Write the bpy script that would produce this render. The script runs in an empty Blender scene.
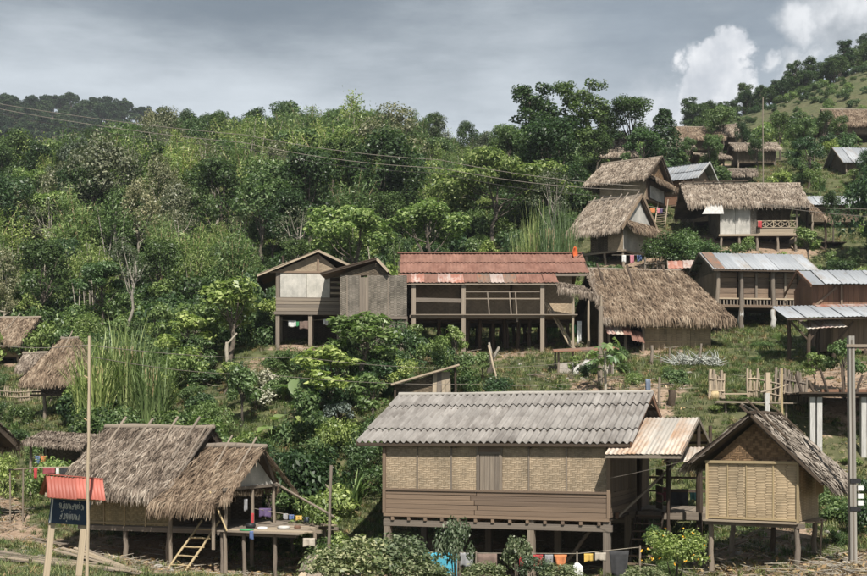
import bpy, math, random
import numpy as np
from mathutils import Matrix, Vector

# ------------------------------------------------------------------ camera, sky, sun, exposure
SC = bpy.context.scene
COL = SC.collection
F, CX, HY = 1191.0, 433.5, 430.0          # focal length in photo pixels, centre column, eye-level row
cam_d = bpy.data.cameras.new('camera'); cam = bpy.data.objects.new('camera', cam_d); COL.objects.link(cam)
cam.location = (0, 0, 0); cam.rotation_euler = (math.radians(90), 0, 0)
cam_d.sensor_width = 36.0; cam_d.lens = 36.0 * F / 867.0; cam_d.shift_y = (HY - 288.0) / 867.0
cam_d.clip_start = 0.5; cam_d.clip_end = 9000
SC.camera = cam
SUN_EL, SUN_AZ = 50.0, 168.0              # azimuth clockwise from +Y: behind the camera, to the right
EXPOSURE = 0.55

def pix_dir(px, py):
    v = Vector(((px - CX) / F, 1.0, (HY - py) / F)); v.normalize(); return v

def build_world():
    w = bpy.data.worlds.new('World'); SC.world = w; w.use_nodes = True
    nt = w.node_tree; N = nt.nodes; L = nt.links; N.clear()
    out = N.new('ShaderNodeOutputWorld'); bg = N.new('ShaderNodeBackground'); bg.inputs[1].default_value = 0.1
    L.new(bg.outputs[0], out.inputs[0])
    sky = N.new('ShaderNodeTexSky'); sky.sky_type = 'NISHITA'; sky.sun_disc = False
    sky.sun_elevation = math.radians(SUN_EL); sky.sun_rotation = math.radians(SUN_AZ)
    sky.altitude = 400; sky.dust_density = 2.0
    tc = N.new('ShaderNodeTexCoord')
    def math_(op, a, b=None, c=None, clamp=False):
        n = N.new('ShaderNodeMath'); n.operation = op; n.use_clamp = clamp
        for i, v in enumerate((a, b, c)):
            if v is None: continue
            if isinstance(v, (int, float)): n.inputs[i].default_value = v
            else: L.new(v, n.inputs[i])
        return n.outputs[0]
    def mapr(v, a, b, c=0.0, d=1.0, smooth=True):
        n = N.new('ShaderNodeMapRange'); n.interpolation_type = 'SMOOTHSTEP' if smooth else 'LINEAR'
        L.new(v, n.inputs[0])
        for i, x in enumerate((a, b, c, d)): n.inputs[i + 1].default_value = x
        return n.outputs[0]
    def noise(scale, detail, vec=None, rough=0.55, sc=(1, 1, 1)):
        m = N.new('ShaderNodeMapping'); m.inputs['Scale'].default_value = sc
        L.new(vec or tc.outputs['Generated'], m.inputs[0])
        n = N.new('ShaderNodeTexNoise'); n.inputs['Scale'].default_value = scale
        n.inputs['Detail'].default_value = detail; n.inputs['Roughness'].default_value = rough
        L.new(m.outputs[0], n.inputs[0]); return n
    def mix(f, a, b):
        n = N.new('ShaderNodeMix'); n.data_type = 'RGBA'
        L.new(f, n.inputs[0]) if not isinstance(f, (int, float)) else n.inputs[0].__setattr__('default_value', f)
        for i, v in ((6, a), (7, b)):
            if isinstance(v, tuple): n.inputs[i].default_value = (*v, 1)
            else: L.new(v, n.inputs[i])
        return n.outputs[2]
    sep = N.new('ShaderNodeSeparateXYZ'); L.new(tc.outputs['Generated'], sep.inputs[0])
    z = sep.outputs[2]
    # stratus deck: slate grey above, paler towards the horizon, torn into long bands
    n1 = noise(3.0, 7, sc=(1, 1, 4.2), rough=.6); n2 = noise(8, 8, sc=(1, 1, 3.2), rough=.62); 
    band = math_('ADD', math_('MULTIPLY', n1.outputs[0], 0.72), math_('MULTIPLY', n2.outputs[0], 0.28))
    el = mapr(z, 0.2, 0.37)
    lum = math_('SUBTRACT', math_('ADD', math_('MULTIPLY', band, 1.15), 0.22), math_('MULTIPLY', el, 0.46))
    deck_f = mapr(lum, 0.2, 0.88)
    deck = mix(deck_f, (1.15, 1.42, 1.66), (5.5, 5.9, 6.2))
    # cumulus heads
    warp = noise(17, 8, rough=0.62); warp2 = noise(60, 5, rough=0.6)
    vs = N.new('ShaderNodeVectorMath'); vs.operation = 'SUBTRACT'; L.new(warp.outputs[1], vs.inputs[0]); vs.inputs[1].default_value = (.5, .5, .5)
    vm = N.new('ShaderNodeVectorMath'); vm.operation = 'SCALE'; L.new(vs.outputs[0], vm.inputs[0]); vm.inputs['Scale'].default_value = 0.055
    vs2 = N.new('ShaderNodeVectorMath'); vs2.operation = 'SUBTRACT'; L.new(warp2.outputs[1], vs2.inputs[0]); vs2.inputs[1].default_value = (.5, .5, .5)
    vm2 = N.new('ShaderNodeVectorMath'); vm2.operation = 'SCALE'; L.new(vs2.outputs[0], vm2.inputs[0]); vm2.inputs['Scale'].default_value = 0.022
    va = N.new('ShaderNodeVectorMath'); L.new(tc.outputs['Generated'], va.inputs[0]); L.new(vm.outputs[0], va.inputs[1])
    va2 = N.new('ShaderNodeVectorMath'); L.new(va.outputs[0], va2.inputs[0]); L.new(vm2.outputs[0], va2.inputs[1])
    def blob(px, py, r, soft):
        d = N.new('ShaderNodeVectorMath'); d.operation = 'DISTANCE'; L.new(va2.outputs[0], d.inputs[0])
        d.inputs[1].default_value = pix_dir(px, py)
        return mapr(d.outputs['Value'], r / F, r * (1 - soft) / F)
    def union(lst):
        o = blob(*lst[0])
        for b in lst[1:]: o = math_('MAXIMUM', o, blob(*b))
        return o
    c1 = union([(717, 64, 31, .3), (699, 83, 24, .35), (739, 86, 24, .4), (712, 104, 40, .5), (680, 60, 10, .8), (748, 98, 14, .6), (660, 130, 60, .9)])
    c2 = union([(800, 64, 26, .7), (792, 18, 30, .7), (845, 10, 64, .8), (880, 50, 50, .8), (930, 10, 90, .8), (770, 60, 12, .9), (1010, -40, 110, .8), (1120, 20, 80, .7)])
    shade = noise(26, 6)
    white = mix(mapr(shade.outputs[0], .34, .68), (4.2, 4.4, 4.7), (7.0, 7.0, 7.05))
    grey = mix(mapr(shade.outputs[0], .35, .68), (3.0, 3.2, 3.4), (6.8, 6.85, 6.9))
    # blue-black gap between the cumulus and the cloud bank, as overhead
    gap = union([(770, 40, 120, .9), (640, 20, 130, .95)])
    deck2 = mix(math_('MULTIPLY', gap, .5), deck, (1.35, 1.75, 2.2))
    cl = mix(math_('MULTIPLY', c2, .95), deck2, grey)
    cl = mix(math_('MULTIPLY', c1, .97), cl, white)
    # a little clear Nishita sky shows through the cover
    fin = mix(0.9, sky.outputs[0], cl)
    L.new(fin, bg.inputs[0])
build_world()
sun_d = bpy.data.lights.new('sun', 'SUN'); sun_d.energy = 5.0; sun_d.angle = math.radians(0.6); sun_d.color = (1.0, 0.95, 0.87)
sun = bpy.data.objects.new('sun', sun_d); COL.objects.link(sun)
_a, _e = math.radians(SUN_AZ), math.radians(SUN_EL)
_sd = Vector((math.sin(_a) * math.cos(_e), math.cos(_a) * math.cos(_e), math.sin(_e)))
sun.rotation_euler = (-_sd).to_track_quat('-Z', 'Y').to_euler(); sun.location = _sd * 60
vs_ = SC.view_settings; vs_.view_transform = 'Standard'; vs_.look = 'None'; vs_.gamma = 1.0; vs_.exposure = EXPOSURE
vs_.use_curve_mapping = False
SC.cycles.use_denoising = True
SC.cycles.max_bounces = 6; SC.cycles.diffuse_bounces = 3; SC.cycles.transmission_bounces = 3; SC.cycles.volume_bounces = 0
SC.cycles.transparent_max_bounces = 6
SC.cycles.caustics_reflective = False; SC.cycles.caustics_refractive = False

# ------------------------------------------------------------------ materials
class NT:
    def __init__(s, name):
        s.m = bpy.data.materials.new(name); s.m.use_nodes = True; s.t = s.m.node_tree; s.t.nodes.clear()
        s.out = s.n('ShaderNodeOutputMaterial'); s.b = s.n('ShaderNodeBsdfPrincipled'); s.l(s.b.outputs[0], s.out.inputs[0])
        s.b.inputs['Specular IOR Level'].default_value = 0.25
    def n(s, ty, **k):
        n = s.t.nodes.new(ty)
        for a, v in k.items(): setattr(n, a, v)
        return n
    def l(s, a, b): s.t.links.new(a, b)
    def set(s, sock, v):
        if isinstance(v, (int, float)): sock.default_value = v
        elif isinstance(v, tuple): sock.default_value = (*v, 1) if len(v) == 3 and sock.type == 'RGBA' else v
        else: s.l(v, sock)
    def math(s, op, a, b=0.0, clamp=False):
        n = s.n('ShaderNodeMath', operation=op, use_clamp=clamp); s.set(n.inputs[0], a); s.set(n.inputs[1], b); return n.outputs[0]
    def mix(s, f, a, b, blend='MIX'):
        n = s.n('ShaderNodeMix', data_type='RGBA', blend_type=blend); s.set(n.inputs[0], f); s.set(n.inputs[6], a); s.set(n.inputs[7], b); return n.outputs[2]
    def mapr(s, v, a, b, c=0.0, d=1.0):
        n = s.n('ShaderNodeMapRange'); s.l(v, n.inputs[0])
        for i, x in enumerate((a, b, c, d)): n.inputs[i + 1].default_value = x
        return n.outputs[0]
    def coords(s, kind='Object', scale=(1, 1, 1), rnd=True):
        tc = s.n('ShaderNodeTexCoord'); mp = s.n('ShaderNodeMapping'); mp.inputs['Scale'].default_value = scale
        s.l(tc.outputs[kind], mp.inputs[0])
        if rnd:
            oi = s.n('ShaderNodeObjectInfo'); v = s.n('ShaderNodeVectorMath', operation='SCALE'); v.inputs[0].default_value = (37, 91, 53)
            s.l(oi.outputs['Random'], v.inputs['Scale']); s.l(v.outputs[0], mp.inputs['Location'])
        return mp.outputs[0]
    def noise(s, vec, scale, detail=4, rough=.55):
        n = s.n('ShaderNodeTexNoise'); s.l(vec, n.inputs[0]); n.inputs['Scale'].default_value = scale
        n.inputs['Detail'].default_value = detail; n.inputs['Roughness'].default_value = rough; return n.outputs[0]
    def ramp(s, v, stops):
        n = s.n('ShaderNodeValToRGB'); s.l(v, n.inputs[0]); e = n.color_ramp.elements
        e[0].position = stops[0][0]; e[0].color = (*stops[0][1], 1); e[1].position = stops[-1][0]; e[1].color = (*stops[-1][1], 1)
        for p, c in stops[1:-1]:
            x = e.new(p); x.color = (*c, 1)
        return n.outputs[0]
    def bump(s, h, strength=.4, dist=.01):
        n = s.n('ShaderNodeBump'); n.inputs['Strength'].default_value = strength; n.inputs['Distance'].default_value = dist
        s.l(h, n.inputs['Height']); s.l(n.outputs[0], s.b.inputs['Normal'])
    def fin(s, col, rough=.8, metal=0.0):
        s.set(s.b.inputs['Base Color'], col); s.set(s.b.inputs['Roughness'], rough); s.b.inputs['Metallic'].default_value = metal
        return s.m
M = {}
def m_wood(name, c1, c2, grain=(1.2, 14, 14), rough=.82):
    t = NT(name); v = t.coords('Object', grain); n1 = t.noise(v, 1.0, 6, .65)
    v2 = t.coords('Object', (2.2, 2.2, 2.2)); n2 = t.noise(v2, 1.0, 3)
    oi = t.n('ShaderNodeObjectInfo')
    c = t.mix(t.mapr(n1, .3, .7), c1, c2)
    k = t.math('ADD', t.math('MULTIPLY', oi.outputs['Random'], .55), t.math('MULTIPLY', n2, .5))
    c = t.mix(1.0, c, t.mix(k, (.5, .5, .53), (1.28, 1.24, 1.16)), 'MULTIPLY')
    t.bump(n1, .5, .012); M[name] = t.fin(c, rough)
m_wood('wood_brown', (.115, .08, .057), (.26, .195, .145))
m_wood('wood_grey', (.13, .105, .085), (.29, .25, .205))
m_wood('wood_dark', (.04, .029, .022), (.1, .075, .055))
m_wood('wood_pale', (.26, .21, .155), (.45, .38, .29))
m_wood('wood_red', (.13, .07, .045), (.24, .14, .095))
m_wood('bamboo', (.3, .23, .13), (.48, .39, .24), (2, 8, 8), .6)
m_wood('bark', (.05, .042, .034), (.17, .145, .12), (3, 9, 9), .9)
m_wood('bark_pale', (.2, .18, .15), (.42, .39, .33), (3, 7, 7), .9)

def m_weave(name, c1, c2, wu, wv, mode='twill', stain=.5, joint=(.05, .035, .025)):
    t = NT(name); tc = t.n('ShaderNodeTexCoord'); sp = t.n('ShaderNodeSeparateXYZ'); t.l(tc.outputs['UV'], sp.inputs[0])
    oi = t.n('ShaderNodeObjectInfo')
    nz = t.noise(t.coords('UV', (1, 1, 1)), 3.0, 3)
    u = t.math('ADD', t.math('DIVIDE', sp.outputs[0], wu), t.math('MULTIPLY', nz, .8)); v = t.math('ADD', t.math('DIVIDE', sp.outputs[1], wv), t.math('MULTIPLY', nz, .5))
    iu = t.math('FLOOR', u); iv = t.math('FLOOR', v); fu = t.math('FRACT', u); fv = t.math('FRACT', v)
    if mode == 'twill':   # diagonal zig-zag twill
        zig = t.math('ABSOLUTE', t.math('SUBTRACT', t.math('MODULO', t.math('ADD', iu, 400), 8.0), 4.0))
        k = t.math('LESS_THAN', t.math('MODULO', t.math('ADD', t.math('ADD', zig, iv), 400.0), 4.0), 2.0)
    else:
        k = t.math('LESS_THAN', t.math('MODULO', t.math('ADD', t.math('ADD', iu, iv), 400.0), 2.0), 1.0)
    hu = t.math('SINE', t.math('MULTIPLY', fu, math.pi)); hv = t.math('SINE', t.math('MULTIPLY', fv, math.pi))
    h = t.math('ADD', t.math('MULTIPLY', k, hv), t.math('MULTIPLY', t.math('SUBTRACT', 1.0, k), t.math('MULTIPLY', hu, .8)))
    cmb = t.n('ShaderNodeCombineXYZ')
    # one strip keeps its tone along its run
    t.l(t.math('MULTIPLY', t.math('SUBTRACT', 1.0, k), iu), cmb.inputs[0]); t.l(t.math('MULTIPLY', k, iv), cmb.inputs[1]); t.l(k, cmb.inputs[2])
    wn = t.n('ShaderNodeTexWhiteNoise'); wn.noise_dimensions = '3D'; t.l(cmb.outputs[0], wn.inputs[0])
    f = t.math('ADD', t.math('MULTIPLY', wn.outputs[0], .45), t.math('MULTIPLY', k, .4))
    c = t.mix(f, c1, c2)
    c = t.mix(t.mapr(h, .0, .35, .65, 0), c, joint)
    st = t.noise(t.coords('UV', (1, .7, 1)), 1.7, 6, .65)
    c = t.mix(1.0, c, t.mix(t.mapr(st, .32, .68), (1 - stain, 1 - stain, 1 - stain * 1.05), (1.08, 1.05, 1.0)), 'MULTIPLY')
    c = t.mix(1.0, c, t.mix(oi.outputs['Random'], (.88, .88, .88), (1.1, 1.08, 1.04)), 'MULTIPLY')
    t.bump(h, .55, .015); M[name] = t.fin(c, .75)
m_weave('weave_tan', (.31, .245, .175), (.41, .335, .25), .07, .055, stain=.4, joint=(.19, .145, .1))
m_weave('weave_white', (.5, .485, .46), (.62, .61, .585), .05, .035, 'plain', stain=.42, joint=(.3, .28, .26))
m_weave('weave_granary', (.34, .265, .18), (.5, .405, .285), .27, .036, 'plain', stain=.42, joint=(.12, .085, .055))
m_weave('weave_gable', (.12, .075, .042), (.33, .215, .125), .06, .06, stain=.5)
m_weave('weave_grey', (.13, .115, .1), (.28, .255, .225), .16, .05, 'plain', stain=.65)
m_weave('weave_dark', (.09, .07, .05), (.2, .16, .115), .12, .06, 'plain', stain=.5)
m_weave('weave_olive', (.25, .2, .11), (.4, .33, .2), .05, .05, stain=.4)

def m_thatch(name, stops):
    t = NT(name); g = t.n('ShaderNodeNewGeometry'); n = t.noise(t.coords('Object', (1, 1, 1)), 1.6, 6, .7)
    f = t.math('ADD', t.math('MULTIPLY', g.outputs['Random Per Island'], .5), t.math('MULTIPLY', t.mapr(n, .36, .64), .52))
    M[name] = t.fin(t.ramp(f, stops), .9)
m_thatch('thatch_grey', [(.05, (0.044, 0.033, 0.026)), (.35, (0.120, 0.092, 0.070)), (.65, (0.232, 0.187, 0.148)), (.95, (0.400, 0.343, 0.281))])
m_thatch('thatch_gold', [(.05, (0.048, 0.033, 0.023)), (.35, (0.136, 0.095, 0.065)), (.65, (0.240, 0.179, 0.125)), (.95, (0.376, 0.304, 0.228))])
m_thatch('thatch_pale', [(.05, (0.064, 0.048, 0.036)), (.35, (0.176, 0.136, 0.103)), (.65, (0.320, 0.265, 0.209)), (.95, (0.448, 0.390, 0.327))])
m_thatch('thatch_slat', [(.05, (.07, .057, .047)), (.35, (.16, .135, .11)), (.65, (.25, .215, .18)), (.95, (.36, .32, .275))])
m_thatch('thatch_under', [(.05, (.03, .022, .016)), (.5, (.06, .045, .033)), (.95, (.12, .09, .065))])

def m_metal(name, c1, c2, c3, thr=(.45, .62), rough=.55, metal=.35):
    t = NT(name); v = t.coords('Object', (.9, .35, 1)); n = t.noise(v, 2.2, 7, .68); n2 = t.noise(t.coords('Object', (9, .5, 1)), 1.0, 4)
    oi = t.n('ShaderNodeObjectInfo')
    c = t.mix(n2, c1, c2)
    k = t.math('ADD', n, t.math('MULTIPLY', t.math('SUBTRACT', oi.outputs['Random'], .5), .18))
    c = t.mix(t.mapr(k, *thr), c, c3)
    c = t.mix(1.0, c, t.mix(oi.outputs['Random'], (.8, .8, .8), (1.12, 1.12, 1.12)), 'MULTIPLY')
    M[name] = t.fin(c, rough, metal)
m_metal('tin_grey', (.22, .235, .255), (.33, .345, .365), (.2, .18, .16), (.52, .78), .62, .2)
m_metal('tin_rust', (.2, .1, .072), (.27, .15, .115), (.14, .068, .05), (.4, .66), .8, .05)
m_metal('tin_rust_pale', (.36, .29, .26), (.45, .37, .33), (.28, .13, .095), (.42, .6), .65, .2)
m_metal('tin_porch', (.36, .33, .29), (.5, .46, .41), (.3, .19, .12), (.42, .72), .6, .25)
m_metal('tin_brown', (.12, .085, .065), (.2, .15, .12), (.25, .12, .07), (.5, .7), .75, .1)
m_metal('tin_red_paint', (.33, .095, .068), (.4, .125, .095), (.27, .08, .06), (.55, .8), .5, 0)
m_metal('fibre_cement', (.19, .175, .16), (.36, .34, .32), (.13, .118, .108), (.4, .7), .9, 0)

def m_plain(name, col, rough=.85, var=.25, sc=6.0):
    t = NT(name); n = t.noise(t.coords('Object', (1, 1, 1)), sc, 5, .6)
    a = tuple(x * (1 - var) for x in col); b = tuple(min(1, x * (1 + var)) for x in col)
    t.bump(n, .25, .01); M[name] = t.fin(t.mix(t.mapr(n, .3, .7), a, b), rough)
m_plain('concrete', (.4, .39, .37)); m_plain('concrete_dark', (.24, .225, .2), .9, .35, 3); m_plain('stone', (.3, .28, .25), sc=4); m_plain('block', (.33, .3, .265))
m_plain('black_plastic', (.02, .02, .022), .5); m_plain('sign_blue', (.022, .04, .075), .55, .2); m_plain('sign_white', (.62, .62, .6), .7, .1)
m_plain('wire', (.05, .045, .04), .6); m_plain('wire_pale', (.22, .19, .16), .7); m_plain('insulator', (.6, .6, .58), .4)
m_plain('dish_orange', (.62, .13, .04), .5, .12); m_plain('rope', (.35, .31, .25))
for nm, c in dict(turquoise=(.06, .4, .55), red=(.45, .03, .035), darkred=(.2, .03, .04), orange=(.6, .2, .06), yellow=(.65, .42, .08), beige=(.5, .44, .36),
                  black=(.015, .015, .018), grey=(.3, .3, .31), brown=(.17, .11, .085), white=(.72, .72, .7), purple=(.1, .06, .16), pink=(.55, .2, .25),
                  blue=(.08, .14, .32), green=(.04, .3, .1), teal=(.08, .25, .24), slate=(.16, .2, .27), stripe=(.3, .05, .06)).items():
    m_plain('cloth_' + nm, tuple(.72 * x + .03 for x in c), .95, .25, 7)

def m_leaf(name, cols, transl=.3, rough=.42, objvar=.45, spec=.38):
    t = NT(name); g = t.n('ShaderNodeNewGeometry'); oi = t.n('ShaderNodeObjectInfo')
    c = t.ramp(g.outputs['Random Per Island'], [(i / (len(cols) - 1) * .96 + .02, x) for i, x in enumerate(cols)])
    c = t.mix(1.0, c, t.mix(oi.outputs['Random'], (1 - objvar, 1 - objvar * .8, 1 - objvar * .7), (1 + objvar, 1 + objvar * .7, 1 + objvar * .35)), 'MULTIPLY')
    t.b.inputs['Specular IOR Level'].default_value = spec
    t.fin(c, rough)
    tr = t.n('ShaderNodeBsdfTranslucent'); t.l(t.mix(1.0, c, (1.15, 1.4, .8), 'MULTIPLY'), tr.inputs[0])
    mx = t.n('ShaderNodeMixShader'); mx.inputs[0].default_value = transl
    t.l(t.b.outputs[0], mx.inputs[1]); t.l(tr.outputs[0], mx.inputs[2]); t.l(mx.outputs[0], t.out.inputs[0])
    M[name] = t.m
m_leaf('leaf_dark', [(0.027, 0.048, 0.019), (0.056, 0.095, 0.032), (0.117, 0.172, 0.066)])
m_leaf('leaf_mid', [(0.036, 0.066, 0.030), (0.078, 0.133, 0.051), (0.176, 0.243, 0.118)])
m_leaf('leaf_light', [(0.059, 0.102, 0.038), (0.121, 0.191, 0.061), (0.255, 0.331, 0.152)])
m_leaf('leaf_lime', [(0.090, 0.133, 0.044), (0.170, 0.235, 0.070), (0.333, 0.404, 0.173)])
m_leaf('leaf_grey', [(0.078, 0.098, 0.055), (0.156, 0.169, 0.104), (0.260, 0.260, 0.176)], .2)
m_leaf('leaf_pale', [(.16, .18, .14), (.3, .32, .27), (.45, .46, .41)], .15)
m_leaf('leaf_cane', [(0.088, 0.133, 0.046), (0.175, 0.238, 0.088), (0.370, 0.431, 0.203)], .25)
m_leaf('leaf_grass', [(0.063, 0.094, 0.034), (0.138, 0.177, 0.065), (0.333, 0.341, 0.173)], .2)
m_leaf('leaf_far', [(.022, .042, .02), (.036, .062, .03), (.056, .085, .042)], .1, .7, .4, .1)
m_leaf('leaf_flower', [(.75, .38, .03), (.8, .45, .05)], .1)
m_leaf('leaf_canopy', [(0.063, 0.102, 0.036), (0.134, 0.189, 0.063), (0.300, 0.359, 0.156)], .3)
m_leaf('leaf_front', [(.07, .1, .045), (.15, .185, .1), (.3, .32, .21)], .25)
m_leaf('leaf_dry', [(.12, .08, .045), (.22, .16, .09), (.36, .28, .17)], .1)
m_leaf('twig_dead', [(.4, .38, .33), (.5, .48, .43), (.58, .56, .5)], .0)

def m_ground():
    t = NT('ground'); v = t.coords('Object', (1, 1, 1), False)
    a = t.n('ShaderNodeAttribute'); a.attribute_name = 'soil'
    n1 = t.noise(v, .35, 8, .65); n2 = t.noise(v, 1.6, 6, .65); n3 = t.noise(v, 14, 4)
    n5 = t.noise(v, .09, 6, .7)
    grass = t.mix(t.mapr(n5, .35, .65), t.ramp(n2, [(.25, (.035, .05, .02)), (.5, (.075, .09, .036)), (.75, (.15, .15, .07))]), t.ramp(n2, [(.25, (.045, .05, .024)), (.5, (.095, .088, .046)), (.75, (.16, .14, .08))]))
    n4 = t.noise(v, 7, 5, .7)
    soil = t.ramp(t.math('ADD', t.math('MULTIPLY', n2, .55), t.math('MULTIPLY', n4, .45)), [(.3, (.13, .085, .055)), (.5, (.26, .185, .13)), (.7, (.42, .33, .25))])
    f = t.math('ADD', a.outputs['Fac'], t.math('MULTIPLY', t.math('SUBTRACT', n1, .5), 1.1))
    f = t.math('ADD', f, t.math('ADD', t.math('MULTIPLY', t.math('SUBTRACT', n2, .5), .9), t.math('MULTIPLY', t.math('SUBTRACT', n4, .5), .5)))
    c = t.mix(t.mapr(f, .42, .6), grass, soil)
    t.bump(t.math('ADD', n2, t.math('MULTIPLY', n3, .4)), .8, .12)
    M['ground'] = t.fin(c, .95)
m_ground()

# ------------------------------------------------------------------ mesh and object helpers
def mesh_np(name, V, Fc, mat, smooth=False, uv=None):
    V = np.asarray(V, dtype=np.float32).reshape(-1, 3); Fc = np.asarray(Fc, dtype=np.int32); k = Fc.shape[1]
    me = bpy.data.meshes.new(name)
    me.vertices.add(len(V)); me.vertices.foreach_set('co', V.ravel())
    me.loops.add(Fc.size); me.loops.foreach_set('vertex_index', Fc.ravel())
    me.polygons.add(len(Fc)); me.polygons.foreach_set('loop_start', np.arange(0, Fc.size, k, dtype=np.int32))
    if uv is not None:
        l = me.uv_layers.new(name='UVMap'); l.data.foreach_set('uv', np.asarray(uv, dtype=np.float32).ravel())
    me.update(calc_edges=True)
    if smooth: me.polygons.foreach_set('use_smooth', np.ones(len(Fc), dtype=bool))
    if mat: me.materials.append(M[mat] if isinstance(mat, str) else mat)
    return me
def mesh_py(name, V, Fs, mat, smooth=False):
    me = bpy.data.meshes.new(name); me.from_pydata([tuple(v) for v in V], [], Fs)
    if smooth: me.polygons.foreach_set('use_smooth', [True] * len(me.polygons))
    if mat: me.materials.append(M[mat])
    return me
def ob(name, me, parent=None, mx=None, kind=None):
    o = bpy.data.objects.new(name, me); COL.objects.link(o)
    if parent is not None: o.parent = parent
    if mx is not None: o.matrix_basis = mx
    if kind: o['kind'] = kind
    return o
def tag(o, label, cat, group=None):
    o['label'] = label; o['category'] = cat
    if group: o['group'] = group
    return o
def thing(name, label, cat, loc, rz=0.0, group=None):
    o = bpy.data.objects.new(name, None); COL.objects.link(o); o.location = loc; o.rotation_euler = (0, 0, rz)
    o.empty_display_size = .3
    return tag(o, label, cat, group)
_unit = {}
def unit_bar(mat):
    k = ('bar', mat)
    if k not in _unit:
        V = [(x, y, z) for x in (0, 1) for y in (-.5, .5) for z in (-.5, .5)]
        Fs = [(0, 1, 3, 2), (4, 6, 7, 5), (0, 4, 5, 1), (2, 3, 7, 6), (0, 2, 6, 4), (1, 5, 7, 3)]
        _unit[k] = mesh_py('bar_' + mat, V, Fs, mat)
    return _unit[k]
def unit_pole(mat, node=False, bend=0):
    k = ('pole', mat, node, bend)
    if k not in _unit:
        rg = random.Random(hash((mat, bend)) % 9973 if False else 7 + bend); V = []; n = 7; rings = 5 if not node else 11
        for i in range(rings):
            t = i / (rings - 1); r = 1.08 - .18 * t
            if node: r *= 1.0 + (.12 if i % 2 else 0)
            oy, oz = ((rg.random() - .5) * .9 * (bend > 0), (rg.random() - .5) * .9 * (bend > 0)) if 0 < i < rings - 1 else (0, 0)
            for j in range(n):
                a = 2 * math.pi * j / n; rr = r * (1 + (rg.random() - .5) * .12)
                V.append((t, math.cos(a) * rr + oy, math.sin(a) * rr + oz))
        Fs = [(i * n + j, i * n + (j + 1) % n, (i + 1) * n + (j + 1) % n, (i + 1) * n + j) for i in range(rings - 1) for j in range(n)]
        Fs += [tuple(range(n))[::-1], tuple(range((rings - 1) * n, rings * n))]
        _unit[k] = mesh_py('pole_' + mat, V, Fs, mat, True)
    return _unit[k]
def frame(p0, p1, up=(0, 0, 1)):
    p0 = Vector(p0); p1 = Vector(p1); x = p1 - p0; L = x.length; x = x / L; u = Vector(up)
    if abs(x.dot(u)) > .98: u = Vector((0, 1, 0))
    y = u.cross(x).normalized(); z = x.cross(y)
    R = Matrix((x, y, z)).transposed().to_4x4()
    return Matrix.Translation(p0) @ R, L
def bar(name, parent, p0, p1, w, h, mat='wood_brown', up=(0, 0, 1)):
    R, L = frame(p0, p1, up); return ob(name, unit_bar(mat), parent, R @ Matrix.Diagonal((L, w, h, 1)))
_pc = [0]
def pole(name, parent, p0, p1, r, mat='wood_grey', node=False):
    _pc[0] += 1
    R, L = frame(p0, p1); tw = Matrix.Rotation(_pc[0] * 2.399, 4, 'X')
    return ob(name, unit_pole(mat, node, 1 + _pc[0] % 3), parent, R @ tw @ Matrix.Diagonal((L, r, r, 1)))
def boxpart(name, parent, x0, x1, y0, y1, z0, z1, mat):
    return ob(name, unit_bar(mat), parent, Matrix.Translation((x0, (y0 + y1) / 2, (z0 + z1) / 2)) @ Matrix.Diagonal((x1 - x0, y1 - y0, z1 - z0, 1)))
RG = random.Random(11)
def panel(name, parent, a, b, z0, z1, mat, th=.03, z0b=None, z1b=None):
    """flat wall panel from a(x,y) to b(x,y); UVs in metres; z0b/z1b for slanted tops"""
    a = Vector((a[0], a[1], 0)); b = Vector((b[0], b[1], 0)); d = b - a; L = d.length; n = Vector((d.y, -d.x, 0)).normalized() * th / 2
    z0b = z0 if z0b is None else z0b; z1b = z1 if z1b is None else z1b
    q = [(a, z0, 0), (b, z0b, L), (b, z1b, L), (a, z1, 0)]
    V = [(p + n) + Vector((0, 0, z)) for p, z, u in q] + [(p - n) + Vector((0, 0, z)) for p, z, u in q]
    Fs = [(0, 1, 2, 3), (7, 6, 5, 4), (0, 4, 5, 1), (1, 5, 6, 2), (2, 6, 7, 3), (3, 7, 4, 0)]
    me = mesh_py(name, V, Fs, mat); uvl = me.uv_layers.new(name='UVMap'); ou, ov = RG.random() * 9, RG.random() * 9
    uv = [(u + ou, z + ov) for p, z, u in q] * 2
    for l in me.loops: uvl.data[l.index].uv = uv[l.vertex_index]
    return ob(name, me, parent)
def gable(name, parent, a, b, z0, zt, mat, th=.03, apex=.5, apex_pt=None):
    a = Vector((a[0], a[1], 0)); b = Vector((b[0], b[1], 0)); d = b - a; L = d.length; n = Vector((d.y, -d.x, 0)).normalized() * th / 2
    q = [(a, z0, 0), (b, z0, L), (a + d * apex, zt, L * apex)]
    V = [(p + n) + Vector((0, 0, z)) for p, z, u in q] + [(p - n) + Vector((0, 0, z)) for p, z, u in q]
    me = mesh_py(name, V, [(0, 1, 2), (5, 4, 3), (0, 3, 4, 1), (1, 4, 5, 2), (2, 5, 3, 0)], mat)
    uvl = me.uv_layers.new(name='UVMap'); uv = [(u + 3.3, z + 1.7) for p, z, u in q] * 2
    for l in me.loops: uvl.data[l.index].uv = uv[l.vertex_index]
    return ob(name, me, parent)
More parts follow.
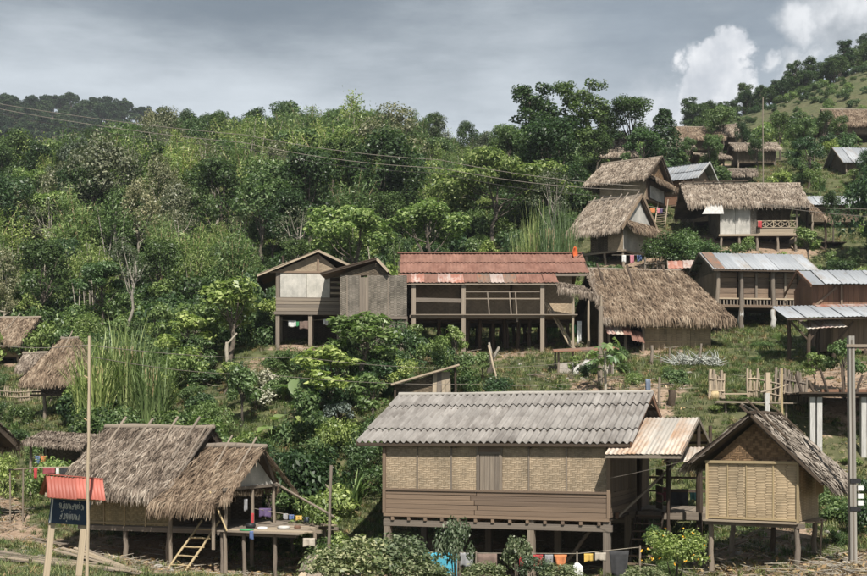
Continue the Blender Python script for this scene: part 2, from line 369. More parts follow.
def boards_h(parent, a, b, z0, z1, n, mat, th=.03, split=None):
    """n horizontal boards between a(x,y) and b(x,y), each its own piece, lapped like clapboards"""
    h = (z1 - z0) / n; a = Vector((*a, 0)); b = Vector((*b, 0)); d = b - a; nn = Vector((d.y, -d.x, 0)).normalized()
    for i in range(n):
        cuts = [0, 1] if not split else [0, split[i % len(split)] + RG.uniform(-.02, .02), 1]
        for j in range(len(cuts) - 1):
            z = z0 + h * (i + .5) + RG.uniform(-.006, .006); off = nn * RG.uniform(0, .012)
            p0 = a + d * cuts[j] + off; p1 = a + d * (cuts[j + 1] - .003) + off; p0.z = z; p1.z = z + RG.uniform(-.008, .008)
            bar('board', parent, p0, p1, th, h * .93, mat)
def boards_v(parent, a, b, z0, z1, n, mat, th=.025, ztop=None):
    a = Vector((*a, 0)); b = Vector((*b, 0)); d = b - a; w = d.length / n; nn = Vector((d.y, -d.x, 0)).normalized()
    for i in range(n):
        t = (i + .5) / n; p = a + d * t + nn * RG.uniform(0, .014); zt = z1 if ztop is None else ztop(t)
        bar('board', parent, (p.x, p.y, z0 + RG.uniform(-.02, .01)), (p.x, p.y, zt), w * .95, th, mat, up=nn)

# ------------------------------------------------------------------ terrain
CTRL = [(px, py, d) for d, row in {
    10: [(-500, 800), (0, 800), (433, 800), (867, 790), (1400, 780)],
    18: [(-500, 660), (0, 650), (433, 690), (867, 640), (1400, 640)]}.items() for px, py in row] + [
 (-300, 590, 26), (0, 590, 24), (100, 585, 26), (250, 610, 27), (433, 622, 27), (650, 622, 27), (740, 600, 27.5), (850, 577, 26), (1000, 575, 27), (1250, 575, 28),
 (60, 556, 34), (0, 545, 35), (100, 562, 37), (180, 566, 35), (260, 575, 35), (330, 590, 33), (-150, 540, 36),
 (390, 578, 36), (600, 583, 34), (480, 560, 39.5), (600, 558, 39.5), (660, 566, 37), (480, 470, 44), (600, 470, 44), (480, 394, 48), (600, 393, 48), (400, 420, 48),
 (700, 562, 33), (790, 562, 31), (830, 545, 33), (760, 530, 35), (720, 478, 42), (830, 500, 40), (760, 403, 48), (690, 400, 48), (800, 462, 45), (860, 474, 44), (950, 470, 44), (815, 455, 46.4), (860, 462, 46.2), (930, 462, 46.2),
 (840, 400, 49.5), (900, 398, 49.5), (850, 358, 57), (1000, 360, 57),
 (0, 515, 42), (40, 490, 46), (0, 440, 53), (50, 421, 57), (15, 388, 66), (15, 360, 75), (100, 420, 55), (160, 400, 56), (240, 382, 57), (-150, 420, 57), (-150, 360, 75),
 (300, 347, 61), (250, 366, 59), (220, 354, 63), (360, 352, 60), (420, 352, 60), (540, 352, 60), (480, 346, 67), (560, 372, 54), (480, 386, 50.5), (380, 392, 52), (330, 440, 48), (300, 480, 44), (230, 470, 46), (200, 525, 40), (290, 525, 40),
 (640, 349, 62), (710, 347, 63), (650, 330, 69), (720, 328, 69), (800, 328, 70), (760, 306, 76), (700, 384, 52), (760, 372, 56), (660, 374, 55),
 (860, 310, 68), (600, 268, 81), (650, 268, 81), (690, 262, 84), (760, 252, 87), (830, 250, 87), (950, 250, 87), (640, 224, 91), (700, 217, 96), (620, 204, 100), (760, 192, 104), (605, 164, 118), (670, 163, 120), (740, 168, 118), (855, 168, 110), (760, 156, 130), (1000, 160, 115),
 (700, 152, 150), (780, 122, 190), (867, 68, 235), (720, 124, 230), (960, 18, 240), (1150, -20, 250), (660, 165, 165), (867, 118, 180), (800, 98, 232), (867, 150, 320), (700, 180, 320), (1050, 120, 320),
 (0, 330, 84), (100, 322, 82), (200, 314, 82), (300, 296, 85), (400, 292, 86), (500, 284, 86), (560, 266, 87), (-150, 330, 90),
 (0, 262, 112), (150, 246, 112), (300, 236, 112), (450, 226, 112), (560, 200, 112), (-150, 262, 115),
 (0, 206, 165), (100, 186, 172), (190, 172, 172), (300, 166, 165), (400, 166, 155), (500, 172, 142), (580, 176, 138), (-150, 215, 165),
 (0, 255, 270), (150, 225, 270), (300, 215, 270), (450, 225, 260), (580, 215, 250), (-150, 260, 270),
 (-200, 112, 600), (0, 121, 600), (80, 119, 620), (150, 128, 640), (210, 165, 640), (300, 220, 620), (433, 265, 640), (700, 290, 620), (1000, 250, 620), (-400, 130, 600),
 ] + [(px, 330, 1300) for px in (-500, 0, 433, 867, 1400)] + [(px, 410, 3000) for px in (-500, 433, 1400)]
_C = np.array(CTRL, float)
def _uv(px, d): return np.stack([px / 260.0, np.log2(d) * 3.2], -1)
_cu = _uv(_C[:, 0], _C[:, 2])
def _k(a, b):
    r = np.linalg.norm(a[:, None, :] - b[None, :, :], axis=-1); return r      # linear RBF: no overshoot
_K = _k(_cu, _cu) - 0.0 * np.eye(len(_C)); _P = np.concatenate([np.ones((len(_C), 1)), _cu], 1)
_A = np.block([[_K, _P], [_P.T, np.zeros((3, 3))]]); _wt = np.linalg.solve(_A, np.concatenate([_C[:, 1], np.zeros(3)]))
def terr_py(px, d):
    q = _uv(np.asarray(px, float), np.asarray(d, float)); return _k(q, _cu) @ _wt[:-3] + np.concatenate([np.ones((len(q), 1)), q], 1) @ _wt[-3:]
def _bumpz(x, y):
    a = np.sin(x * 1.7 + 1.3 * np.sin(y * .9)) * np.cos(y * 1.35 + .7 * np.sin(x * .8)); b = np.sin(x * .53 + y * .41) * np.cos(y * .47 - x * .29)
    return .07 * a + .12 * b
def gz_np(x, y):
    x = np.asarray(x, float); y = np.maximum(np.asarray(y, float), 6.0); px = CX + F * x / y
    return (HY - terr_py(px, y)) * y / F + _bumpz(x, y)
def gz(x, y): return float(gz_np([x], [y])[0])
def P(px, py, d): return Vector(((px - CX) * d / F, d, (HY - py) * d / F))
def G(px, d):
    x = (px - CX) * d / F; return Vector((x, d, gz(x, d)))
SOIL = [(620, 384, 48, 60, 3.2, .72), (580, 374, 52, 55, 3, .62), (665, 380, 50, 30, 2.5, .65), (480, 350, 62, 110, 5, .7), (310, 350, 61.5, 45, 1.6, .8), (250, 362, 59, 60, 1.2, .5),
        (850, 577, 26, 120, 5, 1.1), (850, 570, 29.5, 110, 2.5, .9), (5, 510, 42, 25, 3, .95), (20, 500, 38, 30, 3, .9), (130, 560, 36, 120, 3.5, .95), (260, 570, 35, 60, 3, .8), (500, 570, 37, 130, 4.5, .95),
        (750, 560, 33, 80, 3, .7), (640, 265, 82, 50, 4, .7), (760, 250, 88, 70, 4, .7), (650, 348, 64, 60, 4, .7), (850, 390, 52, 60, 4, .9), (20, 362, 74, 30, 2, .8),
        (690, 160, 119, 60, 5, .45), (820, 440, 46, 40, 2, .5)]
def soil_at(px, d):
    s = np.zeros_like(px)
    for cx, _, cd, rx, rd, k in SOIL:
        e = ((px - cx) / rx) ** 2 + ((d - cd) / rd) ** 2; s = np.maximum(s, k * np.clip(1.5 - e, 0, 1))
    return s
def build_terrain():
    us = np.concatenate([np.linspace(-900, -80, 40, False), np.linspace(-80, 950, 380, False), np.linspace(950, 1900, 44)])
    ds = np.concatenate([np.geomspace(7, 24, 24, False), np.geomspace(24, 130, 260, False), np.geomspace(130, 700, 110, False), np.geomspace(700, 6000, 30)])
    PX, D = np.meshgrid(us, ds); px = PX.ravel(); d = D.ravel(); x = (px - CX) * d / F; z = np.empty_like(x)
    for i in range(0, len(x), 20000): z[i:i + 20000] = gz_np(x[i:i + 20000], d[i:i + 20000])
    V = np.stack([x, d, z], -1); nu, nd = len(us), len(ds); idx = np.arange(nu * nd).reshape(nd, nu)
    Fq = np.stack([idx[:-1, :-1], idx[:-1, 1:], idx[1:, 1:], idx[1:, :-1]], -1).reshape(-1, 4)
    me = mesh_np('ground', V, Fq, 'ground', True)
    at = me.attributes.new('soil', 'FLOAT', 'POINT'); at.data.foreach_set('value', soil_at(px, d).astype(np.float32))
    o = ob('ground', me); o['kind'] = 'structure'
build_terrain()

class House:
    """a thing whose local frame has x along its front, y to the back, z up; (px,py,d) is the front-left floor corner"""
    def __init__(s, name, label, px, py, d, yaw, floor_h, cat='house', group=None):
        p = P(px, py, d); s.fh = floor_h; s.yaw = math.radians(yaw)
        s.o = thing(name, label, cat, (p.x, p.y, p.z - floor_h), -s.yaw, group); s.p = Vector((p.x, p.y, p.z - floor_h))
    def w(s, x, y):
        c, n = math.cos(s.yaw), math.sin(s.yaw); return s.p.x + c * x + n * y, s.p.y - n * x + c * y
    def g(s, x, y): return gz(*s.w(x, y)) - s.p.z
    def post(s, x, y, top, r=.09, mat='wood_grey', name='post', lean=0):
        return pole(name, s.o, (x + lean, y, s.g(x, y) - .12), (x, y, top), r, mat)
    def sqpost(s, x, y, top, w=.18, mat='wood_grey', name='post'):
        return bar(name, s.o, (x, y, s.g(x, y) - .12), (x, y, top), w, w, mat)

# ------------------------------------------------------------------ roofs
def sheet_mesh(name, w, l, pitch, amp, mat, seg=6):
    n = max(2, int(round(w / pitch * seg))); xs = np.linspace(0, w, n + 1); z = amp * np.cos(2 * np.pi * xs / pitch)
    V = [(x, y, zz + dz) for dz in (0, -.012) for y in (0, l) for x, zz in zip(xs, z)]; k = n + 1
    Fs = [(i, i + 1, k + i + 1, k + i) for i in range(n)] + [(2 * k + i, 3 * k + i, 3 * k + i + 1, 2 * k + i + 1) for i in range(n)]
    Fs += [(i, 2 * k + i, 2 * k + i + 1, i + 1) for i in range(n)]
    me = mesh_py(name, V, Fs, mat, True); return me
def tin_roof(parent, eL, eR, rL, mats, cols, rows=1, pitch=.19, amp=.018, lap=1.06, jitter=.006, name='roof_sheet', seg=4):
    """corrugated sheets laid on the rectangle eave-left, eave-right, ridge-left; each sheet is a piece"""
    eL, eR, rL = Vector(eL), Vector(eR), Vector(rL); X = eR - eL; Y = rL - eL; W, Ln = X.length, Y.length
    X.normalize(); Y = (Y - X * Y.dot(X)).normalized(); Nn = X.cross(Y)
    if Nn.z < 0: Nn = -Nn
    w, l = W / cols, Ln / rows; cache = {}
    if isinstance(mats, str): mats = [mats]
    for j in range(rows):
        for i in range(cols):
            mt = mats[(i + j * cols) % len(mats)]
            if mt not in cache: cache[mt] = sheet_mesh(name, w * lap, l * (1.06 if rows > 1 else 1), pitch, amp, mt, seg)
            o = eL + X * (w * i) + Y * (l * j - .03 * RG.random()) + Nn * (.012 * (i % 2) + .024 * (j % 2) + RG.uniform(0, jitter))
            Yt = (Y + Nn * (-.02 if rows > 1 else 0) + X * RG.uniform(-.004, .004)).normalized(); Zt = X.cross(Yt)
            if Zt.z < 0: Zt = -Zt
            R = Matrix((X, Yt, Zt)).transposed().to_4x4()
            ob(name, cache[mt], parent, Matrix.Translation(o) @ R)
def slab(name, parent, q, th, mat):
    q = [Vector(v) for v in q]; n = (q[1] - q[0]).cross(q[3] - q[0]).normalized()
    if n.z < 0: n = -n
    V = q + [v - n * th for v in q]
    return ob(name, mesh_py(name, V, [(0, 1, 2, 3), (7, 6, 5, 4), (0, 4, 5, 1), (1, 5, 6, 2), (2, 6, 7, 3), (3, 7, 4, 0)], mat), parent)
NR = np.random.default_rng(5)
def strands(parent, q, mat, dens=170, ln=.55, wd=.05, fringe=.25, name='thatch', lift=.1, messy=.25, thick=.0):
    """shaggy thatch on the quad q = eave-left, eave-right, ridge-right, ridge-left"""
    eL, eR, rR, rL = [np.array(v, float) for v in q]; dens = dens * 3.0; wd = wd * .44; ln = ln * .72; lift = lift * .65
    area = np.linalg.norm(np.cross(eR - eL, rL - eL)) * .5 + np.linalg.norm(np.cross(rR - eR, rR - rL)) * .5
    n = int(area * dens); u = NR.random(n); v = NR.random(n) ** 1.0
    ne = int(np.linalg.norm(eR - eL) * dens * .35); u = np.concatenate([u, NR.random(ne)]); v = np.concatenate([v, NR.random(ne) * .08]); n += ne
    # courses: strands are tied on in rows
    rows = max(4, int(np.linalg.norm(rL - eL) / .2)); vr = np.floor(v * rows) / rows + NR.normal(0, .012, n)
    pos = (eL[None] * (1 - u[:, None]) + eR[None] * u[:, None]) * (1 - vr[:, None]) + (rL[None] * (1 - u[:, None]) + rR[None] * u[:, None]) * vr[:, None]
    down = ((eL + eR) / 2 - (rL + rR) / 2); down /= np.linalg.norm(down); xh = (eR - eL) / np.linalg.norm(eR - eL)
    nn = np.cross(xh, -down); nn = nn if nn[2] > 0 else -nn
    dirs = down[None] + xh[None] * NR.normal(0, messy * 1.05, n)[:, None] + nn[None] * NR.normal(.02, .1, n)[:, None]; dirs /= np.linalg.norm(dirs, axis=1)[:, None]
    L = ln * NR.uniform(.55, 1.25, n); w = wd * NR.uniform(.5, 1.3, n)
    side = np.cross(dirs, nn[None]) ; side = side * np.cos(NR.normal(0, .5, n))[:, None] + nn[None] * np.sin(NR.normal(0, .5, n))[:, None]
    top = pos + nn[None] * (.03 + thick + NR.uniform(0, lift, n))[:, None] - dirs * (L * .35)[:, None]
    over = np.clip(.12 - vr, 0, 1)[:, None]          # strands past the eave hang down
    midp = top + dirs * (L * .55)[:, None] + nn[None] * (NR.uniform(-.01, .05, n))[:, None]
    tip = top + dirs * (L * (1.0 - fringe * .3))[:, None] - nn[None] * (NR.uniform(0, .05, n))[:, None]; tip[:, 2] -= (over[:, 0] > 0) * NR.uniform(.0, fringe, n)
    V = np.stack([top - side * w[:, None] * .5, top + side * w[:, None] * .5, midp + side * w[:, None] * .55, midp - side * w[:, None] * .55, tip + side * w[:, None] * .2, tip - side * w[:, None] * .2], 1).reshape(-1, 3)
    b = (np.arange(n) * 6)[:, None]; Fq = np.concatenate([b + np.array([[0, 1, 2, 3]]), b + np.array([[3, 2, 4, 5]])], 0)
    return ob(name, mesh_np(name, V, Fq, mat), parent, None, 'stuff')
def thatch_gable(parent, x0, x1, yf, yr, yb, ze, zr, mat='thatch_grey', ze_b=None, x0r=None, x1r=None, th=.16, dens=170, axis='x', poles=3, ridge_r=.1, pole_r=.035, pole_mat='wood_grey', **kw):
    """gable roof with its ridge along x (or y): front eave yf, ridge yr, back eave yb"""
    x0r = x0 if x0r is None else x0r; x1r = x1 if x1r is None else x1r; ze_b = ze if ze_b is None else ze_b
    T = (lambda x, y, z: (x, y, z)) if axis == 'x' else (lambda x, y, z: (-y, x, z))
    qf = [T(x0, yf, ze), T(x1, yf, ze), T(x1r, yr, zr), T(x0r, yr, zr)]; qb = [T(x1, yb, ze_b), T(x0, yb, ze_b), T(x0r, yr, zr), T(x1r, yr, zr)]
    for q in (qf, qb):
        slab('thatch_base', parent, q, th, 'thatch_under')
        strands(parent, q, mat, dens, **kw)
    for xe, xr, s in ((x0, x0r, 1), (x1, x1r, -1)):
        if (xr - xe) * s > .3:       # hipped end
            a_, b_ = (T(xe, yb, ze_b), T(xe, yf, ze)) if s > 0 else (T(xe, yf, ze), T(xe, yb, ze_b))
            c_ = T(xr + .02 * s, yr - .04 * s, zr); d_ = T(xr + .02 * s, yr + .04 * s, zr); q = [a_, b_, c_, d_]
            slab('thatch_base', parent, q, th * .7, 'thatch_under'); strands(parent, q, mat, dens, **kw)
    pole('ridge_roll', parent, T(x0r - .1, yr, zr + .06), T(x1r + .1, yr, zr + .06), ridge_r, 'wood_grey')
    for i in range(poles):
        t = (i + .5 + RG.uniform(-.25, .25)) / poles; x = x0r + (x1r - x0r) * t
        f = RG.uniform(.3, .6); dx = RG.uniform(-.35, .1)
        a = Vector(T(x, yr, zr)).lerp(Vector(T(x + dx, yf, ze)), f) + Vector((0, 0, .16)); b0 = Vector(T(x, yr, zr + .16))
        pole('ridge_pole', parent, a, b0 + (b0 - a).normalized() * RG.uniform(.2, .4), pole_r, pole_mat)
def barge(parent, p_e, p_r, w=.1, h=.14, mat='wood_brown'):
    bar('bargeboard', parent, p_e, p_r, .035, h, mat)
# ------------------------------------------------------------------ houses
def joists(h, x0, x1, y, z, n, mat='wood_brown'):
    for i in range(n):
        x = x0 + (x1 - x0) * (i + .5) / n; bar('joist', h.o, (x, y - .12, z), (x, y + 1.1, z), .09, .1, mat)
def purlins(o, x0, x1, yf, yr, ze, zr, n=3, mat='wood_dark', r=.04):
    for i in range(n):
        t = i / (n - 1) * .96 + .01; y = yf + (yr - yf) * t; z = ze + (zr - ze) * t - .09
        bar('purlin', o, (x0 + .05, y, z), (x1 - .05, y, z), r * 1.6, r * 2, mat)

def ribbed_house():      # the big house with the fibre-cement roof
    h = House('stilt_house', 'large stilt house with grey corrugated cement roof and woven bamboo walls', 385, 512.6, 36.4, 20, 1.75)
    o, FH, Wd, Dp = h.o, 1.75, 6.9, 6.6; t0 = FH + .72; wt = FH + 2.2
    xs = [0.06, 2.3, 4.6, 6.84]
    for y in (.1, 3.3, 6.5):
        for x in xs: h.sqpost(x, y, FH - .1, .2, 'wood_grey')
    bar('beam', o, (-.05, .06, FH - .3), (Wd + .1, .06, FH - .3), .14, .18, 'wood_grey'); bar('beam', o, (-.05, 3.3, FH - .3), (Wd + .1, 3.3, FH - .3), .14, .18, 'wood_grey'); bar('beam', o, (-.05, 6.5, FH - .3), (Wd + .1, 6.5, FH - .3), .14, .18, 'wood_grey')
    joists(h, 0, Wd, .06, FH - .16, 13); bar('sill_beam', o, (-.03, -.02, FH - .05), (Wd + .03, -.02, FH - .05), .08, .09, 'wood_brown')
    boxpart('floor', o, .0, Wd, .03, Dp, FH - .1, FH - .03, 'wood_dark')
    boards_h(o, (0, 0), (Wd, 0), FH, t0, 5, 'wood_brown', split=[.42, .43, .41])
    # front panels of woven bamboo between battens
    ed = [0, 1.06, 2.15, 2.96]; ed2 = [3.72, 4.55, 5.68, 6.9]
    for e in (ed, ed2):
        for a, b in zip(e[:-1], e[1:]): panel('woven_panel', o, (a + .02, .02), (b - .02, .02), t0, wt, 'weave_tan')
    for x in ed + ed2: bar('batten', o, (x, -.012, t0 - .02), (x, -.012, wt), .04, .03, 'wood_grey', up=(0, 1, 0))
    bar('rail', o, (0, -.03, t0), (Wd, -.03, t0), .05, .06, 'wood_brown')
    win = ob('window', mesh_py('window', [(2.99, .0, t0 + 1.12), (3.69, .0, t0 + 1.12), (3.69, .0, wt), (2.99, .0, wt), (2.99, .03, t0 + 1.12), (3.69, .03, t0 + 1.12), (3.69, .03, wt), (2.99, .03, wt)],
             [(0, 1, 2, 3), (7, 6, 5, 4), (0, 4, 5, 1), (1, 5, 6, 2), (2, 6, 7, 3), (3, 7, 4, 0)], 'wood_brown'), o)
    bar('window_frame', win, (3.0, -.02, t0), (3.0, -.02, t0 + 1.12), .06, .05, 'wood_grey', up=(0, 1, 0)); bar('window_frame', win, (3.68, -.02, t0), (3.68, -.02, t0 + 1.12), .06, .05, 'wood_grey', up=(0, 1, 0))
    bar('window_frame', win, (2.97, -.02, t0 + 1.12), (3.71, -.02, t0 + 1.12), .05, .06, 'wood_grey')
    for i in range(4): bar('shutter_board', win, (3.12 + i * .155, -.005, t0 + .03), (3.12 + i * .155, -.005, t0 + 1.08), .148, .03, 'wood_grey', up=(0, 1, 0))
    # right side wall: upright boards over lapped boards, doorway at the back
    boards_v(o, (Wd, .03), (Wd, 4.3), FH + .72, FH + 2.14, 16, 'wood_brown'); boards_h(o, (Wd, .0), (Wd, 4.3), FH, t0, 5, 'wood_brown')
    boards_v(o, (Wd, 5.3), (Wd, 6.6), FH, FH + 2.14, 5, 'wood_brown'); bar('corner_post', o, (Wd + .01, -.01, FH), (Wd + .01, -.01, wt), .1, .1, 'wood_brown')
    bar('corner_post', o, (-.01, -.01, FH), (-.01, -.01, wt), .1, .1, 'wood_brown')
    boards_v(o, (0, 6.6), (0, .03), FH, wt, 14, 'wood_brown'); boards_v(o, (6.9, 6.6), (0, 6.6), FH, wt, 16, 'wood_brown')
    # roof: four courses of corrugated cement sheets on each slope
    yf, yr, yb, ze, zr, x0, x1 = -.24, 3.3, 6.85, FH + 2.17, FH + 3.68, -.85, 7.6
    tin_roof(o, (x0, yf, ze), (x1, yf, ze), (x0, yr, zr), ['fibre_cement'], 10, 4, pitch=.205, amp=.042, lap=1.04, seg=8)
    tin_roof(o, (x1, yb, ze), (x0, yb, ze), (x1, yr, zr), ['fibre_cement'], 10, 4, pitch=.205, amp=.042, lap=1.04, seg=6)
    pole('ridge_cap', o, (x0, yr, zr + .03), (x1, yr, zr + .03), .07, 'stone')
    purlins(o, x0, x1, yf, yr, ze, zr, 5); purlins(o, x0, x1, yb, yr, ze, zr, 5); bar('fascia', o, (x0 + .02, yf + .05, ze - .08), (x1 - .02, yf + .05, ze - .08), .03, .11, 'wood_brown')
    for x in (x0 + .02, x1 - .02):
        for y in (yf, yb): bar('bargeboard', o, (x, y, ze - .07), (x, yr, zr - .07), .03, .14, 'wood_red' if x > 3 else 'wood_brown')
    for x in (0, 2.3, 4.6, 6.9):
        for y in (yf, yb): bar('rafter', o, (x, y + (.1 if y < 0 else -.1), ze - .15), (x, yr, zr - .18), .07, .09, 'wood_dark')
    gable('gable_wall', o, (Wd, .0), (Wd, 6.6), FH + 2.1, zr - .2, 'wood_brown'); gable('gable_wall', o, (0, 6.6), (0, .0), FH + 2.1, zr - .2, 'wood_brown')
    # porch: lower tin gable on posts over a deck with a stair
    pe, pr, px0, px1 = FH + 1.86, FH + 2.9, 6.95, 9.05
    tin_roof(o, (px0, -.72, pe), (px1, -.72, pe), (px0, 3.0, pr), ['tin_porch'], 4, 1, pitch=.12, amp=.012, name='porch_sheet')
    tin_roof(o, (px1, 6.7, pe), (px0, 6.7, pe), (px1, 3.0, pr), ['tin_porch'], 4, 1, pitch=.12, amp=.012, name='porch_sheet')
    for y in (-.72, 6.7): bar('bargeboard', o, (px1, y, pe - .05), (px1, 3.0, pr - .05), .03, .13, 'wood_grey')
    bar('fascia', o, (px0, -.7, pe - .07), (px1, -.7, pe - .07), .03, .1, 'wood_grey'); purlins(o, px0, px1, -.7, 3, pe, pr, 4); purlins(o, px0, px1, 6.7, 3, pe, pr, 4)
    for x, y in ((9.0, 3.3), (8.1, 3.3), (9.0, 6.2), (7.2, 3.3)):
        h.post(x, y, pe + .8, .07, 'wood_dark', 'porch_post')
    bar('porch_beam', o, (6.9, 3.2, FH - .12), (9.4, 3.2, FH - .12), .1, .2, 'wood_grey')
    for i in range(10): bar('deck_board', o, (6.95 + i * .25, 3.15, FH - .01), (6.95 + i * .25, 6.4, FH - .01), .23, .03, 'wood_grey')
    bar('porch_rail', o, (7.0, 6.2, FH + .95), (9.3, 6.2, FH + .95), .06, .07, 'wood_dark'); bar('porch_rail', o, (7.0, 6.2, FH + .5), (9.3, 6.2, FH + .5), .05, .06, 'wood_dark')
    bar('tie_strut', o, (7.02, .6, FH - .02), (8.55, 3.1, FH + 1.72), .05, .06, 'wood_pale')
    for i in range(5): bar('porch_board', o, (7.55, 4.3, FH + .15 + i * .26), (7.9, 3.4, FH + .15 + i * .26), .03, .2, 'wood_grey')
    g = h.g(7.6, 1.3)
    for x in (7.15, 7.95): bar('stringer', o, (x, 1.3, g), (x, 3.15, FH - .05), .05, .18, 'wood_dark')
    for i in range(7):
        t = (i + .5) / 7; bar('stair_tread', o, (7.15, 1.3 + 1.85 * t, g + (FH - g) * t), (7.95, 1.3 + 1.85 * t, g + (FH - g) * t), .24, .04, 'wood_brown')
    # leaning boards and a rear screen below the floor
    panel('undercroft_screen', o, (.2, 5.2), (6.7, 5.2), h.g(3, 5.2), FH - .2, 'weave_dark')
    pole('brace', o, (4.9, 1.2, h.g(4.9, 1.2)), (6.2, 1.4, FH - .3), .06, 'wood_grey'); 
    bar('shelf_box', o, (7.03, .55, FH + .05), (7.03, .95, FH + .05), .1, .16, 'wood_red')
    return h
HM = ribbed_house()

def granary():
    h = House('granary', 'small woven bamboo granary on stilts with steep weathered roof', 707.6, 518, 31.6, 32, 1.15, 'granary')
    o, FH, Wd, Dp = h.o, 1.15, 2.38, 1.95; wt = FH + 1.5
    for x in (.06, Wd - .06):
        for y in (.08, Dp - .08): h.post(x, y, FH - .08, .075, 'wood_grey')
    h.post(1.2, Dp - .1, FH - .08, .07, 'wood_dark')
    for y in (.05, Dp - .05): bar('beam', o, (-.08, y, FH - .12), (Wd + .15, y, FH - .12), .1, .1, 'wood_grey')
    for i in range(8):
        y = -.12 + i * .31; bar('floor_slat', o, (-.05, y, FH - .04), (Wd + RG.uniform(.05, .45) * (i > 0), y, FH - .04), .24, .04, 'wood_pale')
    panel('woven_panel', o, (0, 0), (Wd * .4, 0), FH, wt, 'weave_granary'); panel('woven_panel', o, (Wd * .4 + .01, 0), (Wd, 0), FH, wt, 'weave_granary')
    panel('woven_panel', o, (Wd, 0), (Wd, Dp), FH, wt - .1, 'weave_granary'); panel('woven_panel', o, (0, Dp), (0, 0), FH, wt, 'weave_granary'); panel('woven_panel', o, (Wd, Dp), (0, Dp), FH, wt, 'weave_granary')
    for x in (0, Wd): bar('corner_post', o, (x, -.03, FH - .03), (x, -.03, wt), .06, .06, 'bamboo')
    for x in (.55, 1.05, 1.75): bar('batten', o, (x, -.025, FH), (x, -.025, wt), .03, .02, 'bamboo', up=(0, 1, 0))
    bar('top_rail', o, (-.05, -.04, wt), (Wd + .05, -.04, wt), .06, .07, 'bamboo'); bar('bottom_rail', o, (-.03, -.035, FH + .03), (Wd + .03, -.035, FH + .03), .04, .05, 'bamboo')
    cx = 1.22; zr = FH + 2.72; gable('gable_panel', o, (.0, .14), (Wd, .14), wt - .02, zr - .2, 'weave_gable', apex=.51)
    y0, y1 = -.26, Dp + .5; xl, xr = -.42, 3.08; zl, zrt = FH + 1.45, FH + 1.0
    for q in ([(xr, y0, zrt), (xr, y1, zrt), (cx, y1, zr), (cx, y0, zr)], [(xl, y1, zl), (xl, y0, zl), (cx, y0, zr), (cx, y1, zr)]):
        slab('thatch_base', o, q, .07, 'thatch_under'); strands(o, q, 'thatch_slat', 170, .75, .09, .08, 'thatch', .025, .04)
    # split-bamboo shingle lath, edge poles and the crossed poles on the ridge
    for i in range(5):
        y = y0 + .08 + (y1 - y0 - .1) * (i / 4.0) ** 1.2
        bar('roof_lath', o, (xr + .02, y, zrt + .06), (cx, y, zr + .08), .05, .03, 'wood_grey')
    bar('edge_pole', o, (xr - .05, y0 - .03, zrt + .02), (cx - .25, y0 - .03, zr + .26), .05, .06, 'wood_dark'); bar('edge_pole', o, (xl, y0 - .03, zl), (cx + .15, y0 - .03, zr + .12), .05, .05, 'wood_dark')
    bar('edge_pole', o, (xl + .1, y0 - .07, zl + .02), (cx, y0 - .07, zr - .02), .03, .03, 'wood_grey')
    bar('ridge_pole', o, (cx + .9, y0 + .3, zr - .62), (cx - .25, y0 + .5, zr + .42), .07, .03, 'wood_dark'); bar('ridge_pole', o, (cx + .45, y0 + .5, zr - .2), (cx - .42, y0 + .6, zr + .32), .07, .03, 'wood_grey'); 
    bar('ridge_pole', o, (cx + .75, y1 - .3, zr - .5), (cx - .2, y1 - .3, zr + .35), .06, .03, 'wood_dark'); pole('ridge_roll', o, (cx, y0 - .1, zr + .05), (cx, y1 + .1, zr + .05), .06, 'wood_dark')
    bar('side_flap', o, (Wd + .28, .6, wt - .6), (Wd + .3, 1.3, wt - .55), .02, .5, 'weave_granary')
    pole('prop', o, (Wd + .2, 1.4, h.g(Wd + .2, 1.4)), (Wd + .3, 1.2, FH), .03, 'wood_grey')
granary()
def link_awning():
    a = P(667, 462, 35.5); t = thing('tin_awning', 'small lean-to tin awning between the big house porch and the granary', 'awning', a)
    tin_roof(t, (-.1, 0, 0), (1.0, -.35, .02), (.25, 1.1, .42), ['tin_porch'], 2, 1, pitch=.12, amp=.012, name='roof_sheet')
    for x, y in ((.05, .1), (.95, -.2), (1.2, .8)): 
        w = a + Vector((x, y, 0)); pole('post', t, (x, y, gz(w.x, w.y) - a.z - .1), (x, y, .1), .05, 'wood_dark')
link_awning()

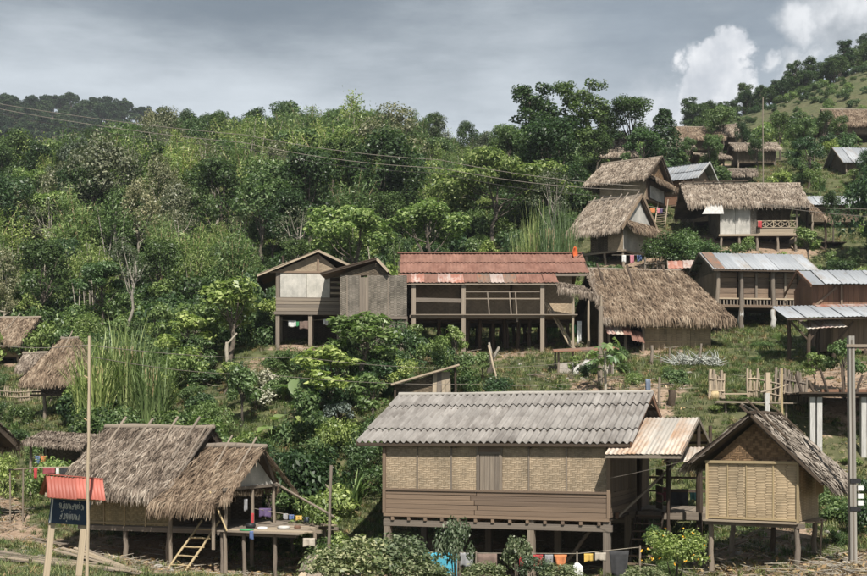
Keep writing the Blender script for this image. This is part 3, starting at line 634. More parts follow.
def thatched_house():    # left front
    h = House('thatched_house', 'thatched bamboo house on low stilts with lower thatched porch wing', 84, 524.5, 37.2, 20, 1.0)
    o, FH = h.o, 1.0; Wd, Dp = 3.1, 3.4; wt = FH + 1.5
    for x in (.05, 1.5, 3.05):
        for y in (.05, 3.3): h.post(x, y, FH - .05, .08, 'wood_grey')
    bar('beam', o, (-.2, 0, FH - .08), (6.0, 0, FH - .08), .1, .14, 'wood_grey'); bar('beam', o, (-.2, 3.3, FH - .08), (6.0, 3.3, FH - .08), .1, .14, 'wood_grey')
    boxpart('floor', o, -.1, 6.0, .05, 3.4, FH - .02, FH + .03, 'wood_grey')
    for a, b in ((0, .75), (.77, 1.5), (1.52, 2.25), (2.27, 3.1)): panel('woven_panel', o, (a, 0), (b, 0), FH + .03, wt, 'weave_olive')
    for x in (0, .76, 1.51, 2.26, 3.1): bar('batten', o, (x, -.03, FH), (x, -.03, wt), .035, .03, 'bamboo', up=(0, 1, 0))
    bar('batten', o, (0, -.03, FH + .1), (3.1, -.03, FH + .1), .03, .04, 'bamboo')
    panel('woven_panel', o, (3.1, .0), (3.1, 3.4), FH + .03, wt, 'weave_dark'); panel('woven_panel', o, (0, 3.4), (0, 0), FH + .03, wt, 'weave_olive'); panel('woven_panel', o, (4.4, 3.4), (0, 3.4), FH + .03, wt, 'weave_dark')
    thatch_gable(o, -.65, 3.45, -.6, 1.7, 4.1, FH + 1.12, FH + 2.98, 'thatch_grey', dens=230, poles=4, pole_r=.045, x0r=-.3, x1r=3.55, ln=.6, wd=.055, fringe=.3, lift=.12)
    gable('gable_panel', o, (3.3, -.2), (3.3, 3.6), wt - .2, FH + 2.75, 'weave_dark')
    for a in ((3.5, -.6, 3.62, 1.7), (3.4, -.5, 3.5, 1.5)): bar('edge_pole', o, (a[0], a[1], FH + 1.2), (a[2], a[3], FH + 3.1), .04, .05, 'wood_grey')
    # porch wing
    wx0, wx1, wyf, wyr, wyb, we, wr = 3.15, 5.7, -.95, .95, 2.9, FH + .78, FH + 2.38
    thatch_gable(o, wx0, wx1 - .45, wyf, wyr, wyb, we, wr, 'thatch_gold', ze_b=FH + 1.2, dens=240, poles=2, x0r=3.95, x1r=wx1 + .1, ln=.6, wd=.055, fringe=.32, lift=.14)
    gable('gable_panel', o, (wx1 - .32, -.45), (wx1 - .32, 2.35), FH + 1.25, wr - .12, 'weave_white'); bar('gable_beam', o, (wx1 - .3, -.75, FH + 1.22), (wx1 - .3, 2.6, FH + 1.22), .07, .09, 'wood_grey')
    strands(o, [(wx1 + .1, 2.9, FH + 1.05), (wx1 + .15, 3.1, FH + 1.0), (wx1 + .1, 1.0, wr), (wx1 - .15, 1.0, wr)], 'thatch_gold', 420, .4, .05, .2, 'thatch', .1, .3)
    strands(o, [(wx1 - .3, -.9, FH + .95), (wx1 - .1, -.7, FH + 1.0), (wx1 + .15, .95, wr), (wx1 - .15, .95, wr)], 'thatch_gold', 300, .4, .05, .2, 'thatch', .1, .3)
    for x, y in ((5.37, -.6), (5.37, 1.0), (5.37, 2.4), (3.5, -.55)): h.post(x, y, FH + 1.25, .06, 'wood_grey', 'porch_post')
    bar('hanging_plank', o, (5.0, -.66, FH - .55), (5.0, -.66, FH + 1.2), .1, .03, 'wood_grey', up=(0, 1, 0)); panel('woven_panel', o, (3.15, 1.2), (4.5, 1.2), FH, wt, 'weave_dark')
    # plank deck reaching right
    for i in range(13): 
        y = -.55 + i * .27; bar('deck_board', o, (5.15 + RG.uniform(-.1, .1), y, FH - .0), (7.75 - .05 * i + RG.uniform(-.2, .3), y, FH + RG.uniform(-.03, .02)), .25, .035, 'wood_pale' if i % 3 else 'wood_grey')
    for x, y in ((5.2, -.5), (5.9, -.45), (6.9, -.4), (7.4, 1.2), (6.0, 2.5), (7.1, 2.5)): h.post(x, y, FH - .05, .06, 'wood_grey')
    for y in (-.4, 1.2, 2.4): bar('beam', o, (5.0, y, FH - .1), (7.6, y, FH - .1), .08, .09, 'wood_grey')
    g = h.g(4.4, -1.5)
    for x in (4.25, 4.85): pole('ladder_rail', o, (x - .35, -1.45, g - .05), (x + .05, -.15, FH + .25), .035, 'bamboo')
    for i in range(5):
        t = (i + .6) / 5.4; pole('rung', o, (3.92 + .4 * t, -1.45 + 1.3 * t, g + (FH + .2 - g) * t), (4.6 + .4 * t, -1.45 + 1.3 * t, g + (FH + .2 - g) * t), .025, 'bamboo')
    pole('outrigger_pole', o, (5.3, 2.7, FH + 1.25), (8.3, .6, FH + .4), .04, 'wood_grey'); pole('stay_pole', o, (4.9, -.7, FH + 1.15), (5.5, -.75, FH + .02), .03, 'bamboo')
    return h
HC = thatched_house()

def white_panel_house():  # mid left, gable to the front
    h = House('gabled_house', 'brown gabled stilt house with whitewashed woven front panel', 276, 312, 61, -4, 1.65)
    o, FH, Wd, Dp = h.o, 1.65, 3.3, 5.0; wt = FH + 2.05
    for x in (.08, 1.75, 3.2):
        for y in (.1, 2.5, 4.9): h.sqpost(x, y, FH, .2, 'wood_grey')
    bar('beam', o, (-.1, 0, FH - .05), (Wd + .1, 0, FH - .05), .14, .16, 'wood_grey'); boxpart('floor', o, 0, Wd, .1, Dp, FH - .02, FH + .04, 'wood_dark')
    boards_h(o, (0, 0), (Wd, 0), FH + .04, FH + .75, 4, 'wood_grey'); panel('woven_panel', o, (.22, 0), (1.55, 0), FH + .76, FH + 2.0, 'weave_white'); panel('woven_panel', o, (1.57, 0), (2.75, 0), FH + .76, FH + 2.0, 'weave_white')
    for i in range(9): bar('board', o, (2.78, -.01, FH + .85 + i * .14), (3.3, -.01, FH + .85 + i * .14 + RG.uniform(-.02, .02)), .03, .1, 'wood_pale' if i % 2 else 'wood_dark')
    boards_v(o, (0, 0), (.2, 0), FH + .7, wt, 1, 'wood_grey')
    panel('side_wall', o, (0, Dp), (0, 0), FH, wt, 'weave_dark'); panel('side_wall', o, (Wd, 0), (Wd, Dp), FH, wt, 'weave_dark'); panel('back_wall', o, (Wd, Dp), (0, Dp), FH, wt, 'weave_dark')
    gable('gable_panel', o, (-.1, .05), (Wd + .1, .05), wt, FH + 3.0, 'weave_tan', apex=.64); bar('tie_beam', o, (-.3, -.03, wt), (Wd + .3, -.03, wt), .07, .1, 'wood_brown'); bar('king_post', o, (2.15, -.02, wt), (2.15, -.02, FH + 3.0), .1, .06, 'wood_brown')
    xa, za, xl, zl, xr, zr = 2.15, FH + 3.15, -.95, FH + 1.85, 3.9, FH + 2.35
    tin_roof(o, (xl, 5.6, zl), (xl, -.28, zl), (xa, 5.6, za), ['tin_brown'], 6, 2, pitch=.2, amp=.02, seg=4); tin_roof(o, (xr, -.28, zr), (xr, 5.6, zr), (xa, -.28, za), ['tin_brown'], 6, 1, pitch=.2, amp=.02, seg=4)
    bar('bargeboard', o, (xl, -.3, zl - .03), (xa, -.3, za - .03), .04, .12, 'wood_pale'); bar('bargeboard', o, (xr, -.3, zr - .03), (xa, -.3, za - .03), .04, .12, 'wood_pale')
    bar('fascia', o, (xl + .02, -.28, zl - .12), (xl + .02, 5.6, zl - .12), .04, .35, 'wood_dark'); pole('finial', o, (.35, .5, FH + 2.3), (.3, .5, FH + 2.95), .05, 'wood_dark')
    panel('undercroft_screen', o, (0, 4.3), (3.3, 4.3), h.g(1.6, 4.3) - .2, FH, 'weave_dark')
    return h
HF = white_panel_house()

def woven_annexe():
    h = House('woven_annexe', 'grey woven bamboo annexe with its own low gable beside rusty roofed house', 340, 316.5, 59.5, 2, 1.75)
    o, FH, Wd, Dp = h.o, 1.75, 3.35, 4.0; wt = FH + 2.05
    for x in (.05, 1.1, 2.2, 3.3):
        for y in (.1, 3.8): h.post(x, y, FH, .09, 'wood_grey')
    bar('beam', o, (0, 0, FH - .08), (Wd, 0, FH - .08), .12, .14, 'wood_grey'); boxpart('floor', o, 0, Wd, .1, Dp, FH - .02, FH + .04, 'wood_dark')
    for a, b in ((0, .35), (.36, 1.0), (1.42, 2.4), (2.42, 3.35)): panel('woven_panel', o, (a, 0), (b, 0), FH, wt, 'weave_grey')
    boards_v(o, (1.02, -.02), (1.4, -.02), FH + .1, wt - .1, 3, 'wood_grey')
    for x in (.36, 1.01, 1.41, 2.41): bar('batten', o, (x, -.03, FH), (x, -.03, wt), .05, .03, 'wood_grey', up=(0, 1, 0))
    panel('lower_panel', o, (1.8, .05), (2.8, .05), h.g(2.3, 0) + .1, FH - .2, 'weave_grey'); panel('lower_panel', o, (2.85, .05), (3.35, .05), h.g(3, 0), FH - .2, 'weave_grey')
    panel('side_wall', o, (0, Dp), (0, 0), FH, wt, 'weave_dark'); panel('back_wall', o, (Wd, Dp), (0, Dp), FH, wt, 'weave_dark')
    xa, za, xl, zl, xr, zr = 1.85, FH + 2.85, -.95, FH + 2.1, 2.45, FH + 2.2
    tin_roof(o, (xl, 4.4, zl), (xl, -.25, zl), (xa, 4.4, za), ['tin_brown'], 5, 1, pitch=.2, amp=.02); tin_roof(o, (xr, -.25, zr), (xr, 4.4, zr), (xa, -.25, za), ['tin_brown'], 5, 1, pitch=.2, amp=.02)
    bar('bargeboard', o, (xl, -.27, zl), (xa, -.27, za), .04, .13, 'wood_dark'); bar('bargeboard', o, (xr, -.27, zr), (xa, -.27, za), .04, .13, 'wood_pale')
    gable('gable_panel', o, (-.1, .06), (2.5, .06), wt, FH + 2.7, 'weave_dark', apex=.72)
woven_annexe()

def rusty_house():
    h = House('rusty_roofed_house', 'long open stilt house under two tiers of red rusted tin', 410, 317, 60.5, 0, 1.7)
    o, FH, Wd, Dp = h.o, 1.7, 7.3, 6.0
    # upper gable: ridge along the front
    yf, yr, yb, ze, zr, x0, x1 = .6, 3.6, 6.8, FH + 2.35, FH + 3.75, -.75, 9.15
    mt = ['tin_rust', 'tin_rust', 'tin_rust']
    tin_roof(o, (x0 + .2, yf, ze), (x1, yf, ze), (x0 + .2, yr, zr), mt, 12, 2, pitch=.2, amp=.02); tin_roof(o, (x1, yb, ze), (x0 + .2, yb, ze), (x1, yr, zr), mt, 12, 2, pitch=.2, amp=.02)
    bar('bargeboard', o, (x0 + .15, yf, ze - .06), (x0 + .15, yr, zr - .06), .04, .14, 'wood_dark'); bar('bargeboard', o, (x1, yf, ze - .06), (x1, yr, zr - .06), .04, .14, 'wood_dark'); bar('ridge_cap', o, (x0, yr, zr + .03), (x1, yr, zr + .03), .3, .04, 'tin_rust')
    bar('fascia', o, (x0 + .3, yf + .04, ze - .12), (x1 - .1, yf + .04, ze - .12), .03, .14, 'wood_grey'); gable('gable_wall', o, (x1 - .5, .8), (x1 - .5, 6.6), FH + 2.3, zr - .15, 'weave_tan')
    # skirt roof, some sheets pale and some bare rust
    sk = ['tin_rust', 'tin_rust_pale', 'tin_rust', 'tin_rust_pale', 'tin_rust_pale', 'tin_rust', 'tin_brown', 'tin_rust_pale', 'tin_brown', 'tin_rust', 'tin_rust', 'tin_rust']
    tin_roof(o, (-.6, -1.0, FH + 1.62), (7.4, -1.0, FH + 1.62), (-.6, .75, FH + 2.3), sk, 12, 1, pitch=.2, amp=.022, jitter=.03)
    bar('eave_pole', o, (-.6, -.95, FH + 1.55), (7.4, -.95, FH + 1.55), .06, .07, 'wood_grey')
    for x in (.2, 2.7, 6.65): h.sqpost(x, -.75, FH + 1.6, .2, 'wood_grey', 'porch_post')
    for x in (1.5, 2.0, 3.0, 3.6, 4.3, 5.0, 5.6, 6.2, 7.0, 4.9, 8.2):
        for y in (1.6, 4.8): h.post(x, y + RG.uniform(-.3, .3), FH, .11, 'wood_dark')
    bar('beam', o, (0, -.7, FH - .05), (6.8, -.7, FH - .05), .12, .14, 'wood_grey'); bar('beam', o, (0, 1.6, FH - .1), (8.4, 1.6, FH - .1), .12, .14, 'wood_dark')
    for i in range(14): bar('floor_board', o, (.05, -.75 + i * .5, FH + .03), (8.4, -.75 + i * .5, FH + .03), .47, .05, 'wood_grey')
    # railing and the shaded inner wall
    for z in (.85, 1.2): bar('rail', o, (2.7, -.72, FH + z), (6.65, -.72, FH + z), .05, .06, 'wood_grey')
    for x in (4.0, 5.1, 5.4): bar('baluster', o, (x, -.72, FH - (.3 if x > 5.2 else 0)), (x - .1, -.72, FH + 1.25), .06, .05, 'wood_grey')
    bar('rail', o, (.2, -.72, FH + .8), (2.7, -.72, FH + .75), .04, .2, 'wood_grey')
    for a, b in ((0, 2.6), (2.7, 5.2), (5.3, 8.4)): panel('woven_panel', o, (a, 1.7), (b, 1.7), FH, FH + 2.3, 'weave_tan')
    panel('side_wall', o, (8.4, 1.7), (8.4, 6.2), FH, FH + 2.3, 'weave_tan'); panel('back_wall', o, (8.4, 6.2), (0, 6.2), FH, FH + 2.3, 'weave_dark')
    for x in (2.65, 5.25): bar('wall_post', o, (x, 1.64, FH), (x, 1.64, FH + 2.3), .12, .1, 'wood_dark')
    # right lean-to of ragged thatch
    q = [(7.4, -.9, FH + 1.35), (9.4, -.8, FH + .95), (8.9, .6, FH + 1.6), (7.4, .6, FH + 1.85)]
    slab('lean_to_base', o, q, .07, 'thatch_under'); strands(o, q, 'thatch_grey', 90, .45, .06, .35, 'lean_to_thatch', .1, .3)
    for x, y in ((8.2, -.8), (9.6, -.8), (9.2, 1.0)): h.post(x, y, FH + .95, .07, 'wood_pale', 'porch_post')
    for a, b in (((6.9, .4), (8.3, -.4)), ((7.1, .9), (8.5, 0))): bar('leaning_plank', o, (b[0], b[1], h.g(*b) + .05), (a[0], a[1], FH + .8), .18, .04, 'wood_pale')
    return h
HH = rusty_house()

def golden_thatch_house():
    h = House('thatched_longhouse', 'long ground-level house with thick golden brown thatch roof and ridge poles', 606, 346, 61.5, -7, .25)
    o, FH = h.o, .25; Wd, Dp = 6.6, 5.2
    thatch_gable(o, -.35, 6.5, -.8, 2.6, 6.1, FH + 1.4, FH + 4.25, 'thatch_gold', dens=190, poles=3, pole_r=.08, pole_mat='wood_dark', x0r=-.3, x1r=4.85, ln=.7, wd=.075, fringe=.4, lift=.16)
    strands(o, [(-.5, -.9, FH + 1.3), (-.1, -.9, FH + 1.3), (-.1, 2.6, FH + 4.3), (-.5, 2.6, FH + 4.3)], 'thatch_grey', 150, .6, .07, .3, 'thatch', .14, .3)
    gable('gable_wall', o, (0, 5.4), (0, -.4), FH + 1.4, FH + 3.9, 'weave_dark')
    for a, b in ((1.9, 3.2), (3.22, 4.5), (4.52, 5.6)): panel('woven_panel', o, (a, 0), (b, 0), FH - .2, FH + 1.4, 'weave_granary')
    for z in (.25, .6, .95): bar('batten', o, (1.9, -.03, FH + z), (5.6, -.03, FH + z), .03, .03, 'bamboo')
    panel('side_wall', o, (5.6, 0), (5.6, Dp), FH - .3, FH + 1.4, 'weave_granary'); panel('side_wall', o, (0, Dp), (0, 0), FH - .3, FH + 1.5, 'weave_dark'); panel('back_wall', o, (5.6, Dp), (0, Dp), FH - .3, FH + 1.5, 'weave_dark')
    panel('inner_wall', o, (0, 1.6), (1.9, 1.6), FH - .2, FH + 1.9, 'weave_dark')
    for x in (.1, 1.0, 1.9): h.post(x, -.2, FH + 1.5, .08, 'wood_grey')
    tin_roof(o, (-.2, -1.0, FH + .55), (1.1, -1.0, FH + .5), (-.2, .0, FH + 1.15), ['tin_rust_pale', 'tin_porch', 'tin_rust'], 3, 1, pitch=.2, amp=.02, name='awning_sheet'); tin_roof(o, (1.05, -1.1, FH + .25), (1.7, -1.1, FH + .1), (.95, .0, FH + .95), ['tin_rust'], 2, 1, pitch=.2, amp=.02, name='awning_sheet')
    return h
HI = golden_thatch_house()

def tin_plank_house():
    h = House('plank_house', 'plank walled stilt house with grey corrugated tin gable roof', 717, 305, 69, -6, 1.3)
    o, FH, Wd, Dp = h.o, 1.3, 5.0, 4.0; wt = FH + 1.95
    for x in (.0, 1.4, 3.3, 5.0): h.post(x, -.15, wt, .13, 'wood_grey')
    for x in (.0, 1.4, 3.3, 5.0): h.post(x, 3.9, FH, .12, 'wood_grey')
    for x in (1.4, 3.3): pole('post_sleeve', o, (x, -.15, h.g(x, -.15) - .1), (x, -.15, FH - .25), .155, 'concrete')
    bar('beam', o, (-.4, -.15, FH - .08), (5.2, -.15, FH - .08), .14, .14, 'wood_brown'); boxpart('floor', o, -.2, 5.1, 0, 4, FH - .02, FH + .04, 'wood_brown')
    for a, b in ((.1, 1.3), (1.5, 2.35), (2.45, 3.2), (3.4, 4.1), (4.2, 4.9)): boards_h(o, (a, .2), (b, .2), FH + .4, wt, 5, 'wood_brown')
    for x in (1.4, 2.4, 3.3, 4.15, 5.0): bar('batten', o, (x, .12, FH), (x, .12, wt), .12, .08, 'wood_grey', up=(0, 1, 0))
    bar('rail', o, (-.1, -.05, FH + .38), (5.1, -.05, FH + .38), .06, .08, 'wood_pale')
    for i in range(26): bar('baluster', o, (i * .2, -.03, FH), (i * .2, -.03, FH + .35), .07, .03, 'wood_grey')
    boards_v(o, (0, 4), (0, .2), FH, wt, 10, 'wood_brown'); boards_v(o, (5, .2), (5, 4), FH, wt, 10, 'wood_brown'); boards_v(o, (5, 4), (0, 4), FH, wt, 10, 'wood_brown')
    yf, yr, yb, ze, zr, x0, x1 = -.55, 1.9, 4.4, FH + 2.02, FH + 3.3, -.45, 5.9
    tin_roof(o, (x0, yf, ze), (x1, yf, ze), (x0, yr, zr), ['tin_grey'], 8, 1, pitch=.2, amp=.02); tin_roof(o, (x1, yb, ze), (x0, yb, ze), (x1, yr, zr), ['tin_grey'], 8, 1, pitch=.2, amp=.02)
    slab('rusty_patch', o, [(x0 + .12, yf + .05, ze + .055), (x0 + .75, yf + .05, ze + .055), (x0 + .75, yr - .1, zr + .02), (x0 + .12, yr - .1, zr + .02)], .02, 'tin_brown')
    for x in (x0, x1):
        for y in (yf, yb): bar('bargeboard', o, (x, y, ze - .04), (x, yr, zr - .04), .05, .13, 'wood_grey')
    purlins(o, x0, x1, yf, yr, ze, zr, 4); purlins(o, x0, x1, yb, yr, ze, zr, 4); gable('gable_wall', o, (0, 4.2), (0, -.3), wt, zr - .15, 'weave_dark'); gable('gable_wall', o, (5, -.3), (5, 4.2), wt, zr - .15, 'weave_dark')
tin_plank_house()

def edge_house():        # right edge, two tiers of tin
    h = House('plank_house', 'dark plank house with two tiers of grey tin at the right edge', 832, 350, 57.5, 0, .9)
    o, FH = h.o, .9
    for x in (.1, 1.6, 3.4): 
        for y in (.1, 3.2): h.post(x, y, FH + .1, .12, 'wood_dark')
    boxpart('floor', o, -.2, 4.6, 0, 3.6, FH - .02, FH + .06, 'wood_brown'); boards_v(o, (.1, .1), (4.4, .1), FH + .06, FH + 1.75, 18, 'wood_brown'); boards_v(o, (.1, 3.5), (.1, .1), FH + .06, FH + 1.75, 12, 'wood_brown')
    # lower skirt
    tin_roof(o, (-2.55, -1.1, FH + 1.45), (4.8, -1.1, FH + 1.6), (-2.55, 1.4, FH + 2.25), ['tin_grey'], 8, 1, pitch=.2, amp=.02, lap=1.08); bar('eave_pole', o, (-2.5, -1.05, FH + 1.38), (4.8, -1.05, FH + 1.53), .06, .08, 'wood_dark')
    slab('rusty_edge_sheet', o, [(-.4, 1.0, FH + 2.2), (4.8, 1.0, FH + 2.28), (4.8, 1.5, FH + 2.42), (-.4, 1.5, FH + 2.36)], .02, 'tin_rust_pale')
    tin_roof(o, (-1.5, -.9, FH + .95), (.4, -.9, FH + 1.05), (-1.1, .2, FH + 1.4), ['tin_porch', 'tin_rust_pale'], 3, 1, pitch=.2, amp=.02, name='awning_sheet')
    for x, y in ((-1.3, -.6), (-1.9, .6), (-.5, .6)): h.post(x, y, FH + 1.45, .1, 'wood_dark', 'porch_post')
    for a, b in (((-1.3, -.6), (-.6, -.6)), ((-1.3, -.6), (-2.2, -.6)), ((0.1, -.4), (.9, -.4))): bar('brace', o, (a[0], a[1], FH + .4), (b[0], b[1], FH + 1.35), .09, .08, 'wood_dark')
    # upper storey
    boards_v(o, (-.45, 1.5), (4.6, 1.5), FH + 2.2, FH + 3.35, 20, 'wood_red'); boards_v(o, (-.45, 4.5), (-.45, 1.5), FH + 2.2, FH + 3.4, 10, 'wood_red'); gable('gable_wall', o, (-.45, 4.6), (-.45, 1.2), FH + 3.3, FH + 4.15, 'wood_red')
    bar('brace', o, (-.4, 1.42, FH + 2.25), (.7, 1.42, FH + 3.2), .05, .1, 'wood_brown'); bar('brace', o, (.95, 1.42, FH + 2.2), (.95, 1.42, FH + 3.3), .1, .05, 'wood_brown', up=(0, 1, 0))
    tin_roof(o, (-.1, .8, FH + 3.3), (5, .8, FH + 3.3), (-.1, 3.0, FH + 4.25), ['tin_grey'], 6, 1, pitch=.2, amp=.02); tin_roof(o, (5, 5.2, FH + 3.3), (-.1, 5.2, FH + 3.3), (5, 3.0, FH + 4.25), ['tin_grey'], 6, 1, pitch=.2, amp=.02)
    slab('gable_eave', o, [(-.75, .8, FH + 3.27), (-.1, .8, FH + 3.27), (-.1, 3.0, FH + 4.22), (-.75, 3.0, FH + 4.22)], .02, 'tin_grey'); bar('bargeboard', o, (-.78, .7, FH + 3.2), (-.78, 3.0, FH + 4.2), .05, .15, 'wood_red'); bar('bargeboard', o, (-.78, 5.2, FH + 3.2), (-.78, 3.0, FH + 4.2), .05, .15, 'wood_red')
edge_house()

def terrace_deck():      # concrete posts carrying the yard in front of the edge house
    a = P(838, 394, 46.6); t = thing('concrete_post_deck', 'earth topped wooden deck on tall pale concrete posts at right', 'deck', a)
    for x in (-1.05, -.78, .95): 
        w = gz(a.x + x, a.y - .1) - a.z; bar('concrete_post', t, (x, -.1, min(w - .1, -2.0)), (x, -.1, -.02), .2, .2, 'concrete')
    for i in range(13): bar('deck_board', t, (-1.6 + RG.uniform(-.1, .1), -.35 + i * .3, .03), (3.2, -.35 + i * .3, .03), .28, .06, 'wood_dark')
    for k in range(9): x = -1.5 + k * .55; pole('rail_stick', t, (x, -.2 + .1 * (k % 3), .05), (x + RG.uniform(-.3, .3), .1, RG.uniform(.5, 1.3)), .05, 'wood_dark')
    bar('beam', t, (-1.5, -.2, -.06), (3.2, -.2, -.06), .14, .12, 'wood_dark'); bar('log', t, (-.6, .2, .1), (3.0, .3, .12), .2, .18, 'wood_red')
terrace_deck()

def hip_thatch_house():  # upper, white panels, thatch skirt on the gable
    h = House('thatched_house', 'thatched stilt house with white woven gable above a thatch skirt', 586, 254, 83.5, 40, 1.0)
    o, FH = h.o, 1.0; Wd, Dp = 3.0, 3.8
    for x in (0, 1.5, 2.95):
        for y in (.1, 1.9, 3.7): h.post(x, y, FH, .1, 'wood_grey')
    bar('beam', o, (-.2, 0, FH - .05), (3.2, 0, FH - .05), .12, .12, 'wood_grey'); bar('beam', o, (3.0, -.1, FH - .05), (3.0, 3.9, FH - .05), .12, .12, 'wood_pale'); boxpart('floor', o, 0, 3.0, .1, 3.8, FH - .02, FH + .03, 'wood_dark')
    panel('woven_panel', o, (0, .6), (1.8, .6), FH, FH + 1.5, 'weave_dark'); panel('woven_panel', o, (1.8, 0), (3.0, 0), FH, FH + 1.5, 'weave_tan'); panel('woven_panel', o, (3.0, 0), (3.0, 1.9), FH, FH + 1.7, 'weave_white'); panel('woven_panel', o, (3.0, 1.92), (3.0, 3.8), FH, FH + 1.7, 'weave_white'); panel('back_wall', o, (3.0, 3.8), (0, 3.8), FH, FH + 1.5, 'weave_dark')
    thatch_gable(o, -1.2, 3.3, -.8, 1.9, 4.6, FH + 1.35, FH + 3.95, 'thatch_pale', dens=110, poles=6, pole_r=.06, x0r=-.9, x1r=3.35, ln=.7, wd=.085, fringe=.3)
    gable('gable_panel', o, (3.1, .0), (3.1, 3.8), FH + 1.8, FH + 3.75, 'weave_white')
    q = [(4.0, -.6, FH + 1.3), (4.0, 4.4, FH + 1.3), (3.12, 3.9, FH + 2.0), (3.12, -.1, FH + 2.0)]; slab('skirt_base', o, q, .1, 'thatch_under'); strands(o, q, 'thatch_gold', 160, .5, .08, .3, 'skirt_thatch', .16)
    for y in (-.8, 4.6): bar('bargeboard', o, (3.38, y, FH + 1.3), (3.4, 1.9, FH + 4.0), .05, .2, 'thatch_gold')
hip_thatch_house()

def plaited_gable_house():
    h = House('thatched_house', 'thatched house with plaited brown gable behind the white gabled one', 600, 203, 93, 32, 1.2)
    o, FH = h.o, 1.2; Wd, Dp = 3.8, 4.0
    for x in (0, 1.9, 3.75):
        for y in (.1, 3.9): h.post(x, y, FH, .1, 'wood_grey')
    boxpart('floor', o, -.1, 3.9, 0, 4.1, FH - .1, FH + .03, 'wood_brown')
    panel('woven_panel', o, (0, 0), (1.9, 0), FH, FH + 1.6, 'weave_tan'); panel('woven_panel', o, (1.92, 0), (3.8, 0), FH, FH + 1.6, 'weave_tan'); boards_v(o, (3.8, 0), (3.8, 4), FH, FH + 1.5, 8, 'wood_brown'); panel('back_wall', o, (3.8, 4), (0, 4), FH, FH + 1.6, 'weave_dark')
    panel('woven_panel', o, (4.0, .4), (4.0, 3.2), FH + .05, FH + 1.0, 'weave_white')
    thatch_gable(o, -.9, 4.2, -.9, 2.0, 4.9, FH + 1.4, FH + 3.4, 'thatch_pale', dens=110, poles=1, x0r=-.6, x1r=4.3, ln=.7, wd=.085, fringe=.2)
    gable('gable_panel', o, (3.95, .1), (3.95, 3.9), FH + 1.6, FH + 3.2, 'weave_gable')
    q = [(4.7, -.5, FH + 1.3), (4.7, 4.5, FH + 1.3), (3.95, 4.2, FH + 1.8), (3.95, 0, FH + 1.8)]; strands(o, q, 'thatch_gold', 190, .5, .08, .3, 'skirt_thatch', .12); slab('skirt_base', o, q, .08, 'thatch_under')
    for y in (-.9, 4.9): bar('bargeboard', o, (4.3, y, FH + 1.35), (4.35, 2.0, FH + 3.5), .05, .14, 'wood_dark')
    for x in (4.6, 5.4): bar('stringer', o, (x, -.2, h.g(x, -.2) + .1), (x - .8, 2.6, FH + .2), .06, .14, 'wood_pale')
    for i in range(6): bar('stair_tread', o, (4.6 - .13 * i, -.1 + .45 * i, h.g(4.8, 0) + .15 + i * .25), (5.4 - .13 * i, -.1 + .45 * i, h.g(4.8, 0) + .15 + i * .25), .25, .04, 'wood_pale')
plaited_gable_house()

def tin_gable_house():
    h = House('tin_gabled_house', 'brown board house with pale tin gable roof beside long thatch roof', 656, 207, 99, 34, 1.2)
    o, FH = h.o, 1.2
    for x in (0, 3.2):
        for y in (.1, 3.9): h.post(x, y, FH, .1, 'wood_grey')
    boxpart('floor', o, -.1, 3.3, 0, 4.1, FH - .1, FH + .03, 'wood_brown'); boards_h(o, (0, 0), (3.2, 0), FH, FH + 2, 7, 'wood_red'); boards_v(o, (3.2, 0), (3.2, 4), FH, FH + 2.0, 10, 'wood_brown'); panel('back_wall', o, (3.2, 4), (0, 4), FH, FH + 2, 'weave_dark')
    gable('gable_wall', o, (3.25, 0), (3.25, 4), FH + 2, FH + 3.4, 'wood_brown')
    yf, yr, yb, ze, zr, x0, x1 = -.7, 2.0, 4.7, FH + 1.85, FH + 3.6, -.9, 3.9
    tin_roof(o, (x0, yf, ze), (x1, yf, ze), (x0, yr, zr), ['tin_grey'], 6, 2, pitch=.25, amp=.02); tin_roof(o, (x1, yb, ze), (x0, yb, ze), (x1, yr, zr), ['tin_grey'], 6, 2, pitch=.25, amp=.02)
    for y in (yf, yb): bar('bargeboard', o, (x1, y, ze), (x1, yr, zr), .05, .14, 'concrete')
tin_gable_house()

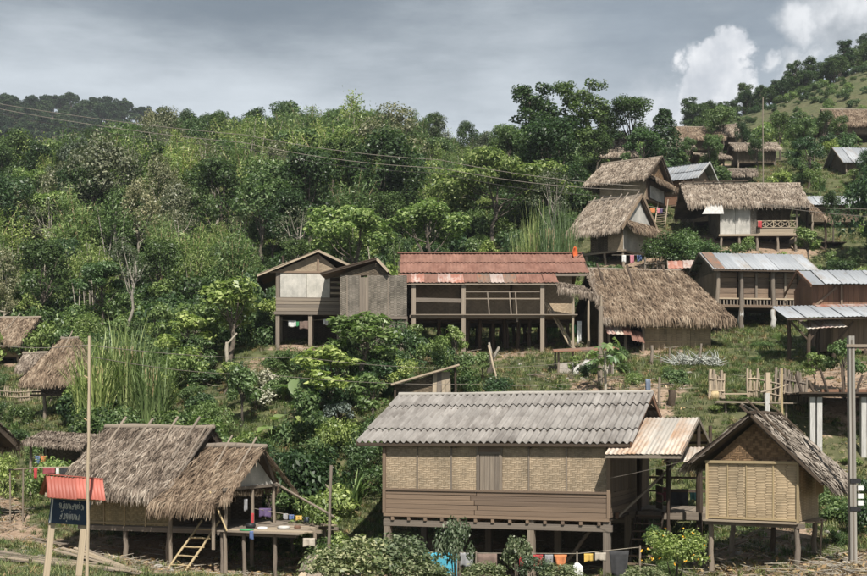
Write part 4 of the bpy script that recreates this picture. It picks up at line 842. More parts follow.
def balcony_house():
    h = House('balcony_house', 'thatched stilt house with white panel and crossed balcony rail', 720, 235, 87, 2, 1.15)
    o, FH, Wd, Dp = h.o, 1.15, 5.6, 4.4
    for x in (.1, 1.4, 2.7, 4.2, 5.5):
        for y in (.1, 2.2, 4.3): h.post(x, y, FH, .1, 'wood_grey')
    bar('beam', o, (-.1, -.02, FH - .03), (Wd + .1, -.02, FH - .03), .12, .14, 'wood_pale'); boxpart('floor', o, 0, Wd, .1, Dp, FH - .02, FH + .04, 'wood_dark')
    panel('woven_panel', o, (.0, 0), (1.1, 0), FH + .05, FH + 2.15, 'weave_white'); panel('woven_panel', o, (1.12, 0), (2.2, 0), FH + .05, FH + 2.15, 'weave_white'); panel('woven_panel', o, (2.22, 0), (2.65, 0), FH + .05, FH + 2.1, 'weave_grey')
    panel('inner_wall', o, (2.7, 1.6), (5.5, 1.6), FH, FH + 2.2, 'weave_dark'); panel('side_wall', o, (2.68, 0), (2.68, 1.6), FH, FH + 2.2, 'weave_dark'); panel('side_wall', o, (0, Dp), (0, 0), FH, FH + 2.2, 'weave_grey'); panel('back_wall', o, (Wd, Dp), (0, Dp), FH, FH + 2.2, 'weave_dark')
    boards_h(o, (2.7, 0), (5.6, 0), FH + .05, FH + .45, 2, 'wood_pale')
    for z in (.52, 1.0): bar('rail', o, (2.7, -.02, FH + z), (5.6, -.02, FH + z), .05, .06, 'wood_pale')
    for i in range(5):
        a = 2.75 + i * .56; bar('rail_cross', o, (a, -.02, FH + .55), (a + .54, -.02, FH + .97), .03, .045, 'wood_pale'); bar('rail_cross', o, (a, .01, FH + .97), (a + .54, .01, FH + .55), .03, .045, 'wood_pale'); bar('baluster', o, (a, -.02, FH + .5), (a, -.02, FH + 1.0), .05, .05, 'wood_pale')
    bar('corner_post', o, (5.55, 0, FH), (5.55, 0, FH + 2.2), .12, .12, 'wood_grey')
    thatch_gable(o, -2.5, 6.3, -.45, 2.2, 5.0, FH + 2.2, FH + 4.1, 'thatch_pale', dens=110, poles=0, ln=.75, wd=.09, fringe=.35, lift=.16)
    for i in range(7): x = -2.3 + i * .75; bar('ridge_stake', o, (x, 1.9, FH + 3.3), (x + RG.uniform(-.05, .05), 2.1, FH + 4.45), .08, .06, 'wood_dark')
    bar('ridge_pole', o, (-2.5, 2.0, FH + 4.3), (2.5, 2.0, FH + 4.35), .06, .07, 'wood_dark')
    q = [(6.2, -.7, FH + 1.7), (8.1, .2, FH + 1.0), (7.0, 2.0, FH + 2.6), (6.0, 1.2, FH + 2.6)]; slab('lean_to_base', o, q, .08, 'thatch_under'); strands(o, q, 'thatch_gold', 120, .6, .08, .35, 'lean_to_thatch', .12, .3)
    q = [(-1.5, -1.1, FH + 1.35), (0.05, -1.1, FH + 1.35), (.05, -.5, FH + 2.3), (-.9, -.5, FH + 2.3)]; slab('awning_sheet', o, q, .03, 'concrete')
    bar('brace', o, (5.9, 0, FH), (7.6, .2, h.g(7.6, .2)), .14, .12, 'wood_dark'); h.post(7.7, .3, FH + 1.3, .09, 'wood_dark', 'porch_post'); h.post(6.8, 1.8, FH + 2.4, .09, 'wood_dark', 'porch_post')
    for i in range(4): bar('deck_board', o, (5.6, .4 + i * .5, FH - .5), (9.2, .4 + i * .5, FH - .55), .46, .06, 'wood_dark')
balcony_house()

def simple_hut(name, label, px, py, d, yaw, W, D, wall, rise, roof, wallmat='weave_dark', stilt=.4, over=.5, poles=2, dens=90, axis='x', cat='hut', **kw):
    h = House(name, label, px, py, d, yaw, stilt, cat); o, FH = h.o, stilt
    for x in (.05, W - .05):
        for y in (.05, D - .05): h.post(x, y, FH + .05, .09, 'wood_grey')
    boxpart('floor', o, 0, W, .05, D, FH - .08, FH, 'wood_dark')
    for a, b in (((0, 0), (W, 0)), ((W, 0), (W, D)), ((W, D), (0, D)), ((0, D), (0, 0))): panel('woven_panel', o, a, b, FH, FH + wall, wallmat)
    for x in (0, W): bar('corner_post', o, (x, -.03, FH), (x, -.03, FH + wall), .09, .09, 'wood_grey')
    ze, zr = FH + wall - .15, FH + wall + rise
    if axis == 'x':
        ends = [((W, 0), (W, D)), ((0, D), (0, 0))]; x0, x1, yf, yr, yb = -over, W + over, -over, D / 2, D + over
    else:
        ends = [((0, 0), (W, 0)), ((W, D), (0, D))]; x0, x1, yf, yr, yb = -over, D + over, -W - over, -W / 2, over
    for a, b in ends: gable('gable_panel', o, a, b, FH + wall - .05, zr - .2, wallmat)
    if roof.startswith('thatch'): thatch_gable(o, x0, x1, yf, yr, yb, ze, zr, roof, dens=dens, poles=poles, axis=axis, wd=.09, ln=.65, **kw)
    else:
        T = (lambda x, y, z: (x, y, z)) if axis == 'x' else (lambda x, y, z: (-y, x, z)); n = max(3, int((x1 - x0) / .85))
        tin_roof(o, T(x0, yf, ze), T(x1, yf, ze), T(x0, yr, zr), [roof], n, 1, pitch=.25, amp=.02); tin_roof(o, T(x1, yb, ze), T(x0, yb, ze), T(x1, yr, zr), [roof], n, 1, pitch=.25, amp=.02)
        for x in (x0, x1):
            for y in (yf, yb): bar('bargeboard', o, T(x, y, ze - .03), T(x, yr, zr - .03), .05, .12, 'wood_grey')
    return h
simple_hut('tin_roofed_shed', 'low shed with flat grey tin roof right of the balcony house', 812, 222, 92, 0, 3.6, 3, 1.4, .9, 'tin_grey', cat='shed')
simple_hut('tin_roofed_hut', 'hut with steep pale tin roof among trees at upper right edge', 846, 172, 108, -4, 4.5, 4, .9, 1.8, 'tin_grey', cat='hut')
simple_hut('thatched_hut', 'pale conical thatched hut on the crest left of the dark fir-like tree', 601, 163, 117, 10, 3.0, 3.0, .8, 1.7, 'thatch_pale', 'weave_tan', x0r=1.4, x1r=2.4)
simple_hut('open_hut', 'tumbledown open hut with ragged thatch beneath the dark fir-like tree', 657, 161, 118, 0, 3.2, 3.0, 1.3, 1.2, 'thatch_pale', 'weave_grey')
simple_hut('rusty_thatch_hut', 'crest hut with orange brown patched thatch roof', 679, 150, 128, 0, 4.4, 4, 1.3, 1.6, 'thatch_gold', 'weave_dark')
simple_hut('thatched_hut', 'small narrow thatch hut right of the orange patched crest hut', 714, 146, 130, 30, 2.4, 2.4, 1.0, 1.3, 'thatch_pale', 'weave_dark')
simple_hut('thatched_shed', 'ragged pale thatch shed behind thin wooden pole', 738, 163, 116, 2, 3.6, 3.0, 1.4, .8, 'thatch_pale', 'weave_dark', cat='shed')
simple_hut('thatched_hut', 'broad brown thatch roof high at the right edge below the hill', 832, 134, 135, 0, 7.5, 4.5, 1.1, 2.2, 'thatch_gold', 'weave_dark')
simple_hut('grey_shed', 'low grey thatched shed above the long thatch roof', 718, 181, 108, 4, 3.0, 2.2, .6, .6, 'thatch_grey', 'weave_grey', cat='shed')
simple_hut('flat_shed', 'little pale slanted roof shed below the crest huts', 703, 161, 115, -10, 2.2, 2.0, .5, .35, 'thatch_pale', 'weave_dark', cat='shed')
simple_hut('thatched_hut', 'small thatched hut with low walls behind white gabled and long thatch roofs', 693, 222, 92, 20, 2.6, 2.2, 1.3, .8, 'thatch_pale', 'weave_tan')
simple_hut('tin_shed', 'tiny pale roofed shed peeping over the golden thatch ridge', 676, 275, 73, 10, 1.8, 1.8, .5, .5, 'tin_rust_pale', 'weave_dark', cat='shed')
# left side
hl = simple_hut('thatched_granary', 'thatched granary on tall stilts beside the tall cane clump', 43, 393.5, 57, 16, 1.6, 1.7, .78, 1.85, 'thatch_gold', 'weave_dark', 1.3, .68, 1, 210, fringe=.25, x0r=.55, x1r=1.3)
bar('cross_beam', hl.o, (-.6, -.1, 1.22), (2.0, -.1, 1.22), .1, .1, 'wood_dark'); bar('cross_beam', hl.o, (-.5, -.12, 1.38), (1.9, -.12, 1.38), .08, .08, 'wood_dark')
simple_hut('thatched_house', 'thatched house cut by the left edge on the grassy slope', -35, 357, 74, 10, 3.6, 3.4, 1.0, 1.5, 'thatch_gold', 'weave_tan', .2, .5, 2, 120)
simple_hut('thatched_hut', 'second thatched hut close behind the left edge house', 12, 356, 78, 18, 1.2, 2.4, .9, 1.3, 'thatch_gold', 'weave_dark', .2, .4, 1, 120)
simple_hut('thatch_mound', 'small low heap-like thatched shelter uphill of the left granary', 25, 372, 68, 10, 1.2, 1.2, .35, .7, 'thatch_grey', 'weave_dark', .1, .35, 0, 150, cat='shelter')
simple_hut('thatched_house', 'dark thatched house corner low at the left edge', -118, 470, 38.5, 20, 2.2, 2.6, 1.0, 1.1, 'thatch_grey', 'weave_dark', .7, .55, 1, 220)
def open_shed():
    a = P(30, 487, 45); t = thing('open_shed', 'dark open sided shed behind the laundry rail at left', 'shed', a)
    q = [(-.1, -.5, 1.68), (2.15, -.5, 1.5), (2.2, 1.8, 1.95), (-.05, 1.8, 2.1)]; slab('roof_base', t, q, .08, 'thatch_under'); strands(t, q, 'thatch_grey', 170, .45, .06, .12, 'roof_thatch', .05)
    for x, y in ((.1, -.2), (2.0, -.2), (.1, 1.6), (2.0, 1.6)): pole('post', t, (x, y, gz(a.x + x, a.y + y) - a.z - .1), (x, y, 1.6), .06, 'wood_grey')
    panel('back_wall', t, (0, 1.6), (2.1, 1.6), gz(a.x + 1, a.y + 1.6) - a.z, 1.8, 'weave_dark'); panel('side_wall', t, (2.0, -.1), (2.0, 1.6), gz(a.x + 2, a.y + .5) - a.z, 1.5, 'weave_dark')
    bar('rail', t, (0, 1.5, .9), (2.0, 1.5, .9), .05, .06, 'wood_grey')
open_shed()
def lean_to():
    a = P(395, 397, 47.5); t = thing('lean_to_shed', 'low lean-to shed with slanting board roof behind the cement roof', 'shed', a)
    q = [(-.15, -.4, .52), (2.55, -.4, 1.3), (2.55, 1.5, 1.4), (-.15, 1.5, .62)]; slab('roof_board', t, q, .06, 'wood_pale'); slab('roof_underside', t, [Vector(v) - Vector((0, 0, .07)) for v in q], .03, 'wood_dark')
    panel('woven_panel', t, (0, 0), (1.9, 0), -.5, .45, 'weave_dark', z1b=1.0)
    for i in range(4): bar('board', t, (1.55 + i * .2, -.15 - .02 * i, -.5), (1.6 + i * .17, -.05, 1.0), .17, .03, 'wood_pale' if i != 1 else 'wood_grey', up=(0, 1, 0))
    for x, y in ((0, 1.3), (2.4, 1.3), (2.4, -.2), (0, -.2)): pole('post', t, (x, y, gz(a.x + x, a.y + y) - a.z - .1), (x, y, .6 + .27 * x), .05, 'wood_dark')
lean_to()
# ------------------------------------------------------------------ smaller things
def tube_mesh(name, pts, r, mat, n=5):
    pts = [Vector(p) for p in pts]; V = []; Fs = []
    for i, p in enumerate(pts):
        d = (pts[min(i + 1, len(pts) - 1)] - pts[max(i - 1, 0)]).normalized(); u = d.cross(Vector((.31, .2, .93))).normalized(); v = d.cross(u)
        rr = r[i] if isinstance(r, (list, tuple)) else r
        for j in range(n):
            a = 2 * math.pi * j / n; V.append(p + (u * math.cos(a) + v * math.sin(a)) * rr)
    for i in range(len(pts) - 1):
        for j in range(n): Fs.append((i * n + j, i * n + (j + 1) % n, (i + 1) * n + (j + 1) % n, (i + 1) * n + j))
    Fs += [tuple(range(n))[::-1], tuple(range((len(pts) - 1) * n, len(pts) * n))]
    return mesh_py(name, V, Fs, mat, True)
def sign():
    a = G(62, 26); t = thing('village_sign', 'blue lettered sign board on wooden posts under small red tin roof', 'sign', a); t.rotation_euler = (0, math.radians(6), math.radians(26))
    zb = -1.78 - a.z      # board centre height in local z
    for x in (-.34, .34): bar('post', t, (x, .03, -.15), (x, .03, zb + .42), .13, .07, 'wood_pale', up=(0, 1, 0))
    b = panel('board', t, (-.42, -.03), (.42, -.03), zb - .27, zb + .27, 'sign_blue', .04)
    for x in (-.39, .39): bar('board_edge', t, (x, -.03, zb - .26), (x, -.03, zb + .26), .03, .05, 'sign_white', up=(0, 1, 0))
    # two lines of brushed rounded lettering
    glyphs = {
     'a': [[(0, .35), (.2, .15), (.35, .35), (.2, .6), (0, .8), (.1, 1), (.45, .95), (.6, .6), (.6, 0)]],
     'b': [[(.1, .85), (0, .95), (.12, 1), (.15, .8), (.1, .2), (.3, 0), (.6, .1), (.62, .9), (.72, 1)]],
     'c': [[(.3, .5), (.15, .45), (.15, .7), (.35, .7), (.5, .4), (.4, .05), (.1, 0), (0, .3)], [(.5, .4), (.6, .9), (.45, 1)]],
     'd': [[(.25, .1), (.1, .0), (.05, .25), (.25, .25), (.3, 0), (.3, .8), (.5, 1), (.7, .8), (.7, 0)]],
     'e': [[(.15, .9), (.05, 1), (.0, .85), (.15, .75), (.35, .9), (.4, .2), (.2, 0), (.05, .15)], [(.4, .6), (.65, .7), (.6, 0)]],
     'm': [[(.1, 1), (0, .9), (.1, .8), (.12, .1), (.3, 0), (.4, .3), (.42, .9)], [(.42, .1), (.6, 0), (.7, .2), (.7, 1)]],
     '^': [[(.1, 1.2), (.3, 1.45), (.5, 1.25)]], 'u': [[(.3, -.1), (.25, -.3), (.4, -.38), (.42, -.2)]]}
    def line(txt, x0, x1, z, hgt):
        base = [c for c in txt if c not in '^u']; w = (x1 - x0) / len(base); i = -1
        for c in txt:
            if c not in '^u': i += 1
            for st in glyphs[c]:
                pts = [(x0 + i * w + p[0] * w * 1.0, -.062, z + p[1] * hgt) for p in st]
                ob('letter', tube_mesh('letter', pts, .009, 'sign_white', 4), b)
    line('adu^becma^e', -.24, .3, zb + .06, .12); line('c^daum^bed', -.2, .24, zb - .17, .13)
    # red tin gable roof, ridge along the board
    ze, zr = zb + .32, zb + .76
    tin_roof(t, (-.58, -.56, ze), (.62, -.56, ze), (-.58, 0, zr), ['tin_red_paint'], 2, 1, pitch=.075, amp=.01, lap=1.02); tin_roof(t, (.62, .56, ze), (-.58, .56, ze), (.62, 0, zr), ['tin_red_paint'], 2, 1, pitch=.075, amp=.01, lap=1.02)
    bar('ridge_cap', t, (-.6, 0, zr + .02), (.64, 0, zr + .02), .1, .02, 'tin_red_paint')
    for x in (-.45, .45):
        bar('rafter', t, (x, -.42, ze + .02), (x, 0, zr - .04), .05, .06, 'wood_pale'); bar('rafter', t, (x, .42, ze + .02), (x, 0, zr - .04), .05, .06, 'wood_pale'); bar('crossbar', t, (x, -.4, ze + .0), (x, .4, ze + .0), .05, .06, 'wood_pale')
    bar('plate', t, (-.5, -.38, ze), (.55, -.38, ze), .04, .09, 'wood_pale'); bar('plate', t, (-.5, .38, ze), (.55, .38, ze), .04, .09, 'wood_pale')
sign()
def lone_pole(name, label, px, d, top, r, mat, cat='pole', dx=0, node=False):
    a = G(px, d); o = thing(name, label, cat, a); z = (HY - top) * d / F - a.z
    pole('shaft', o, (0, 0, -.3), (dx, 0, z), r, mat, node); return o, z
o, z = lone_pole('bamboo_pole', 'tall bare bamboo pole standing beside the red roofed sign', 87, 25.2, 336, .031, 'wood_pale', node=True, dx=.05)
for k in (.83, .66): pole('stub_twig', o, (.04, 0, z * k), (-.06, -.02, z * k + .06), .015, 'bamboo')
o, z = lone_pole('wooden_pole', 'thin crooked wooden pole at the end of the plank deck', 327, 34, 465, .05, 'wood_grey', dx=.12)
pole('stub_twig', o, (.1, 0, z * .78), (-.05, 0, z * .84), .025, 'wood_grey')
o, z = lone_pole('round_wooden_post', 'thick weathered wooden post with young papaya beside it', 601, 49, 306, .11, 'wood_grey')
lone_pole('wooden_pole', 'tall thin pole rising over the long thatch roof', 763, 104, 97, .055, 'wood_grey')
lone_pole('fence_stake', 'short wooden stake behind the cement roof ridge', 659.5, 47.5, 377, .06, 'wood_grey', 'stake')
lone_pole('bamboo_stake', 'thin pale stake beside the granary roof ridge', 782, 44, 368, .04, 'bamboo', 'stake')
def utility_pole():
    a = G(853, 30); t = thing('utility_pole', 'square concrete utility pole with insulators by the dirt road', 'pole', a); z = (HY - 336) * 30 / F - a.z
    for x, m in ((-.045, 'concrete_dark'), (.045, 'concrete_dark')):
        bar('shaft', t, (x, 0, -.3), (x * .7 - .06, 0, z), .08, .16, m, up=(0, 1, 0))
    bar('groove', t, (0, -.02, -.2), (-.06, -.02, z - .1), .05, .12, 'wood_grey', up=(0, 1, 0))
    for k in (1.55, 1.72, 1.92): bar('insulator', t, (.08, -.08, k), (.22, -.08, k), .1, .12, 'insulator')
    bar('clamp', t, (-.1, -.09, 2.1), (.16, -.09, 2.1), .03, .12, 'black_plastic'); bar('clamp', t, (-.1, -.09, 1.4), (.16, -.09, 1.4), .03, .12, 'black_plastic')
    bar('crossarm', t, (-.2, -.08, z - .25), (.35, -.08, z - .25), .06, .07, 'wood_grey'); return a, z
UA, UZ = utility_pole()
def wire(label, pts, r=.012, mat='wire', sag=.0, group=None):
    P0 = [Vector(p) for p in pts]; out = []
    for a, b in zip(P0[:-1], P0[1:]):
        for i in range(13):
            t = i / 13; q = a.lerp(b, t); q.z -= sag * 4 * t * (1 - t); out.append(q)
    out.append(P0[-1]); base = out[0].copy(); o = ob('overhead_wire', tube_mesh('overhead_wire', [q - base for q in out], r, mat, 4)); o.location = base
    return tag(o, label, 'wire', group)
wire('topmost power line crossing the forest from left', [P(-40, 97, 88), P(245, 135, 82), P(440, 160, 78), P(640, 186, 74)], .02, 'wire_pale', .25)
wire('second power line across the forest, just under the topmost', [P(-40, 101, 86), P(245, 143, 80), P(440, 168, 76), P(640, 190, 72)], .02, 'wire_pale', .3)
wire('third power line across the forest, lowest of the three', [P(-40, 106, 84), P(245, 148, 78), P(440, 173, 74), P(640, 197, 70)], .018, 'wire', .35)
wire('upper wire running from top right trees to the balcony thatch', [P(760, 204, 60), P(930, 209, 42)], .014, 'wire_pale', .1)
wire('lower wire running past the balcony thatch to the right edge', [P(770, 206, 60), P(930, 220, 42)], .014, 'wire_pale', .1)
wire('thin line strung from bamboo pole across the left slope', [P(-30, 340, 30), P(87, 345, 25.2), P(300, 357, 40), P(470, 368, 48), P(600, 358, 49)], .008, 'wire_pale', .12)
wire('second thin line strung across the left slope to the papaya post', [P(87, 356, 25.2), P(260, 374, 40), P(470, 384, 48), P(600, 381, 49)], .008, 'wire_pale', .12)
wire('thin stay line from porch roof to granary', [P(610, 478, 33), P(705, 455, 31)], .006, 'wire_pale', .03)

# laundry and cloths
NCL = [0]
def cloth(label, p0, p1, drop, mat, name='hanging_cloth', cat='cloth', taper=1.0):
    p0, p1 = Vector(p0), Vector(p1); X = p1 - p0; L = X.length; X.normalize(); Nn = X.cross(Vector((0, 0, 1))).normalized(); NCL[0] += 1; s = NCL[0] * 1.7
    nx, nz = 9, 7; V = []; base = (p0 + p1) / 2
    for j in range(nz):
        v = j / (nz - 1)
        for i in range(nx):
            u = i / (nx - 1); k = 1 - (1 - taper) * v
            off = (.035 * math.sin(u * 9 + s) + .02 * math.sin(u * 17 + s * 2)) * (.2 + v)
            V.append(p0 + X * (L * (.5 + (u - .5) * k)) + Vector((0, 0, -drop * v * (1 + .08 * math.sin(u * 5 + s)))) + Nn * off - base)
    Fs = [(j * nx + i, j * nx + i + 1, (j + 1) * nx + i + 1, (j + 1) * nx + i) for j in range(nz - 1) for i in range(nx - 1)]
    me = mesh_py(name, V, Fs, 'cloth_' + mat, True); o = ob(name, me); o.location = base
    md = o.modifiers.new('thick', 'SOLIDIFY'); md.thickness = .006; return tag(o, label, cat)
def line_thing(name, label, pts, r, mat, cat='clothesline', stakes=()):
    base = Vector(pts[0]); t = thing(name, label, cat, base); ob('line', tube_mesh('line', [Vector(p) - base for p in pts], r, mat, 4), t)
    for s in stakes:
        s = Vector(s); pole('stake', t, (s.x - base.x, s.y - base.y, gz(s.x, s.y) - base.z - .1), s - base + Vector((0, 0, .05)), .03, 'wood_grey')
    return t
d = 32.4
line_thing('clothesline', 'clothesline strung low in front of the big stilt house', [P(415, 551, d), P(480, 553, d), P(577, 553.5, d), P(640, 547, d)], .008, 'rope', stakes=[P(415, 551, d), P(476, 552.5, d), P(577, 553.5, d), P(640, 547, d)])
for lab, a, b, y, drop, m, tp in (
    ('turquoise cloth on the front clothesline', 423, 457, 552, .68, 'turquoise', 1), ('grey towel hanging between turquoise and brown cloths', 460, 473, 552, .4, 'grey', 1),
    ('wide brown blanket on the front clothesline', 477, 497, 553, .85, 'brown', 1), ('dark red shirt leftmost of the red washing', 519, 529, 554, .33, 'red', .9), ('bright red shirt right of the dark red one', 533, 543, 554, .38, 'red', .85),
    ('grey brown cloth beside the orange one', 545, 553, 554, .28, 'grey', 1), ('orange scarf with pointed hem on clothesline', 554, 567, 554, .42, 'orange', .5), ('yellow cloth on the front clothesline', 584, 593, 553, .22, 'yellow', 1),
    ('beige cloth right of the yellow one', 595, 606, 552, .22, 'beige', 1), ('long black trousers hanging before the corner post', 609, 629, 550, .75, 'black', .7)):
    cloth(lab, P(a, y + .5, d), P(b, y + .5, d), drop, m, taper=tp)
def jerrycan():
    a = P(577, 576, 32.3); t = thing('hanging_jerrycan', 'white cut plastic canister hanging below the clothesline', 'canister', a)
    V = [(-.14, -.1, 0), (.14, -.1, 0), (.14, .1, 0), (-.14, .1, 0), (-.15, -.11, .26), (.15, -.11, .26), (.15, .11, .26), (-.15, .11, .26), (-.04, -.03, .36), (.05, -.03, .36), (.05, .03, .36), (-.04, .03, .36)]
    ob('canister_body', mesh_py('canister_body', V, [(3, 2, 1, 0), (0, 1, 5, 4), (1, 2, 6, 5), (2, 3, 7, 6), (3, 0, 4, 7), (4, 5, 9, 8), (5, 6, 10, 9), (6, 7, 11, 10), (7, 4, 8, 11), (8, 9, 10, 11)], 'sign_white'), t)
    pole('hanger', t, (0, 0, .34), (0, 0, .64), .008, 'rope')
jerrycan()
# porch washing, sheds and upper houses
d = 40.4
for lab, a, b, y, drop, m in (('dark red cloth over the porch rail', 656, 667, 487, .5, 'darkred'), ('black cloth over the porch rail', 669, 688, 489, .62, 'black'), ('teal cloth at right end of the porch rail', 690, 700, 490, .35, 'teal')): cloth(lab, P(a, y, d), P(b, y, d), drop, m)
d = 41
line_thing('laundry_rail', 'pale pole laundry rail in front of the dark open shed', [P(8, 470, d), P(40, 467.5, d), P(78, 467, d)], .025, 'wood_pale', 'laundry rail', stakes=[P(10, 470, d), P(23, 469, d), P(76, 467, d)])
for lab, a, b, y, drop, m in (('red shirt leftmost on the shed laundry rail', 33.5, 37.5, 468, .35, 'red'), ('red striped cloth on the shed laundry rail', 43, 55, 468, .2, 'stripe'), ('small white cloth on the shed laundry rail', 56, 59, 467.5, .25, 'white'), ('black cloth right end of the shed laundry rail', 60, 73, 467.5, .35, 'black')): cloth(lab, P(a, y, d), P(b, y, d), drop, m)
cloth('dark blue bag of clothes hanging at shed post', P(35, 456, 43.5), P(40, 456, 43.5), .3, 'blue', 'hanging_bag', 'bag', .8); cloth('orange cloth bundle hanging at shed post', P(41, 456, 43.5), P(46, 456, 43.5), .22, 'orange', 'hanging_bag', 'bag', .7)
d = 36.8
line_thing('clothesline', 'short clothesline behind the thatched porch deck', [P(252, 508, d), P(280, 513, d), P(312, 519, d)], .008, 'rope', stakes=[P(312, 519, d)])
for lab, a, b, y, drop, m in (('purple cloth hanging in the thatched porch', 259, 271, 508, .28, 'purple'), ('grey cloth on the deck clothesline', 283, 288, 513.5, .18, 'grey'), ('small blue cloth on the deck clothesline', 289, 294, 514.5, .15, 'blue'), ('small yellow cloth on the deck clothesline', 296, 302, 515.5, .14, 'yellow'), ('pale blue cloth at the end of the deck line', 304, 309, 517, .16, 'slate')): cloth(lab, P(a, y, d), P(b, y, d), drop, m)
cloth('red cloth hanging at the thatched porch post', P(251, 513, 35.6), P(254, 513, 35.6), .36, 'red'); cloth('white shirt hanging inside the thatched porch', P(244, 499, 35.8), P(247.5, 499, 35.8), .36, 'grey')
cloth('white sack draped over the plank deck edge', P(303, 538, 34.1), P(315, 538, 34.1), .24, 'beige', 'draped_sack', 'sack'); cloth('blue cloth tied under the plank deck corner', P(249.5, 531, 34.4), P(253.5, 531, 34.4), .25, 'blue')
d = 61.3
line_thing('clothesline', 'clothesline under the white panelled gabled house', [P(281, 320, d), P(300, 321.5, d), P(338, 318, d)], .012, 'rope')
for lab, a, b, y, drop, m in (('white cloth leftmost under the gabled house', 288, 296, 320.5, .32, 'white'), ('green cloth under the gabled house', 296.5, 299, 321, .28, 'green'), ('brown cloth under the gabled house', 299.5, 309, 321, .42, 'brown'), ('white cloth right of the middle post under gabled house', 323, 328, 319, .3, 'white')): cloth(lab, P(a, y, d), P(b, y, d), drop, m)
d = 81
line_thing('clothesline', 'clothesline under the white gabled thatched house', [P(612, 255, d), P(650, 255, d)], .014, 'rope')
for lab, a, b, drop, m in (('pink cloth under the white gabled thatched house', 630, 634, .55, 'pink'), ('light blue cloth under the white gabled thatched house', 637, 642, .45, 'blue'), ('white cloth under the white gabled thatched house', 622, 626, .5, 'white')): cloth(lab, P(a, 255, d), P(b, 255, d), drop, m)
d = 89.5
line_thing('clothesline', 'slanting clothesline beside the plaited gable house', [P(648, 206, d), P(664, 209, d)], .014, 'rope')
for lab, a, b, y, drop, m in (('orange cloth beside the plaited gable house', 650, 655, 208, .35, 'orange'), ('pink cloth beside the plaited gable house', 657, 660, 208, .4, 'pink'), ('purple cloth beside the plaited gable house', 660.5, 662.5, 208.5, .4, 'purple')): cloth(lab, P(a, y, d), P(b, y, d), drop, m)
cloth('red cloth over the balcony rail', P(758, 221, 86.6), P(762, 221, 86.6), .5, 'red')
cloth('slate blue cloth hung on a stump behind the roof ridge', P(645.5, 379, 47.8), P(650.5, 379, 47.8), .5, 'slate', taper=.9); lone_pole('stump', 'stump under the slate blue cloth', 648, 47.9, 379, .07, 'wood_dark', 'stump')
cloth('white cloth hanging under the ragged lean-to', P(577, 321, 61), P(581.5, 321, 61), 1.1, 'white'); cloth('green cloth hanging under the ragged lean-to', P(571, 325, 61.5), P(576, 325, 61.5), .4, 'green')

# satellite dish, round basket on wall
def dish():
    a = P(575.5, 253, 63.5); t = thing('satellite_dish', 'orange satellite dish above the rusty roof end', 'dish', a, math.radians(62)); n = 14; V = [(0, .12, 0)]
    for k in (1, 2, 3):
        for j in range(n): an = 2 * math.pi * j / n; r = .34 * k / 3; V.append((math.cos(an) * r, .12 - .12 * (k / 3) ** 2, math.sin(an) * r))
    Fs = [(0, 1 + j, 1 + (j + 1) % n) for j in range(n)] + [(1 + k * n + j, 1 + (k + 1) * n + j, 1 + (k + 1) * n + (j + 1) % n, 1 + k * n + (j + 1) % n) for k in range(2) for j in range(n)]
    o = ob('bowl', mesh_py('bowl', V, Fs, 'dish_orange', True), t); md = o.modifiers.new('thick', 'SOLIDIFY'); md.thickness = .015
    pole('arm', t, (0, .08, -.35), (0, -.4, -.05), .02, 'black_plastic'); ob('receiver', unit_bar('black_plastic'), t, Matrix.Translation((-.04, -.42, -.04)) @ Matrix.Diagonal((.08, .1, .08, 1))); pole('mast', t, (0, .15, -1.2), (0, .15, .05), .03, 'wood_grey')
dish()
def round_tray(label, p, r, mat):
    n = 12; V = [(0, .03, 0)] + [(math.cos(2 * math.pi * j / n) * r * k, .03 - .03 * k, math.sin(2 * math.pi * j / n) * r * k) for k in (.7, 1) for j in range(n)]
    Fs = [(0, 1 + (j + 1) % n, 1 + j) for j in range(n)] + [(1 + j, 1 + (j + 1) % n, 1 + n + (j + 1) % n, 1 + n + j) for j in range(n)]
    o = ob('hanging_pan', mesh_py('hanging_pan', V, Fs, mat)); o.location = p; md = o.modifiers.new('thick', 'SOLIDIFY'); md.thickness = .03; tag(o, label, 'pan')
round_tray('round black pan hanging on the golden thatch house wall', P(653, 336, 62.3), .17, 'black_plastic')

# concrete pen with tin roof by the yard
def pen():
    a = G(583, 53.2); t = thing('concrete_pen', 'low grey block pen with sagging dark board roof in the yard', 'pen', a); wz = .62
    for i in range(4):
        for j in range(2): boxpart('block', t, -1.1 + i * .56 + .03 * j, -.56 + i * .56 + .03 * j, 0, .18, j * .31 - .1, j * .31 + .2, 'block')
    for i in range(3): boxpart('block', t, 1.2 + .01 * i, 1.38 + .01 * i, .1 + i * .5, .58 + i * .5, -.1, .52, 'block')
    bar('leaning_slab', t, (-.35, -.2, -.05), (-.32, -.02, .62), .28, .05, 'concrete', up=(0, 1, 0)); bar('leaning_slab', t, (.0, -.15, .25), (.25, -.05, .6), .3, .05, 'concrete', up=(0, 1, 0))
    for x, y in ((-1.1, 0), (-.45, -.05), (1.3, 0), (-1.1, 1.3), (1.3, 1.3)): pole('post', t, (x, y, -.2), (x, y, 1.05), .05, 'wood_grey')
    q = [(-1.35, -.4, .98), (1.55, -.4, 1.1), (1.5, 1.6, 1.35), (-1.2, 1.6, 1.2)]; slab('roof_sheet', t, q, .05, 'tin_brown'); boxpart('painted_opening_shade', t, .32, .6, -.01, .1, -.05, .3, 'black_plastic')  # solid black box on the blocks paints the shade of an opening
pen()
